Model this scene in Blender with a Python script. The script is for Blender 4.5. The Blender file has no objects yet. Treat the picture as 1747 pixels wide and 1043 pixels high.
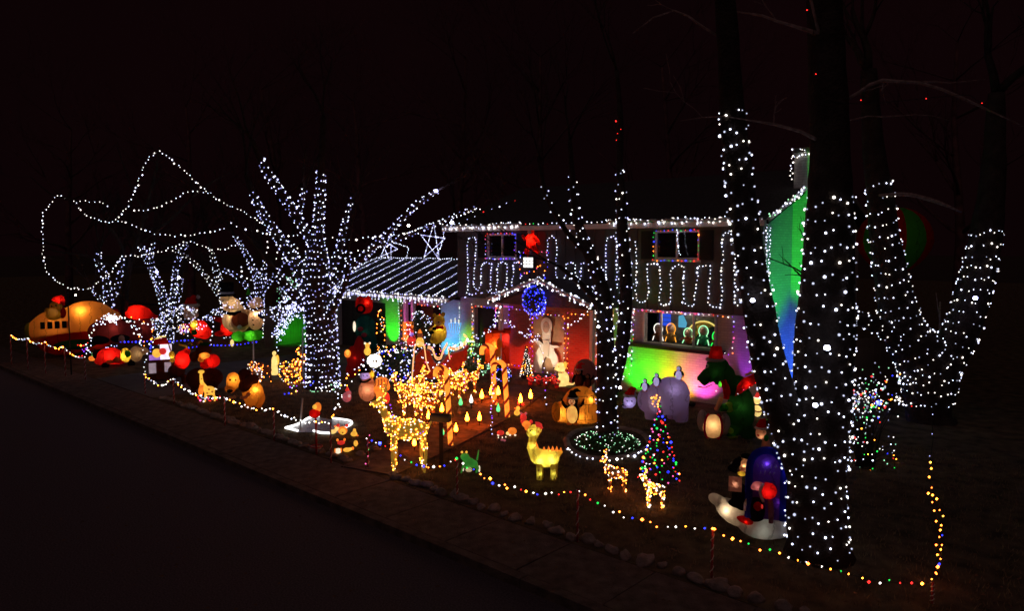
import bpy, math, random
from mathutils import Vector, Matrix, Quaternion, noise

sc = bpy.context.scene
rnd = random.Random(7)

# ------------------------------------------------------------------ camera
CAM_H = 4.6                       # metres above the lawn
FOC = 1250.0                      # focal length in pixels of a 1747 px wide frame
PITCH = math.atan(101.5 / FOC)    # looking slightly down
cam_d = bpy.data.cameras.new('camera')
cam_d.sensor_width = 36.0
cam_d.lens = 36.0 * FOC / 1747.0
cam_d.clip_start = 0.1
cam_d.clip_end = 600.0
cam = bpy.data.objects.new('camera', cam_d)
sc.collection.objects.link(cam)
cam.location = (0, 0, CAM_H)
cam.rotation_euler = (math.pi / 2 - PITCH, 0, 0)
sc.camera = cam

# ------------------------------------------------------------------ night sky
world = bpy.data.worlds.new('World')
sc.world = world
world.use_nodes = True
wt = world.node_tree
bg = wt.nodes['Background']
sky_noise = wt.nodes.new('ShaderNodeTexNoise')
sky_noise.inputs['Scale'].default_value = 2.2
sky_noise.inputs['Detail'].default_value = 3.0
sky_ramp = wt.nodes.new('ShaderNodeValToRGB')
sky_ramp.color_ramp.elements[0].position = 0.3
sky_ramp.color_ramp.elements[0].color = (0.0028, 0.0008, 0.0011, 1)
sky_ramp.color_ramp.elements[1].position = 0.75
sky_ramp.color_ramp.elements[1].color = (0.0044, 0.0011, 0.0015, 1)
wt.links.new(sky_noise.outputs['Fac'], sky_ramp.inputs['Fac'])
wt.links.new(sky_ramp.outputs['Color'], bg.inputs['Color'])
bg.inputs['Strength'].default_value = 1.0

# soft sun lamp added to lift the dark road, from behind the camera
sun_d = bpy.data.lights.new('fill_sun', 'SUN')
sun_d.energy = 0.13
sun_d.angle = math.radians(60)
sun_d.color = (1.0, 0.62, 0.62)
sun = bpy.data.objects.new('fill_sun', sun_d)
sc.collection.objects.link(sun)
sun.rotation_euler = Vector((0.25, 0.55, -0.8)).to_track_quat('-Z', 'Y').to_euler()

# ------------------------------------------------------------------ exposure / sampling
sc.view_settings.view_transform = 'Standard'
sc.view_settings.look = 'None'
sc.view_settings.exposure = 0.0
sc.view_settings.gamma = 1.0
sc.view_settings.use_curve_mapping = False
sc.render.engine = 'CYCLES'
cy = sc.cycles
cy.use_denoising = True
try:
    cy.denoiser = 'OPENIMAGEDENOISE'
    cy.denoising_input_passes = 'RGB_ALBEDO_NORMAL'
except Exception:
    pass
cy.use_adaptive_sampling = False
cy.max_bounces = 4
cy.diffuse_bounces = 2
cy.glossy_bounces = 2
cy.transmission_bounces = 3
cy.transparent_max_bounces = 6
cy.sample_clamp_indirect = 1.5
cy.caustics_reflective = False
cy.caustics_refractive = False
cy.use_light_tree = True
cy.pixel_filter_type = 'BLACKMAN_HARRIS'
cy.filter_width = 1.6

# ------------------------------------------------------------------ places
def ray(px, py):
    x = (px - 873.5) / FOC
    v = -(py - 521.5) / FOC
    return Vector((x, math.cos(PITCH) + v * math.sin(PITCH), -math.sin(PITCH) + v * math.cos(PITCH)))

def G(px, py, z=0.0):
    """the point of the lawn (height z) seen there"""
    d = ray(px, py)
    t = (z - CAM_H) / d.z
    return Vector((d.x * t, d.y * t, z))

def P(px, py, Y):
    """a point at distance Y along the view"""
    d = ray(px, py)
    t = Y / d.y
    return Vector((d.x * t, Y, CAM_H + d.z * t))

HA = math.radians(-42.5)          # the house and the street run this way
HR = Vector((6.86, 20.1, 0))      # right front corner of the house
HU = Vector((math.cos(HA), math.sin(HA), 0))
HN = Vector((-math.sin(HA), math.cos(HA), 0))
def W(x, y, z=0.0):
    """house frame -> world"""
    return HR + HU * x + HN * y + Vector((0, 0, z))
def L(p):
    d = p - HR
    return Vector((d.dot(HU), d.dot(HN), p.z))
def F(px, py, y=0.0):
    """a point of the plane parallel to the facade, y in front (-) or behind (+); house frame"""
    d = ray(px, py)
    t = (HR.dot(HN) + y) / d.dot(HN)
    return L(Vector((d.x * t, d.y * t, CAM_H + d.z * t)))
def FW(px, py, y=0.0):
    v = F(px, py, y)
    return W(v.x, v.y, v.z)

# ------------------------------------------------------------------ materials
MATS = {}
def _new(name):
    m = bpy.data.materials.new(name)
    m.use_nodes = True
    nt = m.node_tree
    for n in list(nt.nodes):
        nt.nodes.remove(n)
    out = nt.nodes.new('ShaderNodeOutputMaterial')
    MATS[name] = m
    return m, nt, out

def solid(name, col, rough=0.8, var=0.25, scale=6.0, bump=0.0, bscale=None, metal=0.0, spec=0.3):
    """plain material with some wear in its colour and a little relief"""
    if name in MATS:
        return MATS[name]
    m, nt, out = _new(name)
    b = nt.nodes.new('ShaderNodeBsdfPrincipled')
    b.inputs['Roughness'].default_value = rough
    b.inputs['Metallic'].default_value = metal
    b.inputs['Specular IOR Level'].default_value = spec
    tc = nt.nodes.new('ShaderNodeTexCoord')
    nz = nt.nodes.new('ShaderNodeTexNoise')
    nz.inputs['Scale'].default_value = scale
    nz.inputs['Detail'].default_value = 5.0
    nt.links.new(tc.outputs['Object'], nz.inputs['Vector'])
    rp = nt.nodes.new('ShaderNodeValToRGB')
    rp.color_ramp.elements[0].position = 0.3
    rp.color_ramp.elements[1].position = 0.7
    lo = [max(0, c * (1 - var)) for c in col]
    hi = [min(1, c * (1 + var)) for c in col]
    rp.color_ramp.elements[0].color = (*lo, 1)
    rp.color_ramp.elements[1].color = (*hi, 1)
    nt.links.new(nz.outputs['Fac'], rp.inputs['Fac'])
    nt.links.new(rp.outputs['Color'], b.inputs['Base Color'])
    if bump:
        n2 = nt.nodes.new('ShaderNodeTexNoise')
        n2.inputs['Scale'].default_value = bscale or scale * 6
        n2.inputs['Detail'].default_value = 6.0
        nt.links.new(tc.outputs['Object'], n2.inputs['Vector'])
        bp = nt.nodes.new('ShaderNodeBump')
        bp.inputs['Strength'].default_value = bump
        bp.inputs['Distance'].default_value = 0.05
        nt.links.new(n2.outputs['Fac'], bp.inputs['Height'])
        nt.links.new(bp.outputs['Normal'], b.inputs['Normal'])
    nt.links.new(b.outputs['BSDF'], out.inputs['Surface'])
    return m

def glow(name, col, strength, sampled=True):
    """something that gives off light: a bulb, a neon tube, a lit plastic figure"""
    if name in MATS:
        return MATS[name]
    m, nt, out = _new(name)
    e = nt.nodes.new('ShaderNodeEmission')
    e.inputs['Color'].default_value = (*col, 1)
    e.inputs['Strength'].default_value = strength
    nt.links.new(e.outputs['Emission'], out.inputs['Surface'])
    m.cycles.emission_sampling = 'FRONT' if sampled else 'NONE'
    return m

def plastic(name, col, strength, var=0.35, scale=9.0):
    """blow-moulded plastic lit from inside: uneven light through a thin coloured skin"""
    if name in MATS:
        return MATS[name]
    m, nt, out = _new(name)
    b = nt.nodes.new('ShaderNodeBsdfPrincipled')
    b.inputs['Base Color'].default_value = (*col, 1)
    b.inputs['Roughness'].default_value = 0.45
    b.inputs['Emission Color'].default_value = (*col, 1)
    tc = nt.nodes.new('ShaderNodeTexCoord')
    nz = nt.nodes.new('ShaderNodeTexNoise')
    nz.inputs['Scale'].default_value = scale
    nz.inputs['Detail'].default_value = 3.0
    nt.links.new(tc.outputs['Object'], nz.inputs['Vector'])
    mr = nt.nodes.new('ShaderNodeMapRange')
    mr.inputs['From Min'].default_value = 0.3
    mr.inputs['From Max'].default_value = 0.7
    mr.inputs['To Min'].default_value = strength * (1 - var)
    mr.inputs['To Max'].default_value = strength * (1 + var)
    nt.links.new(nz.outputs['Fac'], mr.inputs['Value'])
    nt.links.new(mr.outputs['Result'], b.inputs['Emission Strength'])
    nt.links.new(b.outputs['BSDF'], out.inputs['Surface'])
    m.cycles.emission_sampling = 'FRONT'
    return m

def fabric(name, col, trans=0.6):
    """thin nylon of an inflatable: lets the lamp inside shine through"""
    if name in MATS:
        return MATS[name]
    m, nt, out = _new(name)
    d = nt.nodes.new('ShaderNodeBsdfDiffuse')
    t = nt.nodes.new('ShaderNodeBsdfTranslucent')
    mx = nt.nodes.new('ShaderNodeMixShader')
    tc = nt.nodes.new('ShaderNodeTexCoord')
    nz = nt.nodes.new('ShaderNodeTexNoise')
    nz.inputs['Scale'].default_value = 5.0
    nz.inputs['Detail'].default_value = 4.0
    nt.links.new(tc.outputs['Object'], nz.inputs['Vector'])
    bp = nt.nodes.new('ShaderNodeBump')
    bp.inputs['Strength'].default_value = 0.7
    bp.inputs['Distance'].default_value = 0.08
    nt.links.new(nz.outputs['Fac'], bp.inputs['Height'])
    nt.links.new(bp.outputs['Normal'], d.inputs['Normal'])
    nt.links.new(bp.outputs['Normal'], t.inputs['Normal'])
    # sewn panels: thin darker seams and slightly uneven dye
    sp = nt.nodes.new('ShaderNodeSeparateXYZ')
    nt.links.new(tc.outputs['Object'], sp.inputs['Vector'])
    ad = nt.nodes.new('ShaderNodeMath'); ad.operation = 'MULTIPLY_ADD'
    ad.inputs[1].default_value = 0.35
    nt.links.new(nz.outputs['Fac'], ad.inputs[0]); nt.links.new(sp.outputs['X'], ad.inputs[2])
    pp = nt.nodes.new('ShaderNodeMath'); pp.operation = 'PINGPONG'; pp.inputs[1].default_value = 0.2
    nt.links.new(ad.outputs[0], pp.inputs[0])
    mr = nt.nodes.new('ShaderNodeMapRange')
    mr.inputs['From Min'].default_value = 0.0; mr.inputs['From Max'].default_value = 0.022
    mr.inputs['To Min'].default_value = 0.55; mr.inputs['To Max'].default_value = 1.0
    nt.links.new(pp.outputs[0], mr.inputs['Value'])
    cm = nt.nodes.new('ShaderNodeMix'); cm.data_type = 'RGBA'; cm.blend_type = 'MULTIPLY'
    cm.inputs['Factor'].default_value = 1.0
    for ci in cm.inputs:
        if ci.type == 'RGBA' and ci.name == 'A':
            ci.default_value = (*col, 1)
    cb = [ci for ci in cm.inputs if ci.type == 'RGBA' and ci.name == 'B'][0]
    nt.links.new(mr.outputs['Result'], cb)
    co = [c_ for c_ in cm.outputs if c_.type == 'RGBA'][0]
    nt.links.new(co, d.inputs['Color'])
    nt.links.new(co, t.inputs['Color'])
    mx.inputs['Fac'].default_value = trans
    nt.links.new(d.outputs['BSDF'], mx.inputs[1])
    nt.links.new(t.outputs['BSDF'], mx.inputs[2])
    nt.links.new(mx.outputs['Shader'], out.inputs['Surface'])
    return m

def brick_mat(name, c1, c2, mortar):
    m, nt, out = _new(name)
    b = nt.nodes.new('ShaderNodeBsdfPrincipled')
    b.inputs['Roughness'].default_value = 0.85
    b.inputs['Specular IOR Level'].default_value = 0.2
    tc = nt.nodes.new('ShaderNodeTexCoord')
    sp = nt.nodes.new('ShaderNodeSeparateXYZ')
    cb = nt.nodes.new('ShaderNodeCombineXYZ')
    add = nt.nodes.new('ShaderNodeMath'); add.operation = 'ADD'
    nt.links.new(tc.outputs['Object'], sp.inputs['Vector'])
    nt.links.new(sp.outputs['X'], add.inputs[0]); nt.links.new(sp.outputs['Y'], add.inputs[1])
    nt.links.new(add.outputs[0], cb.inputs['X']); nt.links.new(sp.outputs['Z'], cb.inputs['Y'])
    br = nt.nodes.new('ShaderNodeTexBrick')
    br.inputs['Scale'].default_value = 1.0
    br.inputs['Brick Width'].default_value = 0.215
    br.inputs['Row Height'].default_value = 0.075
    br.inputs['Mortar Size'].default_value = 0.008
    br.inputs['Color1'].default_value = (*c1, 1)
    br.inputs['Color2'].default_value = (*c2, 1)
    br.inputs['Mortar'].default_value = (*mortar, 1)
    nt.links.new(cb.outputs['Vector'], br.inputs['Vector'])
    nt.links.new(br.outputs['Color'], b.inputs['Base Color'])
    bp = nt.nodes.new('ShaderNodeBump')
    bp.inputs['Strength'].default_value = 0.6
    bp.inputs['Distance'].default_value = 0.008
    bp.invert = True
    nt.links.new(br.outputs['Fac'], bp.inputs['Height'])
    nt.links.new(bp.outputs['Normal'], b.inputs['Normal'])
    nt.links.new(b.outputs['BSDF'], out.inputs['Surface'])
    return m

# bulbs
BULB = {
    'cool':  ((0.72, 0.76, 1.0), 4.8),
    'blueish': ((0.50, 0.50, 1.0), 4.4),
    'faint': ((0.70, 0.74, 1.0), 1.1),
    'faintblue': ((0.42, 0.42, 1.0), 1.4),
    'white': ((1.0, 0.92, 0.84), 4.0),
    'warm':  ((1.0, 0.24, 0.018), 22.0),
    'amber': ((1.0, 0.17, 0.02), 14.0),
    'gold':  ((1.0, 0.38, 0.035), 11.0),
    'red':   ((1.0, 0.025, 0.02), 3.4),
    'green': ((0.02, 1.0, 0.10), 2.0),
    'mint':  ((0.40, 1.0, 0.50), 2.4),
    'blue':  ((0.025, 0.035, 1.0), 5.0),
    'purple': ((0.26, 0.05, 1.0), 3.4),
    'pink':  ((1.0, 0.12, 0.36), 3.0),
}
def bulb(c):
    col, s = BULB[c]
    return glow('bulb_' + c, col, s)

# ------------------------------------------------------------------ mesh builder
ICO_V = []
_t = (1 + 5 ** 0.5) / 2
for a, b in ((-1, _t), (1, _t), (-1, -_t), (1, -_t)):
    ICO_V += [Vector((a, b, 0)), Vector((0, a, b)), Vector((b, 0, a))]
ICO_V = [v.normalized() for v in ICO_V]
def _ico_faces():
    import itertools
    e = min((ICO_V[0] - v).length for v in ICO_V[1:]) * 1.05
    fs = []
    for i, j, k in itertools.combinations(range(12), 3):
        if all((ICO_V[a] - ICO_V[b]).length < e for a, b in ((i, j), (j, k), (i, k))):
            n = (ICO_V[j] - ICO_V[i]).cross(ICO_V[k] - ICO_V[i])
            fs.append((i, j, k) if n.dot(ICO_V[i]) > 0 else (i, k, j))
    return fs
ICO_F = _ico_faces()
OCT_V = [Vector(v) for v in ((1, 0, 0), (-1, 0, 0), (0, 1, 0), (0, -1, 0), (0, 0, 1), (0, 0, -1))]
OCT_F = [(0, 2, 4), (2, 1, 4), (1, 3, 4), (3, 0, 4), (2, 0, 5), (1, 2, 5), (3, 1, 5), (0, 3, 5)]

def smooth_path(pts, step):
    """Catmull-Rom through the points, resampled at about STEP"""
    pts = [Vector(p) for p in pts]
    if len(pts) < 3:
        d = []
        for a, b in zip(pts, pts[1:]):
            n = max(1, int((b - a).length / step))
            d += [a.lerp(b, i / n) for i in range(n)]
        return d + [pts[-1]]
    q = [pts[0] * 2 - pts[1]] + pts + [pts[-1] * 2 - pts[-2]]
    out = []
    for i in range(1, len(q) - 2):
        p0, p1, p2, p3 = q[i - 1], q[i], q[i + 1], q[i + 2]
        n = max(1, int((p2 - p1).length / step))
        for k in range(n):
            t = k / n
            out.append(0.5 * ((2 * p1) + (p2 - p0) * t + (2 * p0 - 5 * p1 + 4 * p2 - p3) * t * t + (3 * p1 - p0 - 3 * p2 + p3) * t ** 3))
    return out + [pts[-1]]

def even(pts, spacing):
    """points at even spacing along a polyline"""
    out, carry = [], 0.0
    for a, b in zip(pts, pts[1:]):
        l = (b - a).length
        d = carry
        while d < l:
            out.append(a.lerp(b, d / l))
            d += spacing
        carry = d - l
    return out

class MB:
    def __init__(s):
        s.v, s.f = [], []
    def add(s, vs, fs):
        o = len(s.v)
        s.v += [tuple(v) for v in vs]
        s.f += [tuple(i + o for i in f) for f in fs]
        return s
    def ell(s, c, r, rot=None, seg=16, ring=10):
        c = Vector(c)
        if not hasattr(r, '__len__'):
            r = (r, r, r)
        vs, fs = [], []
        for j in range(1, ring):
            th = math.pi * j / ring
            for i in range(seg):
                ph = 2 * math.pi * i / seg
                vs.append(Vector((r[0] * math.sin(th) * math.cos(ph), r[1] * math.sin(th) * math.sin(ph), r[2] * math.cos(th))))
        vs += [Vector((0, 0, r[2])), Vector((0, 0, -r[2]))]
        top, bot = len(vs) - 2, len(vs) - 1
        for j in range(ring - 2):
            for i in range(seg):
                a, b = j * seg + i, j * seg + (i + 1) % seg
                fs.append((a, a + seg, b + seg, b))
        for i in range(seg):
            fs.append((top, i, (i + 1) % seg))
            q = (ring - 2) * seg
            fs.append((bot, q + (i + 1) % seg, q + i))
        if rot is not None:
            vs = [rot @ v for v in vs]
        return s.add([v + c for v in vs], fs)
    def tube(s, pts, r, n=8, flat=1.0):
        pts = [Vector(p) for p in pts]
        m = len(pts)
        if not hasattr(r, '__len__'):
            r = [r] * m
        vs, fs = [], []
        up = Vector((0.13, 0.21, 1)).normalized()
        prev = None
        for i, p in enumerate(pts):
            t = (pts[min(i + 1, m - 1)] - pts[max(i - 1, 0)])
            t = t.normalized() if t.length > 1e-9 else Vector((0, 0, 1))
            if prev is None:
                a = t.cross(up)
                if a.length < 0.05:
                    a = t.cross(Vector((1, 0, 0)))
                a.normalize()
            else:
                a = (prev - t * prev.dot(t))
                a = a.normalized() if a.length > 1e-6 else t.orthogonal().normalized()
            prev = a
            b = t.cross(a)
            for k in range(n):
                an = 2 * math.pi * k / n
                vs.append(p + a * (math.cos(an) * r[i]) + b * (math.sin(an) * r[i] * flat))
        for i in range(m - 1):
            for k in range(n):
                x, y = i * n + k, i * n + (k + 1) % n
                fs.append((x, y, y + n, x + n))
        fs.append(tuple(reversed(range(n))))
        fs.append(tuple((m - 1) * n + k for k in range(n)))
        return s.add(vs, fs)
    def box(s, c, size, rot=None, taper=1.0):
        c = Vector(c)
        x, y, z = size[0] / 2, size[1] / 2, size[2] / 2
        vs = [Vector((a * x * (taper if g > 0 else 1), b * y * (taper if g > 0 else 1), g * z)) for g in (-1, 1) for a, b in ((-1, -1), (1, -1), (1, 1), (-1, 1))]
        if rot is not None:
            vs = [rot @ v for v in vs]
        return s.add([v + c for v in vs], [(3, 2, 1, 0), (4, 5, 6, 7), (0, 1, 5, 4), (1, 2, 6, 5), (2, 3, 7, 6), (3, 0, 4, 7)])
    def bounds(s, x0, x1, y0, y1, z0, z1):
        return s.box(((x0 + x1) / 2, (y0 + y1) / 2, (z0 + z1) / 2), (x1 - x0, y1 - y0, z1 - z0))
    def prism(s, outline, y0, y1):
        """outline in x,z, extruded along y"""
        n = len(outline)
        ar = sum(outline[i][0] * outline[(i + 1) % n][1] - outline[(i + 1) % n][0] * outline[i][1] for i in range(n))
        if ar < 0:
            outline = outline[::-1]
        vs = [(x, y0, z) for x, z in outline] + [(x, y1, z) for x, z in outline]
        fs = [tuple(range(n)), tuple(range(2 * n - 1, n - 1, -1))]
        fs += [(i, i + n, (i + 1) % n + n, (i + 1) % n) for i in range(n)]
        return s.add(vs, fs)
    def lathe(s, prof, c=(0, 0, 0), n=16):
        c = Vector(c)
        vs, fs = [], []
        for r, z in prof:
            for k in range(n):
                a = 2 * math.pi * k / n
                vs.append(c + Vector((r * math.cos(a), r * math.sin(a), z)))
        for i in range(len(prof) - 1):
            for k in range(n):
                x, y = i * n + k, i * n + (k + 1) % n
                fs.append((x, y, y + n, x + n))
        fs.append(tuple(reversed(range(n))))
        fs.append(tuple((len(prof) - 1) * n + k for k in range(n)))
        return s.add(vs, fs)
    def bulbs(s, pts, r, fine=False):
        V0, F0 = (ICO_V, ICO_F) if fine else (OCT_V, OCT_F)
        for p in pts:
            k = r * 0.84 * (rnd.uniform(0.6, 1.0) if rnd.random() < .85 else rnd.uniform(1.1, 1.5))
            s.add([Vector(p) + v * k for v in V0], F0)
        return s
    def mesh(s, name, smooth=True):
        me = bpy.data.meshes.new(name)
        me.from_pydata(s.v, [], s.f)
        if smooth:
            me.polygons.foreach_set('use_smooth', [True] * len(me.polygons))
        me.update()
        return me
    def build(s, name, m, parent=None, smooth=True, kind=None, label=None):
        o = bpy.data.objects.new(name, s.mesh(name, smooth))
        if m is not None:
            o.data.materials.append(m)
        sc.collection.objects.link(o)
        o.parent = parent
        if kind:
            o['kind'] = kind
        if label:
            o['label'] = label
        return o

def thing(name, label, cat, loc=(0, 0, 0), rz=0.0, group=None):
    o = bpy.data.objects.new(name, None)
    o.empty_display_size = 0.2
    sc.collection.objects.link(o)
    o.location = loc
    o.rotation_euler = (0, 0, rz)
    o['label'] = label
    o['category'] = cat
    if group:
        o['group'] = group
    return o

def tag(o, label, cat, group=None):
    o['label'] = label
    o['category'] = cat
    if group:
        o['group'] = group
    return o

def light(kind, name, parent, loc, power, col, radius=0.05, aim=None, cone=None, blend=0.6):
    d = bpy.data.lights.new(name, kind)
    d.energy = power
    d.color = col
    d.shadow_soft_size = radius
    o = bpy.data.objects.new(name, d)
    sc.collection.objects.link(o)
    o.parent = parent
    o.location = loc
    if kind == 'SPOT':
        d.spot_size = cone
        d.spot_blend = blend
        o.rotation_euler = Vector(aim).to_track_quat('-Z', 'Y').to_euler()
    return o

# light strings ------------------------------------------------------
WIRE = solid('dark_green_wire', (0.012, 0.02, 0.012), 0.6, 0.1)
WIREW = solid('white_wire', (0.5, 0.5, 0.5), 0.6, 0.1)
def bulbs_on(root, pts, colors, r, fine=False, jit=0.012):
    """bulbs at the points (root frame); COLORS is a name or a list to mix"""
    if isinstance(colors, str):
        colors = [colors]
    sets = {}
    for i, p in enumerate(pts):
        q = Vector(p) + Vector((rnd.uniform(-jit, jit), rnd.uniform(-jit, jit), rnd.uniform(-jit, jit)))
        sets.setdefault(rnd.choice(colors), []).append(q)
    for c, ps in sets.items():
        MB().bulbs(ps, r, fine).build('bulbs', bulb(c), root, kind='stuff')

def light_string(name, label, pts, spacing=0.15, colors='cool', r=0.026, group=None, curve=True, jit=0.02, wire=WIRE, cat='string lights', fine=False, breaks=None, thick=0.005):
    lines = pts if breaks else [pts]
    o0 = Vector(lines[0][0])
    root = thing(name, label, cat, o0, 0, group)
    w, bp = MB(), []
    for ln in lines:
        ln = [Vector(p) - o0 for p in ln]
        ln = smooth_path(ln, 0.25) if curve else ln
        w.tube(ln, thick, 3)
        bp += even(ln, spacing)
    w.build('wire', wire, root)
    bulbs_on(root, bp, colors, r, fine, jit)
    return root
# ------------------------------------------------------------------ ground, road, pavement
M_LAWN = solid('winter_lawn', (0.105, 0.078, 0.045), 0.95, 0.55, 3.0, 0.9, 60.0, spec=0.1)
M_ROAD = solid('asphalt', (0.115, 0.092, 0.105), 0.9, 0.5, 40.0, 0.9, 60.0, spec=0.2)
M_CONC = solid('concrete', (0.115, 0.085, 0.07), 0.95, 0.45, 4.5, 0.8, 45.0, spec=0.2)
M_DRIVE = solid('worn_driveway', (0.10, 0.095, 0.088), 0.9, 0.3, 1.1, 0.4, 60.0, spec=0.2)
M_STONE = solid('field_stone', (0.19, 0.155, 0.14), 0.85, 0.4, 7.0, 0.5, 30.0)
M_EARTH = solid('mulch', (0.05, 0.035, 0.025), 0.95, 0.5, 9.0, 0.9, 50.0)

def struct(name, mb, m, smooth=False):
    o = mb.build(name, m, None, smooth)
    o.location = HR
    o.rotation_euler = (0, 0, HA)
    o['kind'] = 'structure'
    return o

struct('ground', MB().bounds(-400, 400, -400, 400, -0.4, -0.17), M_EARTH)
struct('road', MB().bounds(-300, 200, -24.0, -12.17, -0.3, -0.125), M_ROAD)
struct('lawn', MB().bounds(-120, 90, -10.68, 90, -0.3, 0.0), M_LAWN)
walkway = bpy.data.objects.new('pavement', MB().bounds(-60, 30, -12.0, -10.68, -0.3, -0.03).mesh('pavement', False))
walkway.data.materials.append(M_EARTH)
sc.collection.objects.link(walkway)
walkway.location = HR; walkway.rotation_euler = (0, 0, HA); walkway['kind'] = 'structure'
slab_me = MB().bounds(-0.74, 0.74, -0.64, 0.64, -0.06, 0.0).mesh('slab', False)
slab_me.materials.append(M_CONC)
for i in range(36):
    o = bpy.data.objects.new('slab', slab_me)
    sc.collection.objects.link(o); o.parent = walkway
    o.location = (-38 + i * 1.5, -11.34, rnd.uniform(-0.004, 0.006))
    o.rotation_euler = (rnd.uniform(-.004, .004), rnd.uniform(-.003, .003), rnd.uniform(-.003, .003))
kerb = MB()
for i in range(24):
    x = -46 + i * 3.0
    kerb.bounds(x, x + 2.985, -12.17, -12.005, -0.3, 0.005 + rnd.uniform(-.004, .004))
struct('kerb', kerb, M_CONC)
struct('driveway', MB().bounds(-19.2, -14.3, -10.66, 0.0, -0.05, 0.008), M_DRIVE)
# front walk, bending up to the porch
def ribbon(path, width, z0, z1):
    mb = MB()
    vs, fs = [], []
    n = len(path)
    for i, (x, y) in enumerate(path):
        a, b = path[max(0, i - 1)], path[min(n - 1, i + 1)]
        t = Vector((b[0] - a[0], b[1] - a[1], 0)).normalized()
        s = Vector((t.y, -t.x, 0)) * width / 2
        for sg in (-1, 1):
            vs += [Vector((x, y, z0)) + s * sg, Vector((x, y, z1)) + s * sg]
    for i in range(n - 1):
        o = i * 4
        fs += [(o + 1, o + 3, o + 7, o + 5), (o, o + 1, o + 5, o + 4), (o + 3, o + 2, o + 6, o + 7)]
    fs += [(0, 2, 3, 1), (n * 4 - 4, n * 4 - 3, n * 4 - 1, n * 4 - 2)]
    return mb.add(vs, fs)
WALK = [(v.x, v.y) for v in smooth_path([(-3.55, -10.66, 0), (-4.2, -8.4, 0), (-5.3, -5.2, 0), (-6.5, -2.6, 0), (-6.9, -1.5, 0)], 0.4)]
struct('path', ribbon(WALK, 1.35, -0.05, 0.03), M_CONC)
struct('porch_floor', MB().bounds(-9.6, -4.8, -1.55, -0.001, -0.05, 0.16), M_CONC)

# edging stones: rounded field stones to the right of the walk, smaller ones to the left
def stone_mesh(seed, sx, sy, sz):
    mb = MB().ell((0, 0, 0), 1.0, seg=10, ring=7)
    vs = []
    for v in mb.v:
        v = Vector(v)
        k = 1 + 0.45 * noise.noise(v * 1.1 + Vector((seed * 7.1, 0, 0))) + .16 * noise.noise(v * 3.1 + Vector((seed * 3.3, 5, 0)))
        vs.append((v.x * sx * k, v.y * sy * k, max(-0.25 * sz, v.z * sz * k)))
    mb.v = vs
    me = mb.mesh('edging_stone')
    me.materials.append(M_STONE)
    return me
STONES = [stone_mesh(i, rnd.uniform(.12, .2), rnd.uniform(.1, .15), rnd.uniform(.09, .14)) for i in range(6)]
def stone(name, x, y, k, label, group):
    o = bpy.data.objects.new(name, rnd.choice(STONES))
    sc.collection.objects.link(o)
    o.location = W(x, y, 0.02 * k)
    o.rotation_euler = (rnd.uniform(-.2, .2), rnd.uniform(-.2, .2), rnd.uniform(0, 6.28))
    o.scale = (k * rnd.uniform(.8, 1.25),) * 3
    tag(o, label, 'stone', group)
x = -3.0
while x < 7.0:
    stone('edging_stone', x, -10.5 + rnd.uniform(-.08, .08), .78, 'rounded stone in the row edging the lawn along the pavement', 'stones edging the lawn')
    x += rnd.uniform(.2, .34)
x = -13.9
while x < -4.4:
    stone('edging_stone', x, -10.5 + rnd.uniform(-.04, .04), .8, 'small dark stone edging the lawn between driveway and walk', 'small stones between driveway and walk')
    x += rnd.uniform(.22, .28)
for i, (wx, wy) in enumerate(WALK[2:-2:1]):
    if i % 1 == 0:
        stone('edging_stone', wx - .86, wy - .2 + rnd.uniform(-.1, .1), .75, 'small stone lining the far side of the front walk', 'stones along the front walk')

# thin dry grass
def grass():
    mb = MB()
    vs, fs = [], []
    for i in range(26000):
        if i % 3:
            x, y = rnd.uniform(-4.5, 9.0), rnd.uniform(-10.3, -1.0)
        else:
            x, y = rnd.uniform(-14, -5), rnd.uniform(-10.3, -2.0)
        if any((x - a) ** 2 + (y - b) ** 2 < .62 for a, b in WALK[::2]):
            continue
        a = rnd.uniform(0, 6.28); h = rnd.uniform(.03, .09); w = .008
        dx, dy = math.cos(a) * w, math.sin(a) * w
        o = len(vs)
        lx, ly = rnd.uniform(-.04, .04), rnd.uniform(-.04, .04)
        vs += [(x - dx, y - dy, 0), (x + dx, y + dy, 0), (x + lx, y + ly, h)]
        fs.append((o, o + 1, o + 2))
    return mb.add(vs, fs)
go = grass().build('grass', solid('dry_grass', (0.2, 0.15, 0.08), 0.9, .4, 4.0), None, False)
go.location = HR; go.rotation_euler = (0, 0, HA)
go['kind'] = 'stuff'; go['label'] = 'thin dry winter grass across the front lawn'; go['category'] = 'grass'
lf = MB()
for i in range(2600):
    x, y = rnd.uniform(-6, 9.0), rnd.uniform(-10.3, -1.0)
    if rnd.random() < .12:
        y = rnd.uniform(-16, -10.7)
    a = rnd.uniform(0, 6.28); w = rnd.uniform(.02, .045)
    z = .035 if y > -10.7 else (.012 if y > -12 else -.118)
    z += rnd.uniform(0, .02)
    c, s_ = math.cos(a) * w, math.sin(a) * w
    lf.add([(x - c, y - s_, z), (x + s_ * .6, y - c * .6, z + rnd.uniform(0, .02)), (x + c, y + s_, z), (x - s_ * .6, y + c * .6, z + rnd.uniform(0, .02))], [(0, 1, 2, 3)])
lo = lf.build('leaves', solid('fallen_leaf', (0.14, 0.08, 0.045), 0.9, .5, 2.0), None, False)
lo.location = HR; lo.rotation_euler = (0, 0, HA)
lo['kind'] = 'stuff'; lo['label'] = 'fallen leaves scattered over the lawn and road'; lo['category'] = 'leaves'

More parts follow.
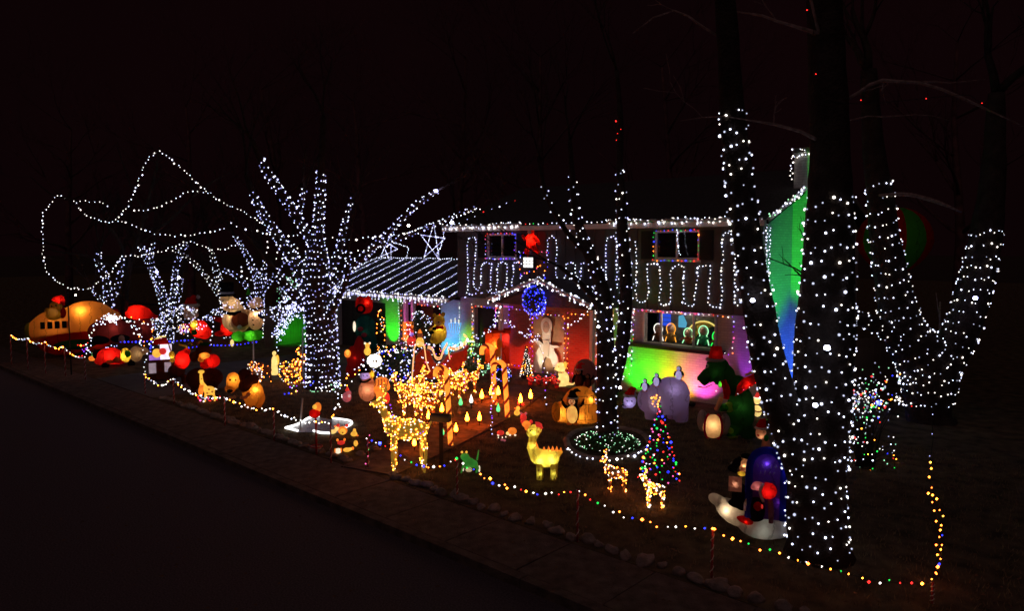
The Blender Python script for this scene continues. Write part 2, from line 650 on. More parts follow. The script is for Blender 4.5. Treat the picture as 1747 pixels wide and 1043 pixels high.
# ------------------------------------------------------------------ the house
M_BRICK = brick_mat('painted_brick', (0.52, 0.49, 0.45), (0.44, 0.41, 0.38), (0.36, 0.34, 0.32))
M_REDBRICK = brick_mat('red_brick', (0.40, 0.10, 0.07), (0.33, 0.075, 0.055), (0.28, 0.2, 0.17))
M_SIDING = solid('grey_siding', (0.085, 0.08, 0.08), 0.8, 0.12, 2.0, 0.2, 20.0)
M_TRIM = solid('white_trim', (0.72, 0.70, 0.68), 0.6, 0.1, 4.0)
M_ROOF = solid('roof_shingle', (0.05, 0.048, 0.05), 0.9, 0.3, 10.0, 0.6, 40.0)
M_SHUT = solid('dark_shutter', (0.018, 0.016, 0.018), 0.7, 0.2)
M_GLASS = solid('dark_window_glass', (0.01, 0.01, 0.012), 0.08, 0.2, spec=0.6)
M_DARK = solid('dark_door', (0.03, 0.02, 0.02), 0.6, 0.2)
M_FLOOR = solid('dim_interior', (0.04, 0.035, 0.03), 0.9, 0.2)

house = thing('house', 'two storey house with grey upper storey, porch gable and low garage wing', 'house', HR, HA)
def holes_wall(x0, x1, z0, z1, y0, y1, holes):
    """a wall between the bounds, split into blocks round its openings (x0,x1,z0,z1)"""
    mb = MB()
    xs = sorted({x0, x1, *[h[0] for h in holes], *[h[1] for h in holes]})
    for a, b in zip(xs, xs[1:]):
        m = (a + b) / 2
        cut = sorted((h[2], h[3]) for h in holes if h[0] < m < h[1])
        z = z0
        for c, d in cut:
            if c > z:
                mb.bounds(a, b, y0, y1, z, c)
            z = d
        if z < z1:
            mb.bounds(a, b, y0, y1, z, z1)
    return mb

W1 = (-10.4, -8.95, 4.17, 5.04)
W2 = (-3.31, -1.83, 4.20, 5.06)
W3 = (-3.77, -1.30, 1.62, 2.56)
SIDE_WIN = (-11.2, -10.2, .9, 2.2)
holes_wall(-12, -9.45, 0, 2.62, 0, .25, [(-11.25, -9.9, 0.16, 2.3)]).build('wall', M_BRICK, house, False)
MB().bounds(-11.25, -9.9, .2, .24, .16, 2.3).build('door', M_DARK, house, False)
holes_wall(-9.45, -5.8, 0, 2.62, 0, .25, [(-8.25, -6.85, 0.16, 2.2)]).build('wall', M_REDBRICK, house, False, label='red brick wall of the entry')
holes_wall(-5.8, 0, 0, 2.62, 0, .25, [W3]).build('wall', M_BRICK, house, False, label='pale brick wall under the picture window')
MB().bounds(-.25, 0, .252, 8, 0, 5.22).build('wall', M_BRICK, house, False, label='pale brick gable end')
gw = MB().prism([(0.0, 5.22), (8.0, 5.22), (4, 6.85)], -.25, -.002).build('gable_wall', M_BRICK, house, False)
gw.rotation_euler = (0, 0, math.pi / 2)
gw.location = (-.252, 0, 0)
MB().bounds(-12, -.26, 7.7, 7.98, 0, 5.2).build('wall', M_SIDING, house, False)
MB().bounds(-12, -11.8, .252, 7.69, 0, 5.2).build('wall', M_SIDING, house, False)
MB().bounds(-11.79, -.26, .26, 7.69, 0, .1).build('floor', M_FLOOR, house, False)
sid = holes_wall(-12, 0.02, 2.66, 5.2, -.16, -.01, [W1, W2]).build('siding', M_SIDING, house, False)
for k in range(31):                       # battens of the board siding
    x = -11.95 + k * .4
    segs = [(2.68, 5.19)]
    for w in (W1, W2):
        if w[0] - .5 < x < w[1] + .5:
            segs = [(2.68, w[2] - .1), (w[3] + .06, 5.19)]
    for a, c in segs:
        MB().bounds(x - .02, x + .02, -.182, -.161, a, c).build('batten', M_SIDING, sid, False)
MB().bounds(-11.9, -.1, -.009, .2, 2.63, 2.655).build('soffit', M_TRIM, house, False)
def window(w, y, shutters=True, sash=M_TRIM):
    x0, x1, z0, z1 = w
    p = MB().bounds(x0 + .05, x1 - .05, y + .06, y + .075, z0 + .05, z1 - .05).build('window', M_GLASS, house, False)
    fr = MB()
    fr.bounds(x0, x1, y, y + .09, z1 - .06, z1); fr.bounds(x0, x1, y, y + .09, z0, z0 + .06)
    fr.bounds(x0, x0 + .06, y, y + .09, z0 + .06, z1 - .06); fr.bounds(x1 - .06, x1, y, y + .09, z0 + .06, z1 - .06)
    fr.bounds((x0 + x1) / 2 - .025, (x0 + x1) / 2 + .025, y, y + .08, z0 + .06, z1 - .06)
    fr.build('frame', sash, p, False)
    MB().bounds(x0 - .06, x1 + .06, y - .07, y - .002, z0 - .06, z0 - .002).build('sill', sash, p, False)
    if shutters:
        for sx in (x0 - .46, x1 + .04):
            s = MB().bounds(sx, sx + .42, y - .05, y - .03, z0, z1)
            for k in range(9):
                zz = z0 + .06 + k * (z1 - z0 - .1) / 9
                s.bounds(sx + .04, sx + .38, y - .065, y - .051, zz, zz + .05)
            s.build('shutter', M_SHUT, house, False)
window(W1, -.14); window(W2, -.14)
# picture window with a lit display behind
x0, x1, z0, z1 = W3
pw = MB().bounds(x0, x1, -.06, -.002, z1, z1 + .07).build('window', M_TRIM, house, False, label='picture window with a lit nativity display')
fr = MB()
for fx in (x0, x0 + .62, x1 - .75, x1 - .05):
    fr.bounds(fx, fx + .05, -.05, .02, z0, z1 - .002)
fr.build('frame', M_TRIM, pw, False)
MB().bounds(x0 - .32, x1 + .3, -.42, -.003, z0 - .11, z0 - .004).build('sill', M_DARK, pw, False)
# roof of the main block
rf = MB()
rf.prism([(-.5, 5.18), (-.5, 5.32), (4, 7.04), (4, 6.88)], -12.4, .35)
rf.prism([(8.5, 5.18), (8.5, 5.32), (4.002, 7.04), (4.002, 6.88)], -12.4, .35)
ro = rf.build('roof', M_ROOF, house, False)
ro.rotation_euler = (0, 0, math.pi / 2); ro.scale = (1, -1, 1)
MB().bounds(-12.35, .3, -.62, -.505, 5.14, 5.29).build('gutter', M_TRIM, house, False)
MB().bounds(-12.3, .28, -.5, -.17, 5.15, 5.179).build('soffit', M_TRIM, house, False)
for s in (-1, 1):
    a, b = Vector((.36, 4 + s * 4.5, 5.3)), Vector((.36, 4, 7.02))
    MB().tube([a, b], .07, 4).build('fascia', M_TRIM, house, False)
ch = MB().bounds(.003, .85, 2.0, 3.5, 0, 7.3).build('chimney', M_BRICK, house, False)
MB().bounds(-.06, .92, 1.93, 3.57, 7.3, 7.42).build('cap', M_CONC, ch, False)
# porch
PG = (-8.75, -6.65, -4.65)        # left eave, ridge, right eave
PZ0, PZ1, PY = 2.66, 3.4, -1.45
pr = MB()
pr.prism([(PG[0] - .1, PZ0), (PG[0] - .1, PZ0 + .13), (PG[1], PZ1 + .13), (PG[1], PZ1)], PY - .2, -.2)
pr.prism([(PG[2] + .1, PZ0), (PG[2] + .1, PZ0 + .13), (PG[1] + .002, PZ1 + .13), (PG[1] + .002, PZ1)], PY - .2, -.2)
pr.build('porch_roof', M_ROOF, house, False)
MB().prism([(PG[0] + .1, PZ0), (PG[2] - .1, PZ0), (PG[1], PZ1 - .04)], PY, PY + .08).build('porch_gable', solid('brown_boards', (.09, .06, .045), .85, .25, 3.0, .3), house, False)
for px_ in (PG[0] + .12, PG[2] - .12):
    MB().bounds(px_ - .06, px_ + .06, PY + .09, PY + .21, .16, PZ0 - .002).build('porch_post', M_TRIM, house, False)
# garage wing
holes_wall(-20.9, -12.003, 0, 2.5, .02, .25, [(-20.3, -16.7, 0, 2.15), (-15.75, -13.15, 0, 2.2)]).build('wall', M_BRICK, house, False, label='pale brick wall of the garage wing')
MB().bounds(-20.9, -20.65, .252, 6, 0, 2.5).build('wall', M_BRICK, house, False)
gw = MB().prism([(0.3, 2.5), (5.7, 2.5), (3, 3.7)], -.02, .2).build('gable_wall', M_SIDING, house, False)
gw.rotation_euler = (0, 0, math.pi / 2); gw.location = (-20.7, 0, 0)
gd = MB().bounds(-20.3, -16.7, .28, .32, 0, 2.15).build('garage_door', M_DARK, house, False)
for r_ in range(4):
    for c_ in range(4):
        MB().bounds(-20.25 + c_ * .9, -19.45 + c_ * .9, .262, .279, .06 + r_ * .53, .5 + r_ * .53).build('panel', M_DARK, gd, False)
MB().bounds(-15.75, -13.15, 1.2, 1.25, 0, 2.45).build('wall', M_REDBRICK, house, False, label='dark recessed entry wall')
MB().bounds(-15.75, -13.15, .26, 1.19, 2.3, 2.36).build('ceiling', M_DARK, house, False)
MB().bounds(-14.9, -14.0, 1.15, 1.19, .02, 2.1).build('door', M_DARK, house, False)
for px_ in (-15.1, -14.62):
    MB().bounds(px_ - .07, px_ + .07, -.25, -.1, 0, 2.48).build('post', M_TRIM, house, False)
wr = MB()
wr.prism([(-.55, 2.5), (-.55, 2.62), (3, 3.98), (3, 3.86)], -21.2, -12.003)
wr.prism([(6.5, 2.5), (6.5, 2.62), (3.002, 3.98), (3.002, 3.86)], -21.2, -12.003)
wo = wr.build('wing_roof', M_ROOF, house, False)
wo.rotation_euler = (0, 0, math.pi / 2); wo.scale = (1, -1, 1)
MB().bounds(-21.15, -12.03, -.67, -.555, 2.47, 2.6).build('gutter', M_TRIM, house, False)
# boarded front door with a tan panel
dp = MB().bounds(-8.25, -6.85, -.03, .06, .16, 2.2).build('door', solid('tan_panel', (0.42, 0.27, 0.16), .8, .15), house, False, label='entry covered with a tan board')

# white kneeling angel cut out of board, standing against the door
ang = thing('angel_cutout', 'white praying angel cutout against the tan entry board', 'cutout', W(-7.55, -.14, .17), HA)
M_WHITEP = solid('white_paint', (0.8, 0.79, 0.74), .7, .05)
M_FACE = solid('painted_face', (0.55, 0.40, 0.33), .7, .08)
MB().prism([(-.5, 0), (-.56, .35), (-.5, .7), (-.3, .95), (-.56, 1.12), (-.5, 1.2), (-.16, 1.05), (-.2, 1.42), (-.1, 1.6), (.1, 1.6), (.2, 1.42), (.16, 1.05), (.55, 1.05), (.56, 1.0), (.3, .92), (.5, .66), (.55, .3), (.42, 0), (.3, .3), (.18, .55), (-.05, .62), (-.2, .3), (-.22, 0)], -.015, .015).build('robe', M_WHITEP, ang, False)
MB().ell((0, -.02, 1.68), (.26, .018, .30), seg=24).build('halo', M_WHITEP, ang)
MB().ell((0, -.045, 1.64), (.15, .016, .2), seg=20).build('face', M_FACE, ang)
MB().ell((-.05, -.065, 1.67), (.018, .006, .01)).ell((.05, -.065, 1.67), (.018, .006, .01)).build('eyes', M_DARK, ang, kind='stuff')
MB().prism([(-.12, .62), (.12, .62), (.14, 1.2), (-.14, 1.2)], -.04, -.02).build('sleeve', solid('cream_paint', (.62, .58, .5), .7, .08), ang, False)
# ------------------------------------------------------------------ floodlights on the ground
FL = dict(green=(0.012, 1.0, 0.012), lime=(0.3, 1.0, 0.02), orange=(1.0, 0.36, 0.01), magenta=(1.0, 0.08, 0.6), purple=(0.5, 0.03, 1.0), blue=(0.02, 0.12, 1.0),
          teal=(0.05, 0.75, 0.6), red=(1.0, 0.05, 0.015), cyan=(0.05, 0.5, 1.0), yellow=(1.0, 0.7, 0.03), warmwhite=(1.0, 0.78, 0.52))
M_BLACK = solid('black_plastic', (0.012, 0.012, 0.014), 0.5, 0.2)
def flood(x, y, col, power, tx, ty, tz, cone, label, blend=0.7, z=0.12):
    o = thing('floodlight', label, 'floodlight', W(x, y, z - .12), HA, 'coloured floodlights')
    d = Vector((tx - x, ty - y, tz - z)).normalized()
    rot = d.to_track_quat('-Z', 'Y').to_matrix()
    MB().tube([(0, 0, 0), (0, 0, .1)], .015, 6).build('stake', M_BLACK, o)
    MB().box(Vector((0, 0, .12)) - d * .05, (.16, .12, .08), rot).build('housing', M_BLACK, o, False)
    MB().box(Vector((0, 0, .12)) - d * .006, (.13, .09, .006), rot).build('lens', glow('lens_' + col, FL[col], 2.0), o, False)
    light('SPOT', 'flood_beam', o, Vector((0, 0, .12)) + d * .02, power, FL[col], .04, d, math.radians(cone), blend)
flood(-3.8, -.75, 'green', 150, -3.8, 0, .95, 112, 'green floodlight under the left end of the picture window')
flood(-3.1, -.7, 'lime', 70, -3.1, 0, .8, 90, 'yellow green floodlight left of the middle of the picture window')
flood(-2.45, -.7, 'orange', 120, -2.4, 0, .6, 100, 'orange floodlight below the middle of the picture window')
flood(-1.65, -.7, 'magenta', 95, -1.7, 0, .75, 92, 'pink floodlight below the right end of the picture window')
flood(-.3, -.75, 'purple', 100, -.25, 0, 1.5, 40, 'purple floodlight at the brick corner by the window')
flood(1.7, .3, 'blue', 700, 0.1, 1.5, .9, 70, 'blue floodlight at the foot of the gable end')
flood(2.4, .6, 'teal', 330, 0.0, 1.1, 4.2, 44, 'teal floodlight aimed up the gable end')
flood(.8, -1.3, 'green', 1700, .6, 2.0, 5.0, 36, 'green floodlight aimed up the chimney')
flood(-16.2, -.75, 'green', 260, -16.2, .02, 1.2, 58, 'green floodlight at the garage wall pier')
flood(-14.75, -1.2, 'magenta', 150, -14.7, -.2, 1.6, 45, 'pink floodlight at the entry posts of the wing')
flood(-12.6, -1.0, 'cyan', 230, -12.6, 0, .9, 72, 'blue floodlight at the wing wall beside the corner')
flood(-12.8, -.9, 'purple', 70, -12.5, 0, 2.1, 55, 'violet floodlight high on the wing wall')
flood(-11.65, -.8, 'lime', 170, -11.6, 0, .8, 52, 'lime floodlight at the corner of the main block')
flood(-10.0, -1.2, 'magenta', 60, -9.75, 0, 1.6, 40, 'pink floodlight at the dark side door')
flood(-8.7, -1.25, 'red', 120, -9.0, 0, .9, 80, 'red floodlight on the porch by the brick entry', z=.28)
flood(-5.9, -1.25, 'red', 120, -6.2, 0, .7, 80, 'red floodlight on the porch right of the angel', z=.28)
flood(-7.5, -1.35, 'warmwhite', 95, -7.55, -.14, 1.0, 66, 'warm white floodlight at the feet of the angel cutout', z=.28)
flood(-5.2, -1.0, 'green', 40, -5.1, 0, 1.3, 60, 'dim green floodlight behind the lit tree trunk')
flood(-20.7, -.9, 'green', 160, -23.0, -.9, 0.0, 85, 'green floodlight washing the lawn left of the garage', z=.7)

# ------------------------------------------------------------------ lights on the house
def hw(pts):
    return [W(*p) for p in pts]
def garland(name, label, a, b, n_icicle, drop, colors=('cool', 'white'), spacing=.07, r=.024, tinsel=.05, cat='icicle lights', group=None):
    """thick tinsel rope with bulbs and short drops between house points a and b"""
    a, b = W(*a), W(*b)
    root = thing(name, label, cat, a, 0, group)
    d = b - a
    n = max(6, int(d.length / .12))
    pts = [d * (i / n) + Vector((0, 0, rnd.uniform(-.025, .025))) for i in range(n + 1)]
    MB().tube(pts, [tinsel * rnd.uniform(.6, 1.1) for _ in pts], 6).build('tinsel', MATS['tinsel'], root)
    bp = [q + Vector((rnd.uniform(-.05, .05), rnd.uniform(-.05, .05), rnd.uniform(-.05, .08))) for q in even(pts, spacing)]
    w = MB()
    for i in range(n_icicle):
        q = d * ((i + rnd.random()) / n_icicle)
        h = drop * rnd.uniform(.35, 1)
        w.tube([q, q - Vector((0, 0, h))], .004, 3)
        bp += [q - Vector((0, 0, k)) for k in [h * j / 3 for j in (1, 2, 3)]]
    if n_icicle:
        w.build('icicle_wires', WIREW, root, kind='stuff')
    bulbs_on(root, bp, list(colors), r)
    return root
solid('tinsel', (0.75, 0.75, 0.78), 0.4, 0.2, 30.0, 1.0, 120.0)
garland('eave_lights', 'white tinsel light rope along the main eave, part nearer the garage', (-12.3, -.66, 5.33), (-8.3, -.66, 5.34), 26, .14)
garland('eave_lights', 'white tinsel light rope along the main eave above the right upper window', (-4.7, -.66, 5.34), (.25, -.66, 5.33), 24, .12)
light_string('eave_lights', 'sparse mixed lights on the main eave behind the middle tree', hw([(-8.3, -.66, 5.36), (-6.5, -.66, 5.34), (-4.7, -.66, 5.36)]), .2, ['cool', 'white', 'green', 'red'], .024)
garland('eave_lights', 'white icicle light rope along the garage wing eave', (-21.1, -.7, 2.62), (-12.1, -.7, 2.62), 70, .28, ('cool', 'blueish', 'white'), .06, .026)
garland('gable_lights', 'white tinsel rope up the left slope of the porch gable', (PG[0] - .15, PY - .24, PZ0 + .12), (PG[1], PY - .24, PZ1 + .14), 16, .16, spacing=.035, r=.028, tinsel=.07)
garland('gable_lights', 'white tinsel rope down the right slope of the porch gable', (PG[2] + .15, PY - .24, PZ0 + .12), (PG[1], PY - .24, PZ1 + .14), 16, .16, spacing=.035, r=.028, tinsel=.07)
garland('eave_lights', 'short white icicle piece on the wall right of the porch', (-4.5, -.45, 2.58), (-3.85, -.45, 2.6), 8, .1, spacing=.05)
garland('corner_lights', 'white light rope standing at the corner of the pale brick wall', (-4.17, -.08, .5), (-4.17, -.08, 2.6), 0, 0, spacing=.16, tinsel=.03)
light_string('rake_lights', 'white lights up the rake of the gable end', hw([(.42, -.5, 5.36), (.42, 1.2, 6.0), (.42, 2.1, 6.36), (.42, 4, 7.1)]), .07, ['cool', 'white', 'mint'], .028, curve=False, jit=.07)
light_string('corner_lights', 'double white light strand down the corner of the gable end', [hw([(.08, .05, 5.2), (.08, .05, 1.0)]), hw([(.1, .22, 5.2), (.1, .22, 2.4)])], .09, 'cool', .022, breaks=True, curve=False)
light_string('chimney_lights', 'white lights bunched round the chimney top and edge', [hw([(-.05, 1.95, 7.36), (.9, 1.92, 7.3), (.93, 2.6, 7.4), (-.05, 1.95, 7.2), (.9, 1.92, 7.18)]), hw([(-.05, 1.95, 7.2), (-.05, 1.95, 6.5)])], .07, ['cool', 'white'], .024, breaks=True, curve=False, jit=.04)
# rows of lights up the wing roof
for i in range(11):
    x = -20.75 + i * .86
    up = [(x + .1 * rnd.uniform(-1, 1), -.5, 2.66), (x, 1.2, 3.32), (x + .08 * rnd.uniform(-1, 1), 2.95, 4.0)]
    light_string('roof_light_row', ['first', 'second', 'third', 'fourth', 'fifth', 'sixth', 'seventh', 'eighth', 'ninth', 'tenth', 'eleventh'][i] + ' row of white lights up the garage roof, counted from its far end', hw(up), .085, ['cool', 'blueish'], .022, 'light rows on the garage roof', False, .012)
light_string('ridge_lights', 'white lights along the ridge of the garage roof', hw([(-21, 3, 4.03), (-12.1, 3, 4.03)]), .16, 'cool', .025, curve=False)
light_string('rake_lights', 'white lights along the far rake of the garage roof', hw([(-21.22, -.55, 2.66), (-21.22, 3, 4.03)]), .1, 'cool', .025, curve=False)

# zigzag strands draped over the upper siding
def fz(pp, y=-.2):
    return [FW(a, b, y) for a, b in pp]
light_string('siding_lights', 'white lights looped in columns over the siding below the right upper window',
    fz([(1085, 412), (1086, 460), (1085, 512), (1095, 518), (1106, 508), (1106, 494), (1104, 470), (1105, 452), (1114, 449), (1125, 453), (1127, 475), (1127, 497), (1124, 510), (1127, 520), (1136, 521), (1144, 519), (1145, 490), (1144, 458), (1155, 452), (1167, 454), (1169, 465), (1165, 482), (1167, 496), (1165, 516), (1175, 523), (1184, 522), (1186, 495), (1190, 470), (1190, 455), (1201, 453), (1212, 455), (1211, 470), (1210, 488), (1210, 505), (1207, 518), (1217, 526), (1228, 525), (1232, 500), (1230, 470), (1234, 440), (1232, 410), (1234, 397), (1248, 398), (1255, 428), (1252, 460), (1254, 490), (1252, 516), (1262, 527)]), .115, ['cool', 'cool', 'white'], .025)
light_string('siding_lights', 'white lights looped in columns over the siding below the left upper window',
    fz([(797, 500), (799, 477), (797, 440), (799, 407), (806, 404), (812, 408), (810, 450), (808, 490), (814, 496), (821, 485), (821, 452), (829, 447), (838, 450), (837, 485), (840, 502), (847, 498), (848, 470), (849, 451), (857, 447), (865, 450), (864, 480), (861, 502), (868, 505), (875, 475), (876, 449), (884, 447), (890, 452)]), .12, ['cool', 'blueish'], .028)
light_string('siding_lights', 'white lights looped over the siding behind the middle tree',
    fz([(934, 428), (934, 410), (941, 403), (949, 408), (949, 440), (948, 474), (958, 478), (966, 472), (965, 452), (974, 447), (982, 452), (981, 472), (990, 476), (992, 450), (1004, 446), (1017, 450), (1018, 474), (1027, 484), (1034, 470), (1034, 440), (1035, 408), (1045, 402), (1053, 410), (1052, 450), (1053, 490), (1064, 497), (1074, 480), (1076, 440)]), .12, ['cool', 'blueish'], .026)
for px0, px1, y in ((792, 1000, 507), (1002, 1075, 500)):
    light_string('band_lights', 'loose white lights along the bottom of the siding ' + ('over the garage side' if px0 < 900 else 'over the porch end'), fz([(px0, y), (px0 * .7 + px1 * .3, y - 8), (px0 * .4 + px1 * .6, y + 2), (px1, y - 4)]), .13, ['cool', 'blueish'], .024, jit=.1)
def frame_string(label, w, y, colors, sp=.16, r=.022, sides=4):
    x0, x1, z0, z1 = w
    p = [(x0, y, z0), (x0, y, z1), (x1, y, z1), (x1, y, z0), (x0, y, z0)][:sides + 1]
    return light_string('window_lights', label, hw(p), sp, colors, r, curve=False)
frame_string('mixed colour lights framing the right upper window', (W2[0], W2[1], W2[2] - .03, W2[3]), -.24, ['red', 'green', 'blue', 'amber', 'red', 'blue'], .14)
light_string('hanging_lights', 'white strand hanging down the middle of the right upper window', fz([(1150, 385), (1155, 392), (1156, 410), (1158, 425), (1161, 438)], -.3), .07, 'cool', .022)
frame_string('violet and blue lights framing the left upper window', (W1[0], W1[1], W1[2] - .03, W1[3]), -.24, ['purple', 'blueish', 'blue', 'red', 'pink'], .14)
frame_string('mixed lights framing the tan entry board', (-8.27, -6.83, .2, 2.24), -.06, ['purple', 'pink', 'white', 'amber', 'purple'], .17, .02)
frame_string('mixed lights round the left red brick panel of the porch', (-9.42, -8.4, .3, 2.34), -.05, ['purple', 'amber', 'white', 'blue'], .2, .02)
frame_string('mixed lights round the right red brick panel of the porch', (-6.7, -5.75, .3, 2.34), -.05, ['purple', 'amber', 'pink', 'gold'], .17, .02)
frame_string('violet and amber lights round the picture window', (W3[0] - .28, W3[1] + .55, W3[2] - .08, W3[3] + .05), -.1, ['purple', 'amber', 'blueish', 'pink', 'white', 'red'], .15, .022)
light_string('window_lights', 'pink rope light along the top of the picture window', hw([(W3[0], -.09, W3[3] + .09), (W3[1], -.09, W3[3] + .09)]), .05, ['pink', 'purple', 'red', 'white'], .014, curve=False)
frame_string('mixed lights round the dark side door', (-11.27, -9.88, .2, 2.32), -.05, ['purple', 'amber', 'red', 'blue', 'white'], .16, .022)
light_string('door_lights', 'pink rope light up the side of the dark side door', hw([(-10.05, -.08, .9), (-10.05, -.08, 2.4), (-9.2, -.08, 2.42)]), .035, ['pink', 'purple'], .016, curve=False, jit=.0)
frame_string('mixed lights round the recessed entry of the wing', (-15.6, -13.2, .3, 2.2), -.02, ['amber', 'red', 'white', 'purple'], .2, .022)
light_string('pier_lights', 'white strand down the edge of the blue lit wing wall', hw([(-12.02, -.05, 2.4), (-12.02, -.05, .4)]), .05, ['mint', 'white'], .014, curve=False, jit=0)
light_string('pier_lights', 'amber lights down the lime lit corner of the main block', hw([(-11.32, -.05, 2.4), (-11.32, -.05, .4)]), .14, ['amber', 'gold', 'white'], .02, curve=False)
light_string('pier_lights', 'small white lights beside the green lit garage pier', hw([(-15.72, -.05, 2.3), (-15.72, -.05, .1)]), .13, ['white', 'cool'], .02, curve=False)

# blue ball of lights hanging in the porch gable
bl = thing('light_cluster', 'deep blue cluster of lights hanging under the porch gable peak', 'light cluster', W(-6.75, PY - .3, 2.85), HA)
MB().ell((0, 0, 0), (.42, .22, .42), seg=12, ring=8).build('netting', WIRE, bl)
pb = []
for i in range(230):
    v = Vector((rnd.gauss(0, 1), rnd.gauss(0, 1), rnd.gauss(0, 1))).normalized()
    pb.append((v.x * .46, v.y * .25, v.z * .48 + (-.1 if rnd.random() < .2 else 0)))
bulbs_on(bl, pb[:190], 'blue', .026); bulbs_on(bl, pb[190:], ['cool', 'blueish'], .02)

# lit stars standing on the garage ridge
def star(cx, cy, rpx, label, Y, tilt=0.0):
    c = P(cx, cy, Y); s = Y / FOC
    root = thing('light_star', label, 'light star', c, HA, 'wire stars on the garage roof')
    pts = [Vector((math.sin(a) * rpx * s, 0, math.cos(a) * rpx * s)) for a in [tilt + 2 * math.pi * k * 2 / 5 for k in range(6)]]
    w = MB()
    for a, b in zip(pts, pts[1:]):
        w.tube([a, b], .012, 4)
    w.tube([Vector((0, .0, -rpx * s)), Vector((0, .0, -rpx * s - .5))], .012, 4)
    w.build('frame', WIREW, root)
    bulbs_on(root, even(pts, .055), ['blueish', 'cool'], .027, jit=.004)
star(738, 414, 33, 'large five pointed light star on the garage roof near the main block', 34.5, .1)
star(662, 424, 26, 'smaller light star on the garage roof near its far end', 36.5, .35)
light_string('roof_outline', 'white light outline rising beside the large star', [P(a, b, 33.5) for a, b in ((745, 437), (752, 420), (757, 400), (757, 388), (770, 384), (782, 388), (786, 400))], .07, ['cool', 'blueish'], .024)
light_string('roof_outline', 'white light outline between the two roof stars', [P(a, b, 35) for a, b in ((668, 413), (692, 420), (697, 424), (692, 445), (688, 452), (680, 446))], .07, ['cool'], .022, curve=False)

# red figure with a bag climbing at the left upper window, ladder of lights under it
cl = thing('climbing_santa', 'red suited dummy figure climbing at the left upper window', 'dummy', FW(906, 428, -.45), HA)
M_RED = fabric('red_nylon', (0.85, 0.02, 0.015), .5)
fig = MB()
fig.ell((0, 0, .32), (.19, .16, .28)).ell((0.02, -.02, .66), (.12, .12, .13))
fig.tube([(-.1, 0, .48), (-.28, -.02, .4), (-.36, -.05, .55)], [.085, .075, .05]).tube([(.12, 0, .48), (.3, -.02, .35), (.42, -.05, .2)], [.085, .075, .05])
fig.tube([(-.08, 0, .14), (-.18, -.05, -.02), (-.12, 0, -.2)], [.1, .085, .06]).tube([(.1, 0, .14), (.26, -.05, .02), (.36, 0, -.08)], [.1, .085, .06])
fo = fig.build('body', M_RED, cl); fo['fuse'] = .035
MB().lathe([(.13, .7), (.11, .78), (.05, .88), (.012, .93)], n=10).build('hat', M_RED, cl)
MB().ell((.02, -.1, .64), (.08, .06, .08)).build('face', M_FACE, cl)
light('POINT', 'inner_lamp', cl, (0.02, -.02, .38), 9, (1, .3, .12), .04)
light_string('ladder_lights', 'violet lights on the ladder below the climbing red figure', [fz([(887, 428), (886, 450), (889, 478)], -.3), fz([(935, 430), (933, 455), (926, 482)], -.3), fz([(887, 430), (905, 428), (935, 431)], -.3), fz([(887, 470), (912, 462), (932, 440)], -.3)], .13, ['purple', 'blue', 'pink', 'blueish', 'amber'], .024, breaks=True, jit=.05)
sg = thing('lit_sign', 'small square white lit box below the climbing red figure', 'light box', FW(902, 448, -.3), HA)
MB().bounds(-.24, .24, -.02, .06, -.19, .19).build('case', M_BLACK, sg, False)
for i in range(3):
    for j in range(3):
        MB().box((-.15 + i * .15, -.03, -.12 + j * .12), (.125, .012, .1)).build('lamp', glow('sign_white', (1, .97, .92), 1.6), sg, False)

# window display: backdrop, arches, five outlined children
dis = thing('window_display', 'lit nativity scene of outlined child figures in the picture window', 'window display', W(-2.53, .3, 1.62), HA)
MB().bounds(-1.3, 1.3, .6, .62, -.1, 1.0).build('backdrop', solid('night_blue_board', (.10, .11, .12), .8, .3), dis, False)
MB().bounds(-1.3, 1.3, -.04, .6, -.08, -.02).build('shelf', M_FLOOR, dis, False)
def arch(cx, cz, r0, r1, col, y, name='arch'):
    o = [(cx + r1 * math.cos(math.pi * k / 14), cz + r1 * 1.05 * math.sin(math.pi * k / 14)) for k in range(15)]
    o += [(cx + r0 * math.cos(math.pi * k / 14), cz + r0 * 1.05 * math.sin(math.pi * k / 14)) for k in range(14, -1, -1)]
    MB().prism(o, y, y + .03).build(name, col, dis, False)
arch(.4, .05, .30, .62, solid('straw_board', (.5, .3, .05), .8, .3), .5, 'stable_arch')
arch(.4, .05, .60, .64, glow('yellow_outline', (1, .8, .2), .9), .49, 'arch_outline')
arch(.8, .1, .18, .45, solid('dark_hill', (.02, .02, .03), .8, .3), .47, 'hill')
MB().prism([(-.5, .45), (-.25, .45), (-.22, .6), (-.35, .85), (-.5, .8)], .55, .58).build('sky_patch', glow('sky_light', (.12, .5, .75), .7), dis, False)
for wx, cc in ((-1.17, (.03, .10, .9)), (.83, (.12, .5, .85))):
    for i in range(3):
        for j in range(3):
            MB().box((wx + i * .135 + .06, .56, .52 + j * .135), (.115, .03, .115)).build('pane', glow('lit_pane_%d' % (wx > 0), cc, .75), dis, False)
kids = [(-1.0, .50, (.25, .10, .05), 'white'), (-.55, .55, (.5, .35, .1), 'gold'), (.05, .42, (.6, .15, .06), 'mint'), (.55, .56, (.05, .45, .2), 'mint'), (1.0, .40, (.6, .3, .15), 'green')]
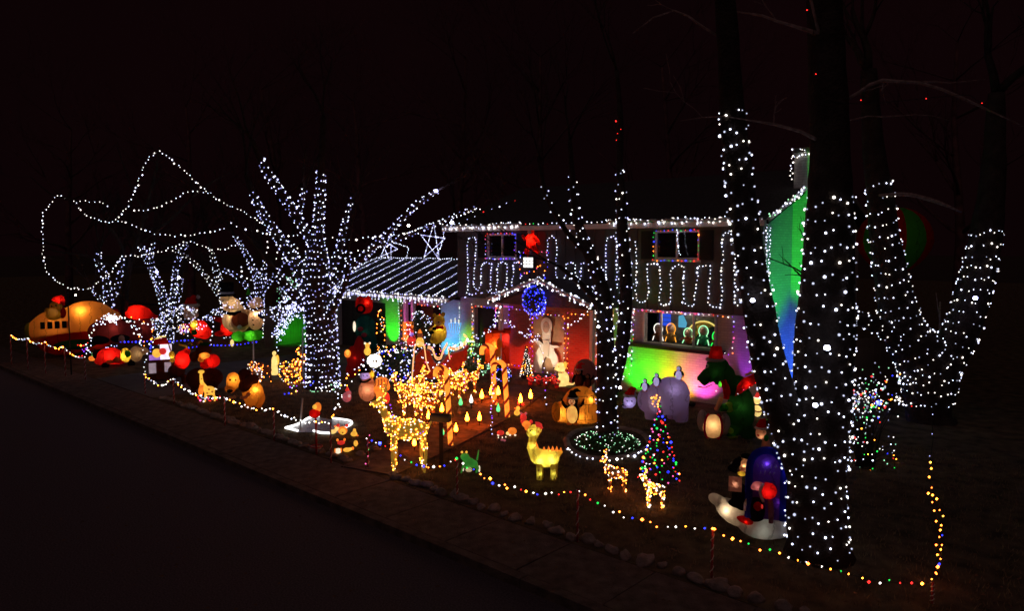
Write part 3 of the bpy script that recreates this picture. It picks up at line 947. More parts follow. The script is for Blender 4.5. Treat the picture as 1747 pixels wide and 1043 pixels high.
for i, (kx, kh, kc, oc) in enumerate(kids):
    m = solid('child_cloth_%d' % i, kc, .8, .15)
    b = MB().ell((kx, .22, kh * .3), (.13, .08, kh * .32)).tube([(kx - .08, .2, kh * .45), (kx - .22, .14, kh * .3)], [.045, .03], 6).tube([(kx + .08, .2, kh * .45), (kx + .2, .14, kh * .38)], [.045, .03], 6)
    b.build('child_figure', m, dis)
    MB().ell((kx, .2, kh * .78), (.12, .1, .12)).build('child_head', M_FACE, dis)
    ring_ = [(kx + .155 * math.cos(a), .19, kh * .78 + .165 * math.sin(a)) for a in [math.pi * (-.25 + 1.5 * k / 14) for k in range(15)]]
    ring_ = [(kx + .19, .18, .02)] + ring_ + [(kx - .19, .18, .02)]
    MB().tube(ring_, .014, 5).build('outline', glow('outline_' + oc, BULB[oc][0], 1.5), dis)
light('POINT', 'display_lamp', dis, (-.2, .05, .85), 7, (1, .85, .6), .05)
# ------------------------------------------------------------------ trees
M_BARK = solid('bark', (0.045, 0.035, 0.03), 0.95, 0.4, 5.0, 1.0, 24.0, spec=.1)
def limb_path(spec, Y):
    """spec: (px, py, depth offset in m, radius in m)"""
    pts = [P(a, b, Y + d) for a, b, d, r in spec]
    rad = [r for *_, r in spec]
    sm = smooth_path(pts, .22)
    # radius along the resampled path
    acc = [0]
    for a, b in zip(pts, pts[1:]):
        acc.append(acc[-1] + (b - a).length)
    tot, run, out = acc[-1], 0.0, []
    ln = [0]
    for a, b in zip(sm, sm[1:]):
        ln.append(ln[-1] + (b - a).length)
    for l in ln:
        q = l / ln[-1] * tot
        k = max(i for i in range(len(acc)) if acc[i] <= q + 1e-9)
        k = min(k, len(acc) - 2)
        t = (q - acc[k]) / max(1e-9, acc[k + 1] - acc[k])
        out.append(rad[k] + (rad[k + 1] - rad[k]) * t)
    return sm, out

def spiral(path, rad, row, sp, s0=0.0, s1=1.0, jit=.055):
    """bulb points wound round a limb: ROW between turns, SP between bulbs"""
    ln = [0]
    for a, b in zip(path, path[1:]):
        ln.append(ln[-1] + (b - a).length)
    tot = ln[-1]
    s, ang, pts = tot * s0, rnd.uniform(0, 6), []
    i = 0
    while s < tot * s1:
        while i < len(ln) - 2 and ln[i + 1] < s:
            i += 1
        t = (s - ln[i]) / max(1e-9, ln[i + 1] - ln[i])
        c = path[i].lerp(path[i + 1], t)
        r = rad[i] + (rad[i + 1] - rad[i]) * t + .022
        d = (path[i + 1] - path[i]).normalized()
        a = d.cross(Vector((.2, .9, .3))).normalized(); b = d.cross(a)
        pts.append(c + (a * math.cos(ang) + b * math.sin(ang)) * r + d * rnd.uniform(-jit, jit))
        step = sp * (rnd.uniform(.45, 1.3) if rnd.random() < .92 else rnd.uniform(1.5, 2.6))
        ang += step / r
        s += row * step / (2 * math.pi * r)
    return pts

def grow(mb, p, d, length, r, depth, rg, spread=.6, up=.12):
    """bare twigs"""
    n = 4
    pts, rr = [p], [r]
    for i in range(n):
        d = (d + Vector((rg.uniform(-1, 1), rg.uniform(-1, 1), rg.uniform(-1, 1) + up)) * .22).normalized()
        p = p + d * length / n
        pts.append(p); rr.append(max(.004, r * (1 - .55 * (i + 1) / n)))
        if depth > 0 and i >= 1:
            for _ in range(rg.choice((1, 1, 2))):
                q = (d + Vector((rg.uniform(-1, 1), rg.uniform(-1, 1), rg.uniform(-.6, 1))) * spread * 1.2).normalized()
                grow(mb, p, q, length * rg.uniform(.5, .72), rr[-1] * .68, depth - 1, rg, spread, up)
    mb.tube(pts, rr, 5 if r > .03 else 3)

def lit_tree(label, Y, limbs, wrap_label, colors, row, sp, r, fine=False, twigs=0, trunk=0, wraps=None, name='bare_tree', slim=1.0):
    base = limb_path(limbs[0], Y)[0][0].copy(); base.z = 0
    root = thing(name, label, 'tree', base)
    wr = thing('tree_light_wrap', wrap_label, 'string lights', base, 0, 'lights wound round the trees')
    allp, runs = [], []
    for i, sp_ in enumerate(limbs):
        path, rad = limb_path([(a, b, c, q if (i == 0 and b > 430) else q * slim) for a, b, c, q in sp_], Y)
        loc = [q - base for q in path]
        rr = [x_ * (1 + .10 * noise.noise(q * 2.3)) for x_, q in zip(rad, path)]
        if i == 0:
            z = loc[0].z
            loc = [loc[0] - Vector((0, 0, z + .1))] + loc[1:]
            rr[0] *= 1.25
        MB().tube(loc, rr, 14 if rad[0] > .2 else 8).build('trunk' if i <= trunk else 'limb', M_BARK, root)
        w = (wraps or {}).get(i, (0.0, 1.0))
        if w:
            runs.append(spiral(loc, rad, row, sp, *w)); allp += runs[-1]
        if twigs:
            mb = MB()
            rg = random.Random(i * 31 + int(Y * 10))
            d = (path[-1] - path[-2]).normalized()
            for _ in range(twigs):
                grow(mb, loc[-1], (d + Vector((rg.uniform(-.5, .5), rg.uniform(-.5, .5), rg.uniform(-.2, .5)))).normalized(), rg.uniform(1.2, 2.2), rad[-1] * .6, 2, rg)
            mb.build('twigs', M_BARK, root, kind='stuff')
    wire = MB()
    for run in runs:
        for i0 in range(0, len(run) - 1, 400):
            wire.tube(run[i0:i0 + 401], .004, 3)
    wire.build('wire', WIRE, wr)
    bulbs_on(wr, allp, colors, r, fine, .008)
    return root, wr

# the great two-stemmed tree close by
s = 10.6 / FOC
lit_tree('huge two stemmed tree wrapped in white lights near the pavement', 10.6, [
    [(1396, 960, 0, .45), (1394, 920, 0, .43), (1393, 820, .0, .41), (1400, 700, 0.0, .42), (1408, 560, 0.05, .40), (1414, 420, .1, .34), (1416, 280, .2, .29), (1412, 140, .3, .26), (1405, -20, .4, .24), (1400, -160, .5, .2)],
    [(1372, 810, 0, .26), (1340, 710, -.05, .26), (1312, 620, -.08, .235), (1290, 500, -.05, .215), (1271, 380, 0, .2), (1256, 260, .1, .19), (1249, 190, .15, .17), (1240, 40, .2, .15), (1228, -100, .3, .12)],
    ], 'neat white lights wound round the huge two stemmed tree', ['cool', 'cool', 'white', 'faint', 'faint'], .215, .14, .0195, True, 0, 1, {0: (.0, .565), 1: (.02, .70)})
# its faintly lit bare boughs
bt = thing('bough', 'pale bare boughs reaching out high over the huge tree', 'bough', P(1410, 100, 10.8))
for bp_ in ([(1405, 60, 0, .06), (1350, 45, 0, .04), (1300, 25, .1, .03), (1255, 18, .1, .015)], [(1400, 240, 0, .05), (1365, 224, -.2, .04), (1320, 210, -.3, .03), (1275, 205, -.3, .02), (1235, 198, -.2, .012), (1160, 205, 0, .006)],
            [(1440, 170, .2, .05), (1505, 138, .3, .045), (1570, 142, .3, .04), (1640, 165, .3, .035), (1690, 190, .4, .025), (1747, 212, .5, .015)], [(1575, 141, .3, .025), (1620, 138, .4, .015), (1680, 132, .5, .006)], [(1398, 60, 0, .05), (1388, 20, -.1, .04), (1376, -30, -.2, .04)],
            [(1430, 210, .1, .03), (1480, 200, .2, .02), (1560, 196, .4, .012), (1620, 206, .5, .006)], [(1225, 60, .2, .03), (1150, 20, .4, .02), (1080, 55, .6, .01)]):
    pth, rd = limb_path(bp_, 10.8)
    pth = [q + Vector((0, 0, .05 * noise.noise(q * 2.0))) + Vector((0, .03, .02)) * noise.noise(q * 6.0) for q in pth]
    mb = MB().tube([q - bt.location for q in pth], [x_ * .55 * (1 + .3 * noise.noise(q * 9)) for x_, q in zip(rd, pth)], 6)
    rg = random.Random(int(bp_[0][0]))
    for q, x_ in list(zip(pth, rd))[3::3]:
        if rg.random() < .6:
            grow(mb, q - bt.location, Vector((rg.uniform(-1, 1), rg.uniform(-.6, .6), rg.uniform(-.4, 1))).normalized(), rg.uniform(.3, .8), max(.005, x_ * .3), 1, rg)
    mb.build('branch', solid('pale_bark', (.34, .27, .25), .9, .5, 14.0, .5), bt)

# the two-armed tree on the right
lit_tree('broad forked tree wrapped in white lights at the right edge', 19.0, [
    [(1585, 735, 0, .52), (1583, 690, 0, .56), (1585, 640, 0, .72), (1572, 610, 0, .66), (1540, 560, 0, .52), (1522, 480, 0, .42), (1508, 400, 0, .36), (1502, 338, 0, .33), (1490, 250, .2, .26), (1482, 120, .4, .2)],
    [(1590, 655, 0, .5), (1615, 610, 0, .46), (1642, 560, .1, .44), (1660, 500, .2, .42), (1675, 440, .3, .4), (1682, 402, .3, .38), (1694, 300, .5, .3), (1700, 160, .8, .2)],
    [(1540, 585, -.2, .3), (1505, 560, -.3, .22), (1470, 545, -.4, .18), (1440, 535, -.4, .14)],
    ], 'white lights wound round the broad forked tree', ['cool', 'white', 'faint', 'cool'], .31, .155, .023, False, 2, 0, {0: (.05, .70), 1: (.0, .55), 2: (.1, 1.0)})
sb = thing('sapling', 'thin bare sapling between the arms of the broad forked tree', 'sapling', G(1600, 690))
for q in ([(1604, 690, 0, .045), (1604, 640, 0, .04), (1603, 580, 0, .035), (1604, 515, 0, .02)], [(1604, 560, 0, .025), (1625, 535, 0, .018), (1640, 520, .1, .01)], [(1603, 545, 0, .02), (1597, 500, .1, .012)]):
    pth, rd = limb_path(q, 21.5)
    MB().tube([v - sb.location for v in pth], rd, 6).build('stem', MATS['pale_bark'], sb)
bn = thing('bough', 'pale bough arching over the broad forked tree', 'bough', P(1560, 340, 18.5))
pth, rd = limb_path([(1500, 333, 0, .03), (1550, 332, 0, .05), (1600, 345, 0, .045), (1640, 362, 0, .02)], 18.6)
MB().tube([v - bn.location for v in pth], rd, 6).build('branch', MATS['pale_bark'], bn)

# slim tree before the porch
lit_tree('slim lit tree standing in a ring bed before the house', 16.9, [
    [(1036, 765, 0, .25), (1036, 730, 0, .23), (1034, 640, 0, .22), (1032, 560, 0, .20), (1028, 500, 0, .18), (1012, 450, .2, .14), (992, 400, .4, .115), (982, 360, .5, .1), (978, 325, .6, .085), (972, 240, .8, .05)],
    [(1040, 690, .1, .14), (1056, 620, .2, .155), (1065, 560, .3, .16), (1068, 480, .4, .15), (1063, 410, .5, .14), (1060, 345, .6, .115), (1057, 280, .8, .09), (1058, 200, 1.0, .07), (1052, 120, 1.2, .05)],
    [(1000, 430, .3, .08), (970, 400, .2, .065), (948, 365, .1, .055), (932, 332, .0, .05), (918, 270, 0, .03)],
    [(1030, 540, -.1, .1), (1010, 505, -.3, .08), (980, 475, -.4, .06), (955, 455, -.5, .04)],
    ], 'white lights wound round the slim tree before the porch', ['cool', 'cool', 'blueish', 'white', 'faint'], .27, .16, .022, False, 2, 0, {0: (.0, .88), 1: (.05, .70), 2: (.1, .75), 3: (.1, 1)})

# spreading tree before the garage
lit_tree('spreading lit tree beside the driveway before the garage', 23.7, [
    [(551, 668, 0, .60), (551, 655, 0, .54), (550, 600, 0, .50), (546, 540, 0, .50), (542, 480, 0, .5), (540, 440, 0, .36), (542, 400, 0, .24), (546, 340, 0, .2), (548, 292, 0, .18), (552, 200, .3, .1)],
    [(525, 500, 0, .3), (505, 450, .1, .26), (478, 410, .2, .22), (458, 380, .3, .19), (442, 355, .4, .17), (420, 300, .6, .1)],
    [(535, 420, 0, .2), (515, 385, -.1, .19), (490, 345, -.2, .2), (470, 315, -.3, .18), (457, 297, -.3, .17), (430, 240, -.4, .1)],
    [(508, 372, -.1, .1), (514, 345, -.1, .1), (520, 322, -.1, .09)],
    [(558, 470, 0, .2), (578, 430, .2, .15), (588, 380, .3, .1), (600, 340, .3, .06)],
    [(555, 490, -.3, .22), (600, 455, -.4, .16), (640, 420, -.6, .13), (675, 385, -.8, .11), (710, 350, -.9, .1), (747, 325, -1, .08)],
    [(640, 422, -.5, .08), (700, 400, -.6, .07), (760, 375, -.7, .06), (820, 350, -.8, .05)],
    [(520, 520, -.2, .24), (490, 490, -.3, .2), (470, 462, -.4, .15)],
    [(560, 540, -.3, .2), (590, 480, -.5, .12), (594, 430, -.5, .09)],
    ], 'bluish white lights wound round the spreading tree by the driveway', ['blueish', 'cool', 'faintblue', 'cool', 'blueish'], .2, .125, .026, False, 2, 0, {0: (.0, .80), 1: (0, .85), 2: (0, .84), 6: (.1, 1)}, slim=.72)

# small lit trees at the far left
lit_tree('small forked lit tree behind the inflatable aeroplane', 31.5, [
    [(190, 590, 0, .2), (188, 545, 0, .2), (184, 500, 0, .16), (178, 470, 0, .13), (167, 445, 0, .11), (170, 425, 0, .09)], [(186, 530, 0, .13), (196, 500, .1, .12), (205, 470, .2, .1), (208, 440, .3, .09)], [(185, 540, 0, .12), (172, 515, -.1, .1), (157, 490, -.2, .08)],
    ], 'white lights wound round the small forked tree behind the aeroplane', ['cool', 'blueish'], .24, .14, .027, twigs=3, slim=.8)
lit_tree('second small lit tree with three upright stems', 34.5, [
    [(288, 600, 0, .22), (285, 545, 0, .22), (275, 500, 0, .18), (262, 465, 0, .16), (248, 435, 0, .14), (232, 408, 0, .12)], [(286, 560, 0, .16), (295, 510, .1, .15), (300, 460, .2, .13), (312, 425, .3, .11), (322, 414, .3, .1)], [(284, 530, 0, .13), (268, 480, -.1, .12), (258, 440, -.2, .1), (262, 412, -.2, .09)], [(290, 540, 0, .13), (306, 500, 0, .12), (309, 470, 0, .1)],
    ], 'bluish lights wound round the tree with three upright stems', ['blueish', 'cool'], .22, .14, .027, twigs=3, slim=.8)
lit_tree('third small lit tree leaning over the snowmen', 36.5, [
    [(392, 600, 0, .2), (388, 560, 0, .2), (380, 500, 0, .17), (368, 460, 0, .13), (360, 425, 0, .11)], [(384, 520, 0, .14), (350, 470, .1, .11), (320, 440, .2, .1), (295, 425, .2, .08)],
    ], 'white lights wound round the small tree leaning over the snowmen', ['cool', 'white'], .22, .14, .026, twigs=3, slim=.8)
lit_tree('fourth small lit tree with bluish lights right of the snowmen', 36.5, [
    [(446, 590, 0, .2), (444, 545, 0, .2), (442, 490, 0, .18), (430, 455, 0, .14), (415, 425, 0, .12), (400, 402, 0, .1)], [(444, 510, 0, .14), (450, 475, .1, .12), (452, 445, .2, .1)], [(445, 530, 0, .12), (425, 495, -.1, .12), (402, 470, -.2, .11), (378, 460, -.2, .08)], [(446, 500, 0, .12), (468, 470, .1, .1), (488, 440, .2, .08)],
    ], 'bluish lights wound round the small tree right of the snowmen', ['blueish', 'blueish', 'cool'], .22, .13, .026, twigs=3, slim=.8)

# strands swung through the air between the far trees
def air(label, pts, Y, sp=.2, r=.03, col=('cool', 'white'), jit=.04):
    n = len(pts)
    q = [P(a, b, Y + (c[0] if c else 0)) for a, b, *c in pts]
    return light_string('swag_lights', label, q, sp, list(col), r, 'light strands swung between the trees', jit=jit)
air('long white strand hanging down in a great loop at the far left', [(128, 342), (96, 335), (84, 352), (72, 368), (72, 400), (74, 430), (78, 458), (90, 475), (108, 486), (122, 494), (135, 490)], 30, .15)
air('white strand dipping then peaking high over the small far trees', [(128, 342), (138, 360), (158, 372), (183, 380), (200, 374), (215, 355), (228, 330), (240, 300), (252, 272), (272, 258), (288, 270), (312, 290), (345, 320), (380, 345), (420, 365), (470, 395)], 29, .15)
hang = thing('bare_tree', 'bare tree whose dark limbs carry the white strands at the far left', 'tree', P(212, 590, 35.7))
for q, (lw, ll) in enumerate((('trunk', [(212, 598, 6, .2), (212, 540, 5, .17), (218, 470, 3, .13), (240, 390, 1, .09), (264, 300, 0, .06), (272, 250, 0, .03)]), ('limb', [(218, 465, 3, .1), (205, 415, 1.5, .07), (175, 375, 0, .05), (130, 342, 0, .035), (90, 333, 0, .025), (50, 300, .2, .012)]), ('limb', [(230, 420, 2, .08), (285, 380, .6, .06), (345, 322, 0, .045), (400, 290, 0, .02)]), ('limb', [(218, 470, 3, .06), (160, 440, 1, .05), (100, 430, -.3, .035), (74, 420, -.4, .02)]), ('limb', [(252, 370, 0, .05), (225, 320, .2, .035), (200, 250, .4, .015)]))):
    pth, rd = limb_path(ll, 29.7)
    mb = MB().tube([v - hang.location for v in pth], rd, 7)
    rg = random.Random(900 + q)
    for v, x_ in list(zip(pth, rd))[6::5]:
        grow(mb, v - hang.location, Vector((rg.uniform(-1, 1), rg.uniform(-.6, .6), rg.uniform(-.2, 1))).normalized(), rg.uniform(.6, 1.5), x_ * .5, 2, rg)
    mb.build(lw, M_BARK, hang)
air('faint white strand at the left below the peak', [(128, 342), (150, 344), (172, 344), (188, 352)], 30.5)
air('white strand crossing under the high peak', [(228, 360), (260, 357), (290, 346), (325, 325), (358, 330)], 29.5)
air('white strand sagging between the left loop and the spreading tree', [(200, 376), (230, 386), (270, 400), (320, 402), (360, 396), (384, 390)], 29.5)
air('white strand from mid air down to the spreading tree', [(394, 382), (430, 394), (470, 400), (520, 402)], 28)
air('white strand from the far loop over the three upright stems', [(135, 492), (150, 494), (170, 480), (190, 462), (208, 438), (238, 438), (262, 432), (290, 424), (312, 414), (330, 413), (355, 424), (380, 425), (410, 414)], 30, .16)
air('white strand from the spreading tree to the star', [(556, 407), (610, 408), (640, 405), (690, 400)], 24.5)
air('lower white strand from the spreading tree to the roof', [(560, 430), (605, 430), (625, 428), (660, 420)], 24.8)
air('double white strand from the star up past the main roof corner', [(640, 405), (690, 398), (740, 380), (780, 370), (820, 355)], 25.5, .14)
air('thin strand with red lights running out over the main roof', [(770, 385), (820, 365), (860, 350), (885, 340)], 26, .3, .02, ('cool', 'red', 'blueish'))
air('white strand wound in a loop left of the spreading tree', [(432, 458), (412, 455), (411, 470), (424, 478), (440, 472), (452, 445), (458, 410)], 27)
air('white swirl of lights at the fork of the spreading tree', [(470, 440), (480, 420), (505, 418), (510, 432), (495, 445), (475, 440)], 23)

# far bare trees, barely lit
M_FARBARK = solid('reddish_bark', (.12, .052, .055), .95, .5, 3.0, .8, 20.0, spec=.1)
def far_tree(px, Y, h, label, seed):
    base = P(px, 600, Y); base.z = 0
    rg = random.Random(seed)
    root = thing('bare_tree', label, 'tree', base, 0, 'tall bare trees behind the house')
    tr = [Vector((0, 0, -.1))]
    d = Vector((rg.uniform(-.1, .1), rg.uniform(-.1, .1), 1)).normalized()
    for i in range(8):
        d = (d + Vector((rg.uniform(-.1, .1), rg.uniform(-.1, .1), .1))).normalized()
        tr.append(tr[-1] + d * h / 8)
    rr = [.28 * (1 - .8 * i / 8) for i in range(9)]
    MB().tube(tr, rr, 8).build('trunk', M_FARBARK, root)
    mb = MB()
    for i in range(3, 9):
        for _ in range(2):
            a = rg.uniform(0, 6.28)
            grow(mb, tr[i], Vector((math.cos(a), math.sin(a), rg.uniform(.3, 1.0))).normalized(), h * rg.uniform(.2, .34), rr[i] * .5, 3, rg)
    mb.build('branches', M_FARBARK, root, kind='stuff')
for i, (px, Y, h, lb) in enumerate([(330, 44, 13, 'tall bare tree far behind the small lit trees'), (470, 48, 15, 'tall bare tree rising behind the spreading lit tree'), (640, 42, 13, 'tall bare tree behind the garage roof'), (770, 46, 16, 'tall bare tree behind the meeting of garage and main roof'),
        (900, 40, 15, 'tall bare tree behind the main roof near the garage'), (1130, 38, 14, 'tall bare tree behind the right upper window'), (1640, 32, 14, 'tall bare tree in the dark beyond the forked tree'), (120, 46, 12, 'tall bare tree in the dark at the far left')]):
    far_tree(px, Y, h, lb, 100 + i)
# ------------------------------------------------------------------ yard figures
class Kit:
    """one yard figure; shapes are given where they show in the photograph, in its pixels, and turned into metres at the figure's own distance"""
    def __init__(s, name, label, cat, bx, by, group=None, z=0.0, turn=0.0, Y=None):
        p = G(bx, by, z) if Y is None else P(bx, by, Y)
        s.bx, s.by = bx, by
        s.s = math.hypot(p.x, p.y) * math.cos(math.atan((bx - 873.5) / FOC)) / FOC
        dist = math.hypot(p.x, p.y)
        s.kz = 1.0 / math.cos(math.atan2(CAM_H - p.z, dist)) if p.z < CAM_H else 1.0
        s.root = thing(name, label, cat, p, -math.atan2(p.x, p.y) + turn, group)
    def p(s, x, y, d=0.0):
        return Vector(((x - s.bx) * s.s, d * s.s, (s.by - y) * s.s * s.kz))
    def _fin(s, mb, part, m, fuse, smooth=True, label=None, kind=None, under=None):
        o = mb.build(part, m, under or s.root, smooth, kind, label)
        if fuse:
            o['fuse'] = max(.02, fuse * s.s)
        return o
    def ell(s, part, m, items, fuse=0, **k):
        mb = MB()
        for it in items:
            x, y, rx, rz = it[:4]
            ry = it[4] if len(it) > 4 and it[4] else (rx + rz) / 2 if abs(rx - rz) < max(rx, rz) * .7 else min(rx, rz)
            d = it[5] if len(it) > 5 else 0
            rot = Matrix.Rotation(math.radians(it[6]), 3, 'Y') if len(it) > 6 else None
            mb.ell(s.p(x, y, d), (rx * s.s, ry * s.s, rz * s.s), rot)
        return s._fin(mb, part, m, fuse, **k)
    def tube(s, part, m, lines, n=8, smooth_=True, fuse=0, **k):
        mb = MB()
        for ln in lines:
            pts = [s.p(*q[:2], q[3] if len(q) > 3 else 0) for q in ln]
            rr = [q[2] * s.s for q in ln]
            if smooth_ and len(pts) > 2:
                fine = smooth_path(pts, max(.03, 2 * s.s))
                rr = [rr[min(len(rr) - 1, int(i / max(1, len(fine) - 1) * (len(rr) - 1) + .5))] for i in range(len(fine))]
                pts = fine
            mb.tube(pts, rr, n)
        return s._fin(mb, part, m, fuse, **k)
    def mixed(s, part, m, ells, tubes, fuse, **k):
        mb = MB()
        for it in ells:
            x, y, rx, rz = it[:4]
            ry = it[4] if len(it) > 4 and it[4] else (rx + rz) / 2
            d = it[5] if len(it) > 5 else 0
            rot = Matrix.Rotation(math.radians(it[6]), 3, 'Y') if len(it) > 6 else None
            mb.ell(s.p(x, y, d), (rx * s.s, ry * s.s, rz * s.s), rot, 20, 12)
        for ln in tubes:
            mb.tube([s.p(q[0], q[1], q[3] if len(q) > 3 else 0) for q in ln], [q[2] * s.s for q in ln], 12)
        return s._fin(mb, part, m, fuse, **k)
    def box(s, part, m, x0, x1, y0, y1, d0, d1, taper=1.0, **k):
        a, b = s.p(x0, y1, d0), s.p(x1, y0, d1)
        c = (a + b) / 2
        return s._fin(MB().box(c, (b.x - a.x, b.y - a.y, b.z - a.z), None, taper), part, m, 0, False, **k)
    def poly(s, part, m, pts, d0, d1, **k):
        q = [s.p(x, y) for x, y in pts]
        return s._fin(MB().prism([(v.x, v.z) for v in q], d0 * s.s, d1 * s.s), part, m, 0, False, **k)
    def cone(s, part, m, x, y0, y1, r0, r1, d=0, n=14, **k):
        a, b = s.p(x, y0, d), s.p(x, y1, d)
        return s._fin(MB().lathe([(r0 * s.s, a.z), (r1 * s.s, b.z)], (a.x, a.y, 0), n), part, m, 0, **k)
    def lamp(s, x, y, dpx, lum, col=(1, .75, .45), d=0, size=.06):
        """lamp inside a fabric skin, LUM: how bright the skin shows DPX away"""
        dist = dpx * s.s
        light('POINT', 'inner_lamp', s.root, s.p(x, y, d - dpx * .5), 1.05 * lum * math.pi * 4 * math.pi * dist * dist / .55, col, min(size, dist * .2))
    def bulbs(s, lines, sp, colors, r, jit=.01):
        pts = []
        for ln in lines:
            pts += even([s.p(q[0], q[1], q[2] if len(q) > 2 else 0) for q in ln], sp)
        bulbs_on(s.root, pts, colors, r, False, jit)
    def shell_bulbs(s, o, n, colors, r, lift=.01):
        """bulbs spread over the faces of a part"""
        me = o.data
        areas = [f.area for f in me.polygons]
        pts = []
        for f in rnd.choices(list(me.polygons), areas, k=n):
            vs = [me.vertices[i].co for i in f.vertices]
            w = [rnd.random() for _ in vs]; t = sum(w)
            q = Vector((0, 0, 0))
            for a, b in zip(vs, w):
                q += a * (b / t)
            pts.append(q + f.normal * lift)
        bulbs_on(s.root, pts, colors, r, False, .006)

NY = lambda n, c, t=.6: fabric('nylon_' + n, c, t)
N_WHITE = NY('white', (.82, .78, .72)); N_RED = NY('red', (.75, .015, .012)); N_GREEN = NY('green', (.03, .35, .03)); N_DGREEN = NY('dark_green', (.02, .10, .02), .35)
N_ORANGE = NY('orange', (.85, .34, .07)); N_YELLOW = NY('yellow', (.85, .6, .08)); N_BLACK = NY('black', (.012, .012, .014), .1); N_BROWN = NY('brown', (.16, .05, .025), .4)
N_PURPLE = NY('purple', (.22, .08, .5)); N_BLUE = NY('blue', (.04, .04, .5)); N_CREAM = NY('cream', (.85, .62, .38)); N_SKIN = NY('skin', (.8, .45, .28)); N_LILAC = NY('lilac', (.62, .52, .75))
N_PINK = NY('pink', (.7, .25, .3)); N_TEAL = NY('deep_teal', (.01, .09, .08), .3)
PL = lambda n, c, st: plastic('plastic_' + n, c, st)
P_YEL = PL('yellow', (1, .52, .06), .95); P_ORA = PL('orange', (1, .24, .025), .85); P_RED = PL('red', (.9, .04, .03), .55); P_WHT = PL('white', (1, .86, .62), 1.1); P_GRN = PL('green', (.10, .8, .12), .45); P_CRM = PL('cream', (1, .72, .22), 1.0)
P_BRN = PL('brown', (.35, .08, .03), .3); P_PNK = PL('pink', (.8, .2, .25), .25); P_HOT = PL('hot_white', (1, .95, .8), 2.2); P_PUR = PL('violet', (.55, .25, 1), .5)
M_BRONZE = solid('dark_stake', (.03, .025, .02), .6, .2)
def santa_head(k, x, y, r, d=0, hat=N_RED, face=N_SKIN, beard=N_WHITE, tip=None):
    k.ell('face', face, [(x, y, r, r, r, d)])
    k.ell('beard', beard, [(x, y + r * .75, r * 1.02, r * .85, r * .8, d - r * .45)])
    k.tube('hat', hat, [[(x, y - r * .5, r * .95, d), (x + r * .1, y - r * 1.1, r * .75, d), (x + r * .5, y - r * 1.7, r * .35, d), (x + r * .95, y - r * 1.7, r * .12, d)]])
    k.tube('hat_brim', beard, [[(x + r * math.cos(a), y - r * .5, r * .24, d + r * math.sin(a)) for a in [6.2832 * q / 12 for q in range(13)]]], smooth_=False)
    k.ell('pompom', beard, [(x + r * 1.0, y - r * 1.65, r * .28, r * .28, r * .28, d)])
    k.ell('eyes', N_BLACK, [(x - r * .35, y - r * .05, r * .12, r * .14, r * .1, d - r * .9), (x + r * .35, y - r * .05, r * .12, r * .14, r * .1, d - r * .9)], kind='stuff')
    k.ell('nose', N_PINK, [(x, y + r * .2, r * .2, r * .18, r * .2, d - r)])
# ---- aeroplane
k = Kit('inflatable_aeroplane', 'large inflatable aeroplane with orange body, red belly and four dark windows', 'inflatable', 128, 606)
k.mixed('body', N_ORANGE, [(110, 560, 47, 34, 30), (150, 548, 45, 34, 28), (84, 562, 24, 24, 22), (182, 545, 20, 14, 14)], [], 3.0)
k.mixed('belly', N_RED, [(115, 578, 44, 27, 31, -2), (150, 578, 40, 22, 29, -2)], [], 3.0)
k.ell('nose', NY('olive', (.35, .42, .05)), [(64, 562, 7, 15, 12)])
for i in range(4):
    k.box('window', N_BLACK, 81 + i * 10.2, 87.5 + i * 10.2, 545, 556, -33 + (1.5 - abs(i - 1.5)) * -1.2, -25)
k.ell('wing', N_DGREEN, [(130, 584, 32, 8, 30, -36)])
k.ell('tail_fin', N_RED, [(192, 552, 10, 22, 4)])
k.lamp(140, 532, 24, .55, (1, .6, .2), -4); k.lamp(104, 552, 24, .24, (1, .6, .25), -2); k.lamp(118, 588, 20, .22, (1, .5, .3), -8)
k = Kit('inflatable_santa', 'glowing yellow faced santa pilot on top of the aeroplane nose', 'inflatable', 93, 545, Y=29.8)
k.mixed('body', N_YELLOW, [(92, 536, 12, 11, 10), (96, 524, 10, 11, 9)], [[(86, 531, 4), (80, 527, 3)]], 1.5); k.ell('beard', N_CREAM, [(91, 533, 8, 8, 5, -7)]); k.ell('eyes', N_BLACK, [(90, 522, 1.2, 1.4, 1, -9), (96, 521, 1.2, 1.4, 1, -9)], kind='stuff')
k.tube('hat', N_RED, [[(97, 516, 8.5), (100, 511, 7), (104, 512, 5), (107, 522, 3)]]); k.ell('coat_back', N_RED, [(105, 534, 5.5, 10, 6)])
k.lamp(93, 533, 10, 1.3, (1, .75, .3)); k.lamp(99, 514, 7, .9, (1, .5, .3))

# ---- red helicopter behind
k = Kit('inflatable_helicopter', 'round red inflatable helicopter behind the light arch', 'inflatable', 240, 585)
k.mixed('cabin', N_RED, [(238, 534, 21, 12, 14), (236, 528, 15, 8, 12)], [[(250, 536, 9), (262, 541, 4), (268, 543, 3)]], 1.6)
k.mixed('lower_hull', NY('dusky_red', (.35, .05, .05), .4), [(246, 558, 18, 16, 14), (244, 574, 14, 11, 12)], [], 2)
k.tube('rotor', N_BLACK, [[(215, 520, 1.5), (240, 519, 1.5), (268, 521, 1.5)]]); k.lamp(234, 532, 11, 1.2, (1, .6, .25)); k.lamp(246, 558, 16, .06, (1, .6, .4))

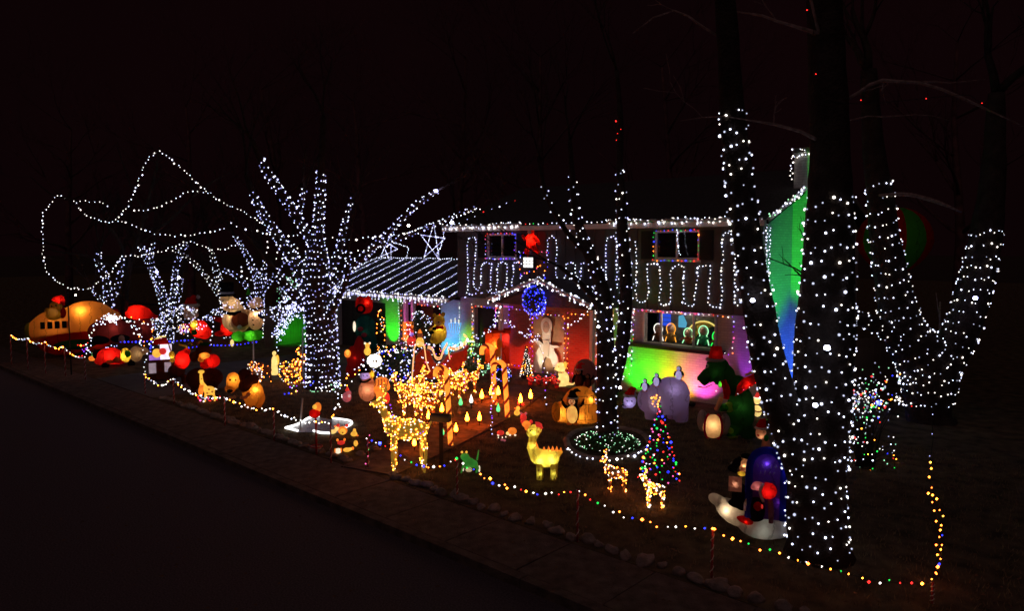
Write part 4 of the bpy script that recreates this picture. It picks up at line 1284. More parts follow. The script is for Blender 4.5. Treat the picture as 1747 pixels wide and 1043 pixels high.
# ---- red sleigh-car with elf
k = Kit('inflatable_truck', 'dim red inflatable truck under the arch of white lights', 'inflatable', 195, 612)
k.mixed('body', NY('dusky_red', (.35, .05, .05), .4), [(190, 565, 34, 22, 24), (215, 570, 26, 20, 22)], [], 2.5)
k.ell('dark_window', N_BLACK, [(175, 577, 15, 8, 8, -18), (205, 576, 15, 7, 8, -20)], kind='stuff'); k.ell('driver', N_SKIN, [(207, 577, 5, 7, 5, -26)])
k.ell('wheel', N_BLACK, [(172, 602, 9, 9, 6, -14), (212, 602, 9, 9, 6, -14)], kind='stuff'); k.lamp(195, 560, 22, .10, (1, .6, .4), -4)
k = Kit('inflatable_car', 'bright red inflatable car with a lit yellow side window and tan bonnet', 'inflatable', 205, 624)
k.mixed('body', N_RED, [(190, 606, 20, 14, 13), (182, 614, 16, 8, 12), (200, 615, 20, 7, 12)], [], 1.5)
k.ell('window', N_YELLOW, [(214, 606, 8, 13, 7, -8)]); k.ell('elf', NY('bright_green', (.1, .6, .05)), [(217, 603, 4.5, 6, 4, -14)]); k.ell('dashboard_toys', N_ORANGE, [(190, 615, 6, 4, 4, -12), (200, 612, 5, 4, 4, -12)], kind='stuff')
k.mixed('bonnet', N_CREAM, [(230, 606, 10, 14, 10), (240, 602, 10, 7, 8)], [], 1.5); k.ell('wheel', N_BLACK, [(183, 621, 6, 6, 4, -10), (222, 621, 6, 6, 4, -10)], kind='stuff')
k.lamp(190, 606, 13, .9, (1, .5, .3)); k.lamp(213, 607, 8, 1.5, (1, .75, .3), -5); k.lamp(232, 605, 10, .10)
k = Kit('lawn_lantern', 'yellow oval lantern between the aeroplane and the red truck', 'lantern', 162, 606)
k.ell('globe', P_YEL, [(162, 583, 8.5, 6, 6)]); k.ell('leaf_base', P_GRN, [(162, 591, 5, 3, 4)]); k.tube('stake', M_BRONZE, [[(162, 606, .8), (162, 590, .8)]])
for i, (x, y, m, nm) in enumerate(((157, 612, P_ORA, 'left'), (164, 610, P_ORA, 'right'))):
    k = Kit('plastic_pumpkin', '%s of two small orange lit pumpkins by the fence' % nm, 'pumpkin', x, y + 4)
    k.ell('gourd', m, [(x - 2, y, 3, 4, 3.5), (x, y, 3.2, 4.2, 3.8), (x + 2, y, 3, 4, 3.5)]); k.tube('stalk', P_GRN, [[(x, y - 4, 1), (x + 1, y - 6, .8)]])
k = Kit('light_ornament', 'small wire ornament of violet, green and white lights by the fence', 'light ornament', 148, 614)
k.tube('frame', WIRE, [[(140, 605, .4), (150, 598, .4), (156, 606, .4), (148, 612, .4), (140, 605, .4)]]); k.bulbs([[(136, 588), (146, 590), (152, 584)], [(137, 608), (143, 606)]], .1, ['white', 'amber', 'red'], .035); k.bulbs([[(148, 596), (156, 604), (158, 612), (152, 610)], [(142, 596), (146, 602)]], .09, ['mint', 'cool', 'purple', 'blue'], .03)
# arches of white lights there
light_string('light_arch', 'low arch of white lights over the red truck', [P(a, b, 27.5) for a, b in ((149, 605), (152, 580), (158, 560), (170, 545), (190, 538), (210, 543), (226, 555), (236, 572), (244, 598))], .1, ['cool', 'white'], .03, jit=.08)
sb_ = thing('light_burst', 'dense white starburst of lights at the top of the low arch', 'light burst', P(192, 544, 27.2))
MB().ell((0, 0, 0), .06).build('hub', WIREW, sb_)
bulbs_on(sb_, [Vector((rnd.gauss(0, .18), rnd.gauss(0, .08), rnd.gauss(0, .11))) for _ in range(70)], ['cool', 'white'], .03)
light_string('hanging_lights', 'white strand hanging beside the lit booth', [P(a, b, 26.0) for a, b in ((268, 575), (262, 590), (252, 605), (246, 622), (247, 640), (255, 650))], .15, ['cool', 'white'], .026, jit=.04)
light_string('hanging_lights', 'loose white strands hung before the red helicopter', [[P(a, b, 28.5) for a, b in ((222, 548), (235, 560), (240, 580), (246, 600))], [P(a, b, 28.5) for a, b in ((225, 545), (250, 552), (262, 570), (258, 590))], [P(a, b, 28.5) for a, b in ((240, 550), (268, 560), (272, 580), (262, 600))]], .17, ['cool', 'white', 'amber'], .03, breaks=True, jit=.08)
light_string('rope_lights', 'blue rope lights behind the lit booth', [P(a, b, 29) for a, b in ((206, 584), (250, 583), (290, 583), (328, 581))], .15, 'blue', .035, curve=False, jit=.01)
light_string('rope_lights', 'blue rope lights in front of the snowmen', [P(a, b, 28) for a, b in ((358, 589), (380, 590), (410, 588), (442, 583))], .15, 'blue', .035, jit=.01)
light_string('rope_lights', 'short blue strand above the red reindeer', [P(a, b, 26.5) for a, b in ((322, 594), (335, 592), (345, 590))], .15, 'blue', .03, jit=.01)
light_string('rope_lights', 'blue strand beside the lit booth', [P(a, b, 25.5) for a, b in ((262, 585), (256, 600), (262, 614), (255, 622))], .12, ['blue', 'blueish'], .03, jit=.05)
# dense light canopies (net lights thrown over shrubs)
def canopy(label, arcs, Y, n, drop, cols, r=.026, sh=None, name='net_lights'):
    root = thing(name, label, 'net lights', P(*arcs[0], Y))
    o0 = root.location
    pth = smooth_path([P(a, b, Y) for a, b in arcs], .1)
    w = MB().tube([q - o0 for q in pth], .006, 3)
    pts = []
    for i in range(n):
        q = rnd.choice(pth) - o0
        t = rnd.random() ** 1.7
        pts.append(q + Vector((rnd.gauss(0, .07), rnd.uniform(-.3, .4), -t * drop)))
    w.build('wire', WIRE, root)
    bulbs_on(root, pts, cols, r)
canopy('bright mass of white lights over the shrub left of the santa', [(262, 545), (285, 530), (310, 520), (330, 528)], 30.5, 190, 1.2, ['cool', 'white', 'blueish', 'faint'])
canopy('white lights swept over the two snowmen like a canopy', [(340, 545), (365, 528), (395, 515), (415, 508), (445, 520), (470, 525)], 32.5, 120, .5, ['cool', 'blueish'])
canopy('white lights sweeping up from the snowmen to the spreading tree', [(470, 528), (485, 510), (505, 498), (525, 500)], 26, 170, 1.0, ['cool', 'blueish'])
canopy('bluish lights wound on the leaning trunk left of the spreading tree', [(472, 570), (485, 545), (500, 520), (515, 505)], 25.5, 130, .4, ['blueish', 'cool'])
canopy('faint greenish lights in the shrub behind the spreading tree', [(475, 490), (490, 470), (505, 465), (515, 480)], 27.5, 90, .9, ['mint', 'cool'], .02)
light_string('hanging_lights', 'white strand hanging left of the spreading tree trunk', [P(a, b, 24.5) for a, b in ((482, 525), (480, 545), (471, 562), (474, 580), (473, 600))], .14, ['cool', 'blueish'], .028, jit=.03)
light_string('hanging_lights', 'two white strands hanging in front of the snowmen', [[P(a, b, 27) for a, b in ((362, 535), (364, 560), (360, 580), (361, 590))], [P(a, b, 27) for a, b in ((452, 530), (450, 555), (447, 580))]], .17, ['cool', 'white'], .03, breaks=True, jit=.02)

# ---- starburst wheel
k = Kit('starburst_lights', 'round starburst of coloured light spokes beside the santa', 'light wheel', 314, 580, Y=28)
sp_ = []
for q in range(16):
    a = 6.2832 * q / 16
    sp_.append([(314 + 3 * math.cos(a), 562 + 3 * math.sin(a)), (314 + 10 * math.cos(a), 562 + 9.5 * math.sin(a))])
k.tube('frame', WIREW, [[(a[0], a[1], .35), (b[0], b[1], .35)] for a, b in sp_]); k.bulbs(sp_, .06, ['white', 'pink', 'purple', 'gold', 'cool'], .02)

# ---- santa and snowmen
k = Kit('inflatable_santa', 'large inflatable santa with a dim red hat left of the snowmen', 'inflatable', 332, 585)
k.mixed('body', N_RED, [(340, 562, 15, 16, 13), (348, 568, 12, 12, 11)], [[(332, 552, 6), (322, 560, 5), (318, 566, 4)]], 1.5)
santa_head(k, 328, 527, 12); k.ell('lantern', N_YELLOW, [(332, 553, 6, 9, 5, -12)]); k.ell('lantern_base', N_GREEN, [(332, 566, 5, 5, 4, -12)])
k.lamp(341, 562, 14, .95, (1, .5, .25)); k.lamp(326, 530, 9, .3); k.lamp(332, 553, 7, .7, (1, .8, .3), -12)
k = Kit('inflatable_elf', 'red inflatable elf crouched left of the singing snowmen', 'inflatable', 385, 582)
k.mixed('body', N_RED, [(388, 560, 11, 14, 10), (376, 569, 9, 5, 8)], [[(388, 548, 6), (372, 545, 4), (366, 540, 3)]], 1.5); k.ell('face', N_SKIN, [(390, 544, 6, 6, 6)]); k.tube('hat', N_DGREEN, [[(390, 540, 6), (392, 533, 4), (396, 528, 1)]])
k.lamp(388, 562, 11, .6, (1, .5, .25))
k = Kit('inflatable_snowman', 'tall inflatable snowman with a black top hat and dark open mouth', 'inflatable', 400, 590)
k.mixed('body', N_CREAM, [(405, 545, 24, 24, 18), (398, 522, 16, 14, 14), (390, 509, 12, 6, 10)], [], 2)
k.cone('hat_brim', N_BLACK, 390, 505, 502, 15, 15); k.cone('hat', N_BLACK, 391, 502, 482, 10, 11); k.cone('hat_band', solid('grey_band', (.4, .42, .45), .7), 391, 502, 498, 10.6, 10.7)
k.ell('vest', N_BROWN, [(411, 545, 15, 13, 6, -15)]); k.tube('scarf', N_BLACK, [[(384, 531, 3, -13), (398, 534, 3, -17), (412, 532, 3, -13)]]); k.ell('carrot_nose', N_ORANGE, [(392, 523, 3, 2, 7, -16)])
k.ell('mitten', N_WHITE, [(409, 557, 4, 4, 4, -20)]); k.lamp(400, 540, 20, .55, (1, .72, .42), -2); k.lamp(398, 518, 10, .5, (1, .75, .45), 0)
k = Kit('inflatable_snowman', 'second inflatable snowman with a tan body and blue shawl', 'inflatable', 438, 590)
k.mixed('body', N_CREAM, [(437, 546, 13, 18, 13), (438, 524, 13, 13, 12), (441, 513, 9, 6, 9)], [[(447, 540, 6), (460, 548, 7), (458, 556, 6)]], 2)
k.ell('blue_shawl', NY('navy', (.02, .02, .12), .3), [(448, 537, 7, 6, 7, -10), (461, 566, 9, 14, 8)]); k.tube('scarf', N_BROWN, [[(424, 525, 2, -10), (436, 527, 2.2, -13), (450, 524, 2, -10)]]); k.ell('buttons', N_BLACK, [(433, 545, 1.4, 1.4, 1.4, -13), (434, 553, 1.4, 1.4, 1.4, -13)], kind='stuff')
k.cone('hat', NY('bright_green', (.1, .6, .05)), 427, 503, 492, 4, 1); k.lamp(438, 535, 14, .65, (1, .65, .4), -1)
k = Kit('inflatable_train_base', 'glowing green inflatable platform under the snowmen', 'inflatable', 422, 590)
k.mixed('platform', NY('bright_green', (.1, .6, .05)), [(408, 572, 11, 9, 10, -14), (428, 572, 14, 9, 10, -14), (440, 571, 9, 9, 9, -14)], [], 1.5); k.lamp(427, 571, 9, .45, (.8, 1, .3), -14); k.lamp(405, 574, 8, .25, (.8, 1, .3), -14)
k.ell('candle_flame', P_CRM, [(398, 582, 3, 6, 3, -20)])

# ---- lit booth
k = Kit('lit_booth', 'small booth with a glowing picture panel above two white panes', 'booth', 276, 648)
k.box('base', N_BROWN, 256, 294, 612, 646, -14, 14); k.box('pane', PL('dim_lilac', (.7, .55, .65), .35), 257, 268, 617, 634, -16, -14.2); k.box('pane', PL('dim_lilac', (.7, .55, .65), .35), 281, 291, 617, 633, -16, -14.2)
k.box('light_panel', PL('lilac_white', (.95, .82, 1), 1.2), 275, 293, 587, 612, -13, -8); k.box('roof', N_RED, 264, 290, 578, 587, -10, 8, .7); k.box('violet_panel', P_PUR, 258, 275, 604, 612, -14, -8)
k.ell('picture_santa', P_YEL, [(270, 601, 7, 8, 3, -13)]); k.ell('picture_hat', P_RED, [(279, 598, 6, 6, 2.5, -14)]); k.tube('antler', P_CRM, [[(267, 580, 1.3), (274, 576, 1.5), (285, 574, 1.2)]])
# ---- red reindeer inflatables
k = Kit('inflatable_reindeer', 'inflatable reindeer in a bright red jersey beside the lit booth', 'inflatable', 312, 655)
k.mixed('jersey', N_RED, [(313, 614, 12, 16, 12), (309, 624, 11, 8, 10), (320, 600, 6, 6, 6)], [], 1.2); k.mixed('head', N_YELLOW, [(296, 604, 5, 6, 6), (297, 613, 4, 5, 5)], [], 1.2); k.mixed('hindquarters', N_BROWN, [(303, 632, 14, 12, 12)], [[(296, 640, 5), (296, 655, 4)], [(314, 640, 5), (314, 655, 4)]], 1.5)
k.tube('antler', N_YELLOW, [[(318, 602, 1.5), (320, 592, 1.7), (308, 588, 1.3)], [(319, 596, 1.5), (326, 600, 1.4)], [(296, 600, 1.2), (293, 590, 1.3), (292, 585, 1)]]); k.lamp(312, 614, 12, 1.2, (1, .4, .25)); k.lamp(296, 608, 5, .6, (1, .7, .3)); k.lamp(318, 594, 4, .5, (1, .8, .4), -4)
k = Kit('inflatable_reindeer', 'brown inflatable reindeer with orange muzzle and dark red jersey', 'inflatable', 350, 672)
k.mixed('hindquarters', NY('dark_brown', (.10, .025, .015), .4), [(340, 645, 20, 18, 16), (362, 645, 18, 16, 14)], [[(332, 655, 5), (332, 672, 4)], [(366, 655, 5), (366, 672, 4)]], 2)
k.mixed('jersey', N_RED, [(364, 617, 12, 12, 12), (352, 622, 9, 8, 9)], [], 1.2); k.mixed('head', N_BROWN, [(350, 598, 13, 11, 10), (335, 608, 8, 9, 8)], [], 1.2); k.mixed('muzzle', N_ORANGE, [(351, 606, 9, 6, 7, -7), (345, 612, 5, 5, 5, -7)], [], 1.2)
k.tube('antler', N_YELLOW, [[(332, 588, 1.2), (330, 584, 1.3), (326, 586, 1)], [(342, 586, 1.4), (346, 582, 1.5), (349, 586, 1.2)]]); k.ell('hat', N_DGREEN, [(352, 588, 9, 4, 7)]); k.lamp(361, 617, 11, .5, (1, .4, .25)); k.lamp(350, 606, 7, .7, (1, .7, .3), -6); k.lamp(348, 645, 18, .02, (1, .5, .3))
# ---- giraffe
k = Kit('plastic_giraffe', 'small yellow lit plastic giraffe standing at the fence', 'giraffe figure', 355, 688)
k.mixed('body', P_YEL, [(358, 667, 9, 8, 6), (346, 634, 5.5, 3.2, 3.5)], [[(352, 664, 5), (346, 652, 3.2), (345, 638, 2.4)], [(364, 670, 2.2), (366, 686, 1.6)], [(352, 670, 2.2), (350, 686, 1.6)]], 1.0)
k.tube('bib', P_ORA, [[(346, 656, 3.6, -3), (344, 668, 4.2, -3), (344, 674, 3, -3)]]); k.ell('spots', P_BRN, [(357, 664, 1.6, 1.4, 1, -6), (362, 668, 1.6, 1.4, 1, -6), (354, 670, 1.4, 1.3, 1, -6), (346, 646, 1.1, 1.1, 1, -3)], kind='stuff'); k.tube('tail', P_WHT, [[(366, 664, 1.1), (370, 666, .9)]])
light_string('ground_lights', 'red and white lights at the feet of the plastic giraffe', [G(a, b, .08) for a, b in ((338, 680), (345, 683), (352, 681), (360, 684), (372, 680), (384, 678))], .13, ['red', 'white', 'pink', 'red'], .03, jit=.06)
# ---- dog
k = Kit('inflatable_dog', 'sitting orange and brown inflatable dog with drooping muzzle at the fence', 'inflatable', 425, 698)
k.mixed('body', N_ORANGE, [(432, 672, 18, 22, 16), (426, 660, 14, 14, 12), (440, 680, 12, 16, 12)], [[(424, 680, 6), (424, 697, 5)], [(438, 684, 6), (442, 697, 5)]], 2)
k.mixed('chest_cape', N_BROWN, [(420, 656, 12, 12, 12, -6), (432, 648, 11, 10, 10, -2)], [], 1.5); k.mixed('head', N_ORANGE, [(401, 648, 12, 15, 12, -4), (396, 660, 9, 8, 9, -6)], [], 1.5); k.mixed('ear', NY('dark_brown', (.10, .025, .015), .4), [(414, 642, 6, 12, 7, -4), (420, 636, 9, 8, 7, -2)], [], 1.5)
k.ell('nose', N_BLACK, [(395, 663, 5, 3.5, 4, -13)]); k.ell('eye', N_BLACK, [(396, 644, 1.6, 2, 1.2, -16)]); k.ell('eye', N_BLACK, [(405, 645, 1.6, 2, 1.2, -16)]); k.tube('collar', NY('pale_orange', (.9, .55, .3)), [[(412, 676, 2.5, -10), (420, 675, 2.5, -15), (427, 668, 2.5, -14)]]); k.ell('bone', N_CREAM, [(396, 675, 7, 2.5, 3, -12), (390, 676, 3, 3, 3, -12), (402, 674, 3, 3, 3, -12)])
k.lamp(436, 664, 15, .8, (1, .68, .2), -4); k.lamp(402, 645, 11, .85, (1, .7, .22), -5)

# ---- lit wire animals behind (sheep, camel, angel)
def wire_animal(label, name, cat, bx, by, ells, tubes, n, cols, r=.018, m=None, group=None, z=0.0):
    k = Kit(name, label, cat, bx, by, group, z)
    o = k.mixed('body', m or MATS['mesh_wire'], ells, tubes, 0)
    k.shell_bulbs(o, n, cols, r)
    return k
solid('mesh_wire', (.35, .22, .10), .7, .3); plastic('gold_mesh_glow', (.8, .46, .05), .20, .7, 40.0); solid('dark_mesh', (.12, .05, .02), .7, .3)  # gold mesh emits faintly, in place of bulb light falling on it
wire_animal('white lit wire lamb left of the lit camel', 'wire_lamb', 'light figure', 432, 658, [(431, 625, 8, 8, 6), (438, 640, 9, 12, 7)], [[(436, 646, 2.5), (436, 657, 2)], [(442, 646, 2.5), (443, 657, 2)]], 120, ['white', 'cool', 'amber'], .022)
wire_animal('dim dark brown wire donkey between the lamb and the yellow angel', 'wire_donkey', 'light figure', 455, 652, [(455, 632, 9, 7, 5), (447, 622, 4, 5, 4)], [[(449, 636, 2), (448, 651, 1.6)], [(461, 636, 2), (462, 651, 1.6)]], 26, ['amber', 'warm'], .018, MATS['dark_mesh'])
k = Kit('plastic_angel', 'slim glowing yellow angel figure near the spreading tree', 'angel figure', 469, 648)
k.mixed('robe', P_CRM, [(469, 618, 5, 12, 4), (469, 603, 3.4, 4, 3.4)], [[(469, 618, 5), (469, 640, 6)]], 1.0); k.ell('wings', P_YEL, [(474, 615, 3, 9, 2, 3)])
k = wire_animal('camel of white and amber lights kneeling left of the spreading tree', 'wire_camel', 'light figure', 503, 656, [(500, 634, 15, 9, 6), (506, 622, 8, 9, 5), (512, 601, 6, 5, 4)], [[(494, 640, 4), (484, 630, 2.5), (482, 616, 2)], [(510, 628, 4), (520, 612, 3), (514, 602, 3)], [(490, 642, 2.2), (490, 654, 1.8)], [(512, 640, 2.2), (513, 654, 1.8)]], 190, ['warm', 'amber', 'white', 'warm'], .021)
k.bulbs([[(480, 620), (478, 640), (484, 650), (500, 654), (512, 648)], [(508, 598), (514, 590), (520, 588)], [(485, 618), (492, 616), (496, 624)]], .09, ['warm', 'white'], .022)
light_string('light_tangle', 'tangle of mixed coloured lights below the lit camel', [[P(a, b, 22.5) for a, b in ((486, 672), (494, 667), (505, 668), (512, 676))], [P(a, b, 22.5) for a, b in ((492, 657), (500, 663), (512, 660))], [P(a, b, 22.5) for a, b in ((515, 652), (525, 656), (535, 650))]], .09, ['mint', 'blue', 'purple', 'cool', 'gold'], .026, breaks=True, jit=.08)
light_string('ground_lights', 'white lights ringing the foot of the spreading tree', [[G(a, b, .05) for a, b in ((528, 667), (540, 669), (555, 668), (570, 664), (582, 656))], [G(a, b, .3) for a, b in ((538, 664), (560, 660), (580, 654))]], .13, ['cool', 'white', 'mint'], .03, breaks=True, jit=.03)

# ---- pond with a white light rim, and mailbox figure
pp = [(487, 733), (505, 728), (517, 722), (527, 716), (545, 713), (562, 716), (580, 718), (597, 721), (600, 726), (590, 732), (580, 738), (562, 742), (545, 741), (535, 738), (522, 738), (508, 738), (497, 735)]
pg = [G(a, b, .02) for a, b in pp]
pond = thing('garden_pond', 'small frozen pond rimmed with bright white rope light', 'pond', G(545, 730))
o0 = pond.location
c_ = sum(pg, Vector()) / len(pg) - o0
MB().add([q - o0 for q in pg] + [c_], [(i, (i + 1) % len(pg), len(pg)) for i in range(len(pg))]).build('ice', solid('pond_ice', (.32, .33, .36), .35, .2, 3.0), pond, False)
rim = smooth_path([q - o0 + Vector((0, 0, .04)) for q in pg + [pg[0]]], .1)
gaps = [rim[:int(len(rim) * .30)], rim[int(len(rim) * .36):int(len(rim) * .70)], rim[int(len(rim) * .73):int(len(rim) * .86)], rim[int(len(rim) * .90):]]
for q in gaps:
    MB().tube(q, .028, 6).build('rim_light', glow('neon_white', (1, .97, .95), 2.6), pond)
k = Kit('santa_mailbox', 'red letter box with a glowing orange and yellow santa on its post', 'letter box', 540, 776)
k.tube('post', solid('red_paint', (.4, .02, .02), .5, .2), [[(540, 776, 1.6), (540, 712, 1.6)]]); k.mixed('box', N_RED, [(536, 706, 7, 8, 8), (541, 706, 7, 8, 8)], [], 1); k.mixed('santa', P_ORA, [(544, 696, 6, 9, 5), (541, 694, 5, 5, 5, -2)], [], .8); k.ell('face', P_YEL, [(539, 694, 4, 4, 3, -5)]); k.lamp(538, 706, 7, .2, (1, .4, .3))
k.tube('base_ring', solid('red_paint', (.4, .02, .02), .5, .2), [[(540 + 10 * math.cos(a), 762, 1.0, 10 * math.sin(a)) for a in [6.2832 * q / 14 for q in range(15)]]], smooth_=False)

# ---- toys beside the pond
def toy(name, label, cat, bx, by, body, m, extra=(), group='small lit plastic toys beside the pond'):
    k = Kit(name, label, cat, bx, by, group)
    k.mixed('body', m, body, [], .8)
    for part, mm, e in extra:
        for it in e:
            k.ell(part[:-1] if part in ('ears', 'claws') else 'foot' if part == 'feet' else part, mm, [it])
    return k
toy('plastic_cow', 'cream lit plastic calf at the near rim of the pond', 'toy', 571, 744, [(568, 737, 6, 4, 4), (575, 732, 4, 4, 3.5)], P_CRM, [('ears', P_ORA, [(572, 728, 2, 1.4, 1), (578, 728, 2, 1.4, 1)])])
toy('plastic_lion', 'round orange lit lion face beside the pond', 'toy', 585, 745, [(585, 735, 8, 7.5, 5)], P_ORA, [('face', P_YEL, [(585, 736, 5.5, 5.5, 3, -4)]), ('nose', M_BLACK, [(585, 737, 1.4, 1.2, 1, -7.5)]), ('ears', P_RED, [(577, 726, 3, 3, 2), (592, 727, 3, 3, 2)])])
toy('plastic_crab', 'red lit plastic crab below the lion face', 'toy', 582, 762, [(582, 756, 7, 4, 4)], P_RED, [('claws', P_ORA, [(576, 751, 2, 2.5, 2), (588, 751, 2, 2.5, 2)])])
toy('plastic_fish', 'white and orange striped plastic fish below the crab', 'toy', 577, 776, [(577, 770, 6, 5, 4)], P_WHT, [('stripes', P_ORA, [(572, 769, 1.6, 4, 4.2), (582, 769, 1.6, 4.2, 4)])])
toy('plastic_seal', 'plump yellow orange plastic fish lying near the walk', 'toy', 594, 774, [(592, 768, 7, 4, 4), (598, 767, 4, 3, 3)], P_YEL, [('tail', P_ORA, [(602, 766, 2, 3, 1.5)])])
toy('plastic_duck', 'yellow lit duck with pointed hat beside the walk', 'toy', 604, 748, [(604, 741, 6, 4.5, 4), (605, 735, 3, 4, 3)], P_YEL, [('beak', P_ORA, [(610, 744, 2, 1.2, 1.2)])])
toy('plastic_duck', 'yellow lit bulb shaped duckling below the pointed hat duck', 'toy', 607, 764, [(607, 757, 3.8, 6, 3.5)], P_YEL, [('beak', P_ORA, [(610, 758, 1.5, 1, 1)])])
# ---- snowman and neighbours
k = Kit('inflatable_snowman', 'peach lit snowman with violet face and dark hat near the walk', 'inflatable', 628, 688)
k.mixed('body', NY('peach', (.85, .5, .33)), [(627, 667, 15, 19, 14), (628, 652, 11, 9, 10)], [], 1.2); k.ell('head', N_LILAC, [(624, 641, 9, 9, 8, -1)]); k.ell('cheek', N_YELLOW, [(634, 640, 5.5, 9, 6, 1)]); k.cone('hat_brim', N_BLACK, 624, 635, 632.5, 11, 11); k.cone('hat', N_BLACK, 624, 632.5, 622, 7.5, 7)
k.tube('scarf', N_BLACK, [[(615, 649, 1.6, -8), (624, 650, 1.8, -11), (633, 646, 1.6, -8)]]); k.tube('twig_arm', M_BRONZE, [[(632, 653, 1), (642, 643, .8)], [(616, 652, 1), (616, 660, .8)]]); k.ell('eyes', N_BLACK, [(621, 640, 1, 1, 1, -9), (627, 640, 1, 1, 1, -9)], kind='stuff')
k.lamp(627, 664, 15, .30, (1, .55, .35)); k.lamp(625, 641, 8, .35, (.75, .6, 1)); k.lamp(634, 640, 5, .8, (1, .8, .3), 1)
k = Kit('plastic_pig', 'dim pink plastic pig beside the peach snowman', 'pig figure', 592, 690)
k.mixed('body', P_PNK, [(592, 678, 8, 9, 7), (595, 671, 5, 5, 5, -2)], [], 1); k.ell('snout', PL('pale_pink', (.9, .5, .5), .6), [(596, 675, 2.5, 3, 2, -6)]); k.cone('hat', P_RED, 593, 667, 660, 4, .5)
k = Kit('plastic_tiger', 'orange striped plastic tiger rearing behind the big gold deer', 'tiger figure', 653, 696)
k.mixed('body', P_ORA, [(652, 652, 12, 9, 8), (645, 662, 7, 12, 6), (660, 660, 6, 8, 5)], [[(645, 670, 4), (646, 690, 2.5)], [(652, 668, 3.5), (653, 694, 2.5)]], 1.2)
k.tube('stripes', P_BRN, [[(641 + i * 5, 645 - abs(i - 2) * -1.2, .9, -8), (642 + i * 5, 651, .9, -9), (640 + i * 5, 658, .9, -8)] for i in range(5)], kind='stuff'); k.ell('waistcoat', P_RED, [(660, 680, 5, 10, 4)]); k.ell('paws', P_WHT, [(646, 692, 3, 3, 3), (653, 693, 3, 3, 3)], kind='stuff')
k = Kit('lit_daisy', 'glowing white daisy with two grey eyes above the peach snowman', 'lit flower', 640, 676)
pet = [(640 + 8 * math.cos(a), 616 + 7.5 * math.sin(a), 5, 4.5, 2) for a in [6.2832 * q / 9 for q in range(9)]]
k.ell('petals', P_HOT, pet + [(640, 616, 7, 7, 3)], kind='stuff'); k.ell('eyes', solid('slate', (.15, .2, .25), .6), [(637, 616, 2, 2.4, 1.5, -4), (643, 616, 2, 2.4, 1.5, -4)], kind='stuff'); k.tube('stem', M_BRONZE, [[(640, 676, .8), (640, 624, .8)]])
k = Kit('plastic_bear', 'tiny yellow lit bear on a perch above the daisy', 'bear figure', 628, 668)
k.mixed('body', P_YEL, [(628, 600, 6, 7, 5), (628, 590, 4, 4.5, 4)], [], .8); k.ell('ears', P_WHT, [(624, 586, 1.8, 2, 1.5), (632, 586, 1.8, 2, 1.5)]); k.tube('perch', M_BRONZE, [[(628, 668, 1), (628, 606, 1)]])
# ---- red figures and train at the garage
k = Kit('inflatable_locomotive', 'tall inflatable locomotive with red cab, wreath and dark green boiler', 'inflatable', 622, 620)
k.mixed('boiler', N_TEAL, [(624, 560, 18, 24, 14), (626, 586, 18, 20, 14)], [], 2); k.mixed('cab', N_RED, [(616, 520, 8, 15, 8), (630, 520, 8, 15, 8), (623, 522, 13, 14, 9)], [], 1.5)
k.tube('wreath', N_BLACK, [[(617 + 6.5 * math.cos(a), 526 + 6.5 * math.sin(a), 2, -11) for a in [6.2832 * q / 12 for q in range(13)]]], smooth_=False); k.ell('candle', P_WHT, [(606, 556, 2.4, 9, 2.4, -8)]); k.ell('stripes', solid('maroon', (.2, .015, .03), .7), [(616, 560, 5, 4, 3, -14), (622, 570, 5, 4, 3, -15), (614, 575, 4, 4, 3, -14)], kind='stuff')
k.lamp(628, 516, 12, .75, (1, .45, .2), -2); k.lamp(624, 565, 18, .04)
k = Kit('inflatable_candle', 'dark red inflatable candle figures before the garage', 'inflatable', 606, 650)
k.mixed('body', NY('deep_red', (.45, .02, .02), .5), [(602, 610, 10, 20, 9), (614, 602, 10, 28, 9), (600, 632, 10, 14, 9)], [], 1.5); k.ell('flame', P_YEL, [(594, 600, 3.2, 5, 3, -10)]); k.ell('flame_halo', P_ORA, [(594, 602, 5.5, 7, 3, -8)]); k.lamp(606, 610, 14, .10, (1, .35, .2))
# ---- clusters round the wing: bears, gifts, baskets
k = Kit('inflatable_bear', 'yellow inflatable bear with a red bow before the blue wall', 'inflatable', 748, 638)
k.mixed('body', N_YELLOW, [(750, 568, 13, 18, 10), (750, 548, 10, 11, 9), (743, 580, 9, 8, 8)], [[(742, 560, 4), (734, 566, 4)]], 1.2); k.ell('bow', N_RED, [(747, 558, 4, 3, 3, -8), (754, 558, 4, 3, 3, -8)]); k.ell('ear', N_YELLOW, [(742, 538, 3.4, 3.4, 2.5)]); k.ell('ear', N_YELLOW, [(757, 537, 3.4, 3.4, 2.5)]); k.ell('paws', N_BLACK, [(737, 566, 4, 3, 3, -9), (742, 560, 4, 3, 3, -9)], kind='stuff'); k.ell('face', N_CREAM, [(749, 551, 5, 4, 3, -8)])
k.ell('nose', N_BLACK, [(749, 549, 1.6, 1.2, 1, -11)]); k.lamp(750, 560, 11, .9, (1, .75, .25))
k = Kit('wire_basket', 'blue lit wire basket beside the yellow bear', 'basket', 776, 636)
k.tube('ribs', glow('cyan_tube', (.15, .55, 1), 1.2), [[(766 + i * 4.2, 552, .5), (770 + i * 2.4, 570, .5)] for i in range(6)] + [[(766, 552, .5), (776, 551, .5), (787, 552, .5)], [(769, 570, .5), (776, 571, .5), (783, 570, .5)]], kind='stuff'); k.tube('candles', P_WHT, [[(770, 552, .8), (770, 545, .8)], [(777, 552, .8), (777, 543, .8)], [(783, 552, .8), (783, 546, .8)]], kind='stuff')
k = Kit('plastic_caroler', 'red robed lit caroler before the wing entry', 'caroler figure', 702, 626)
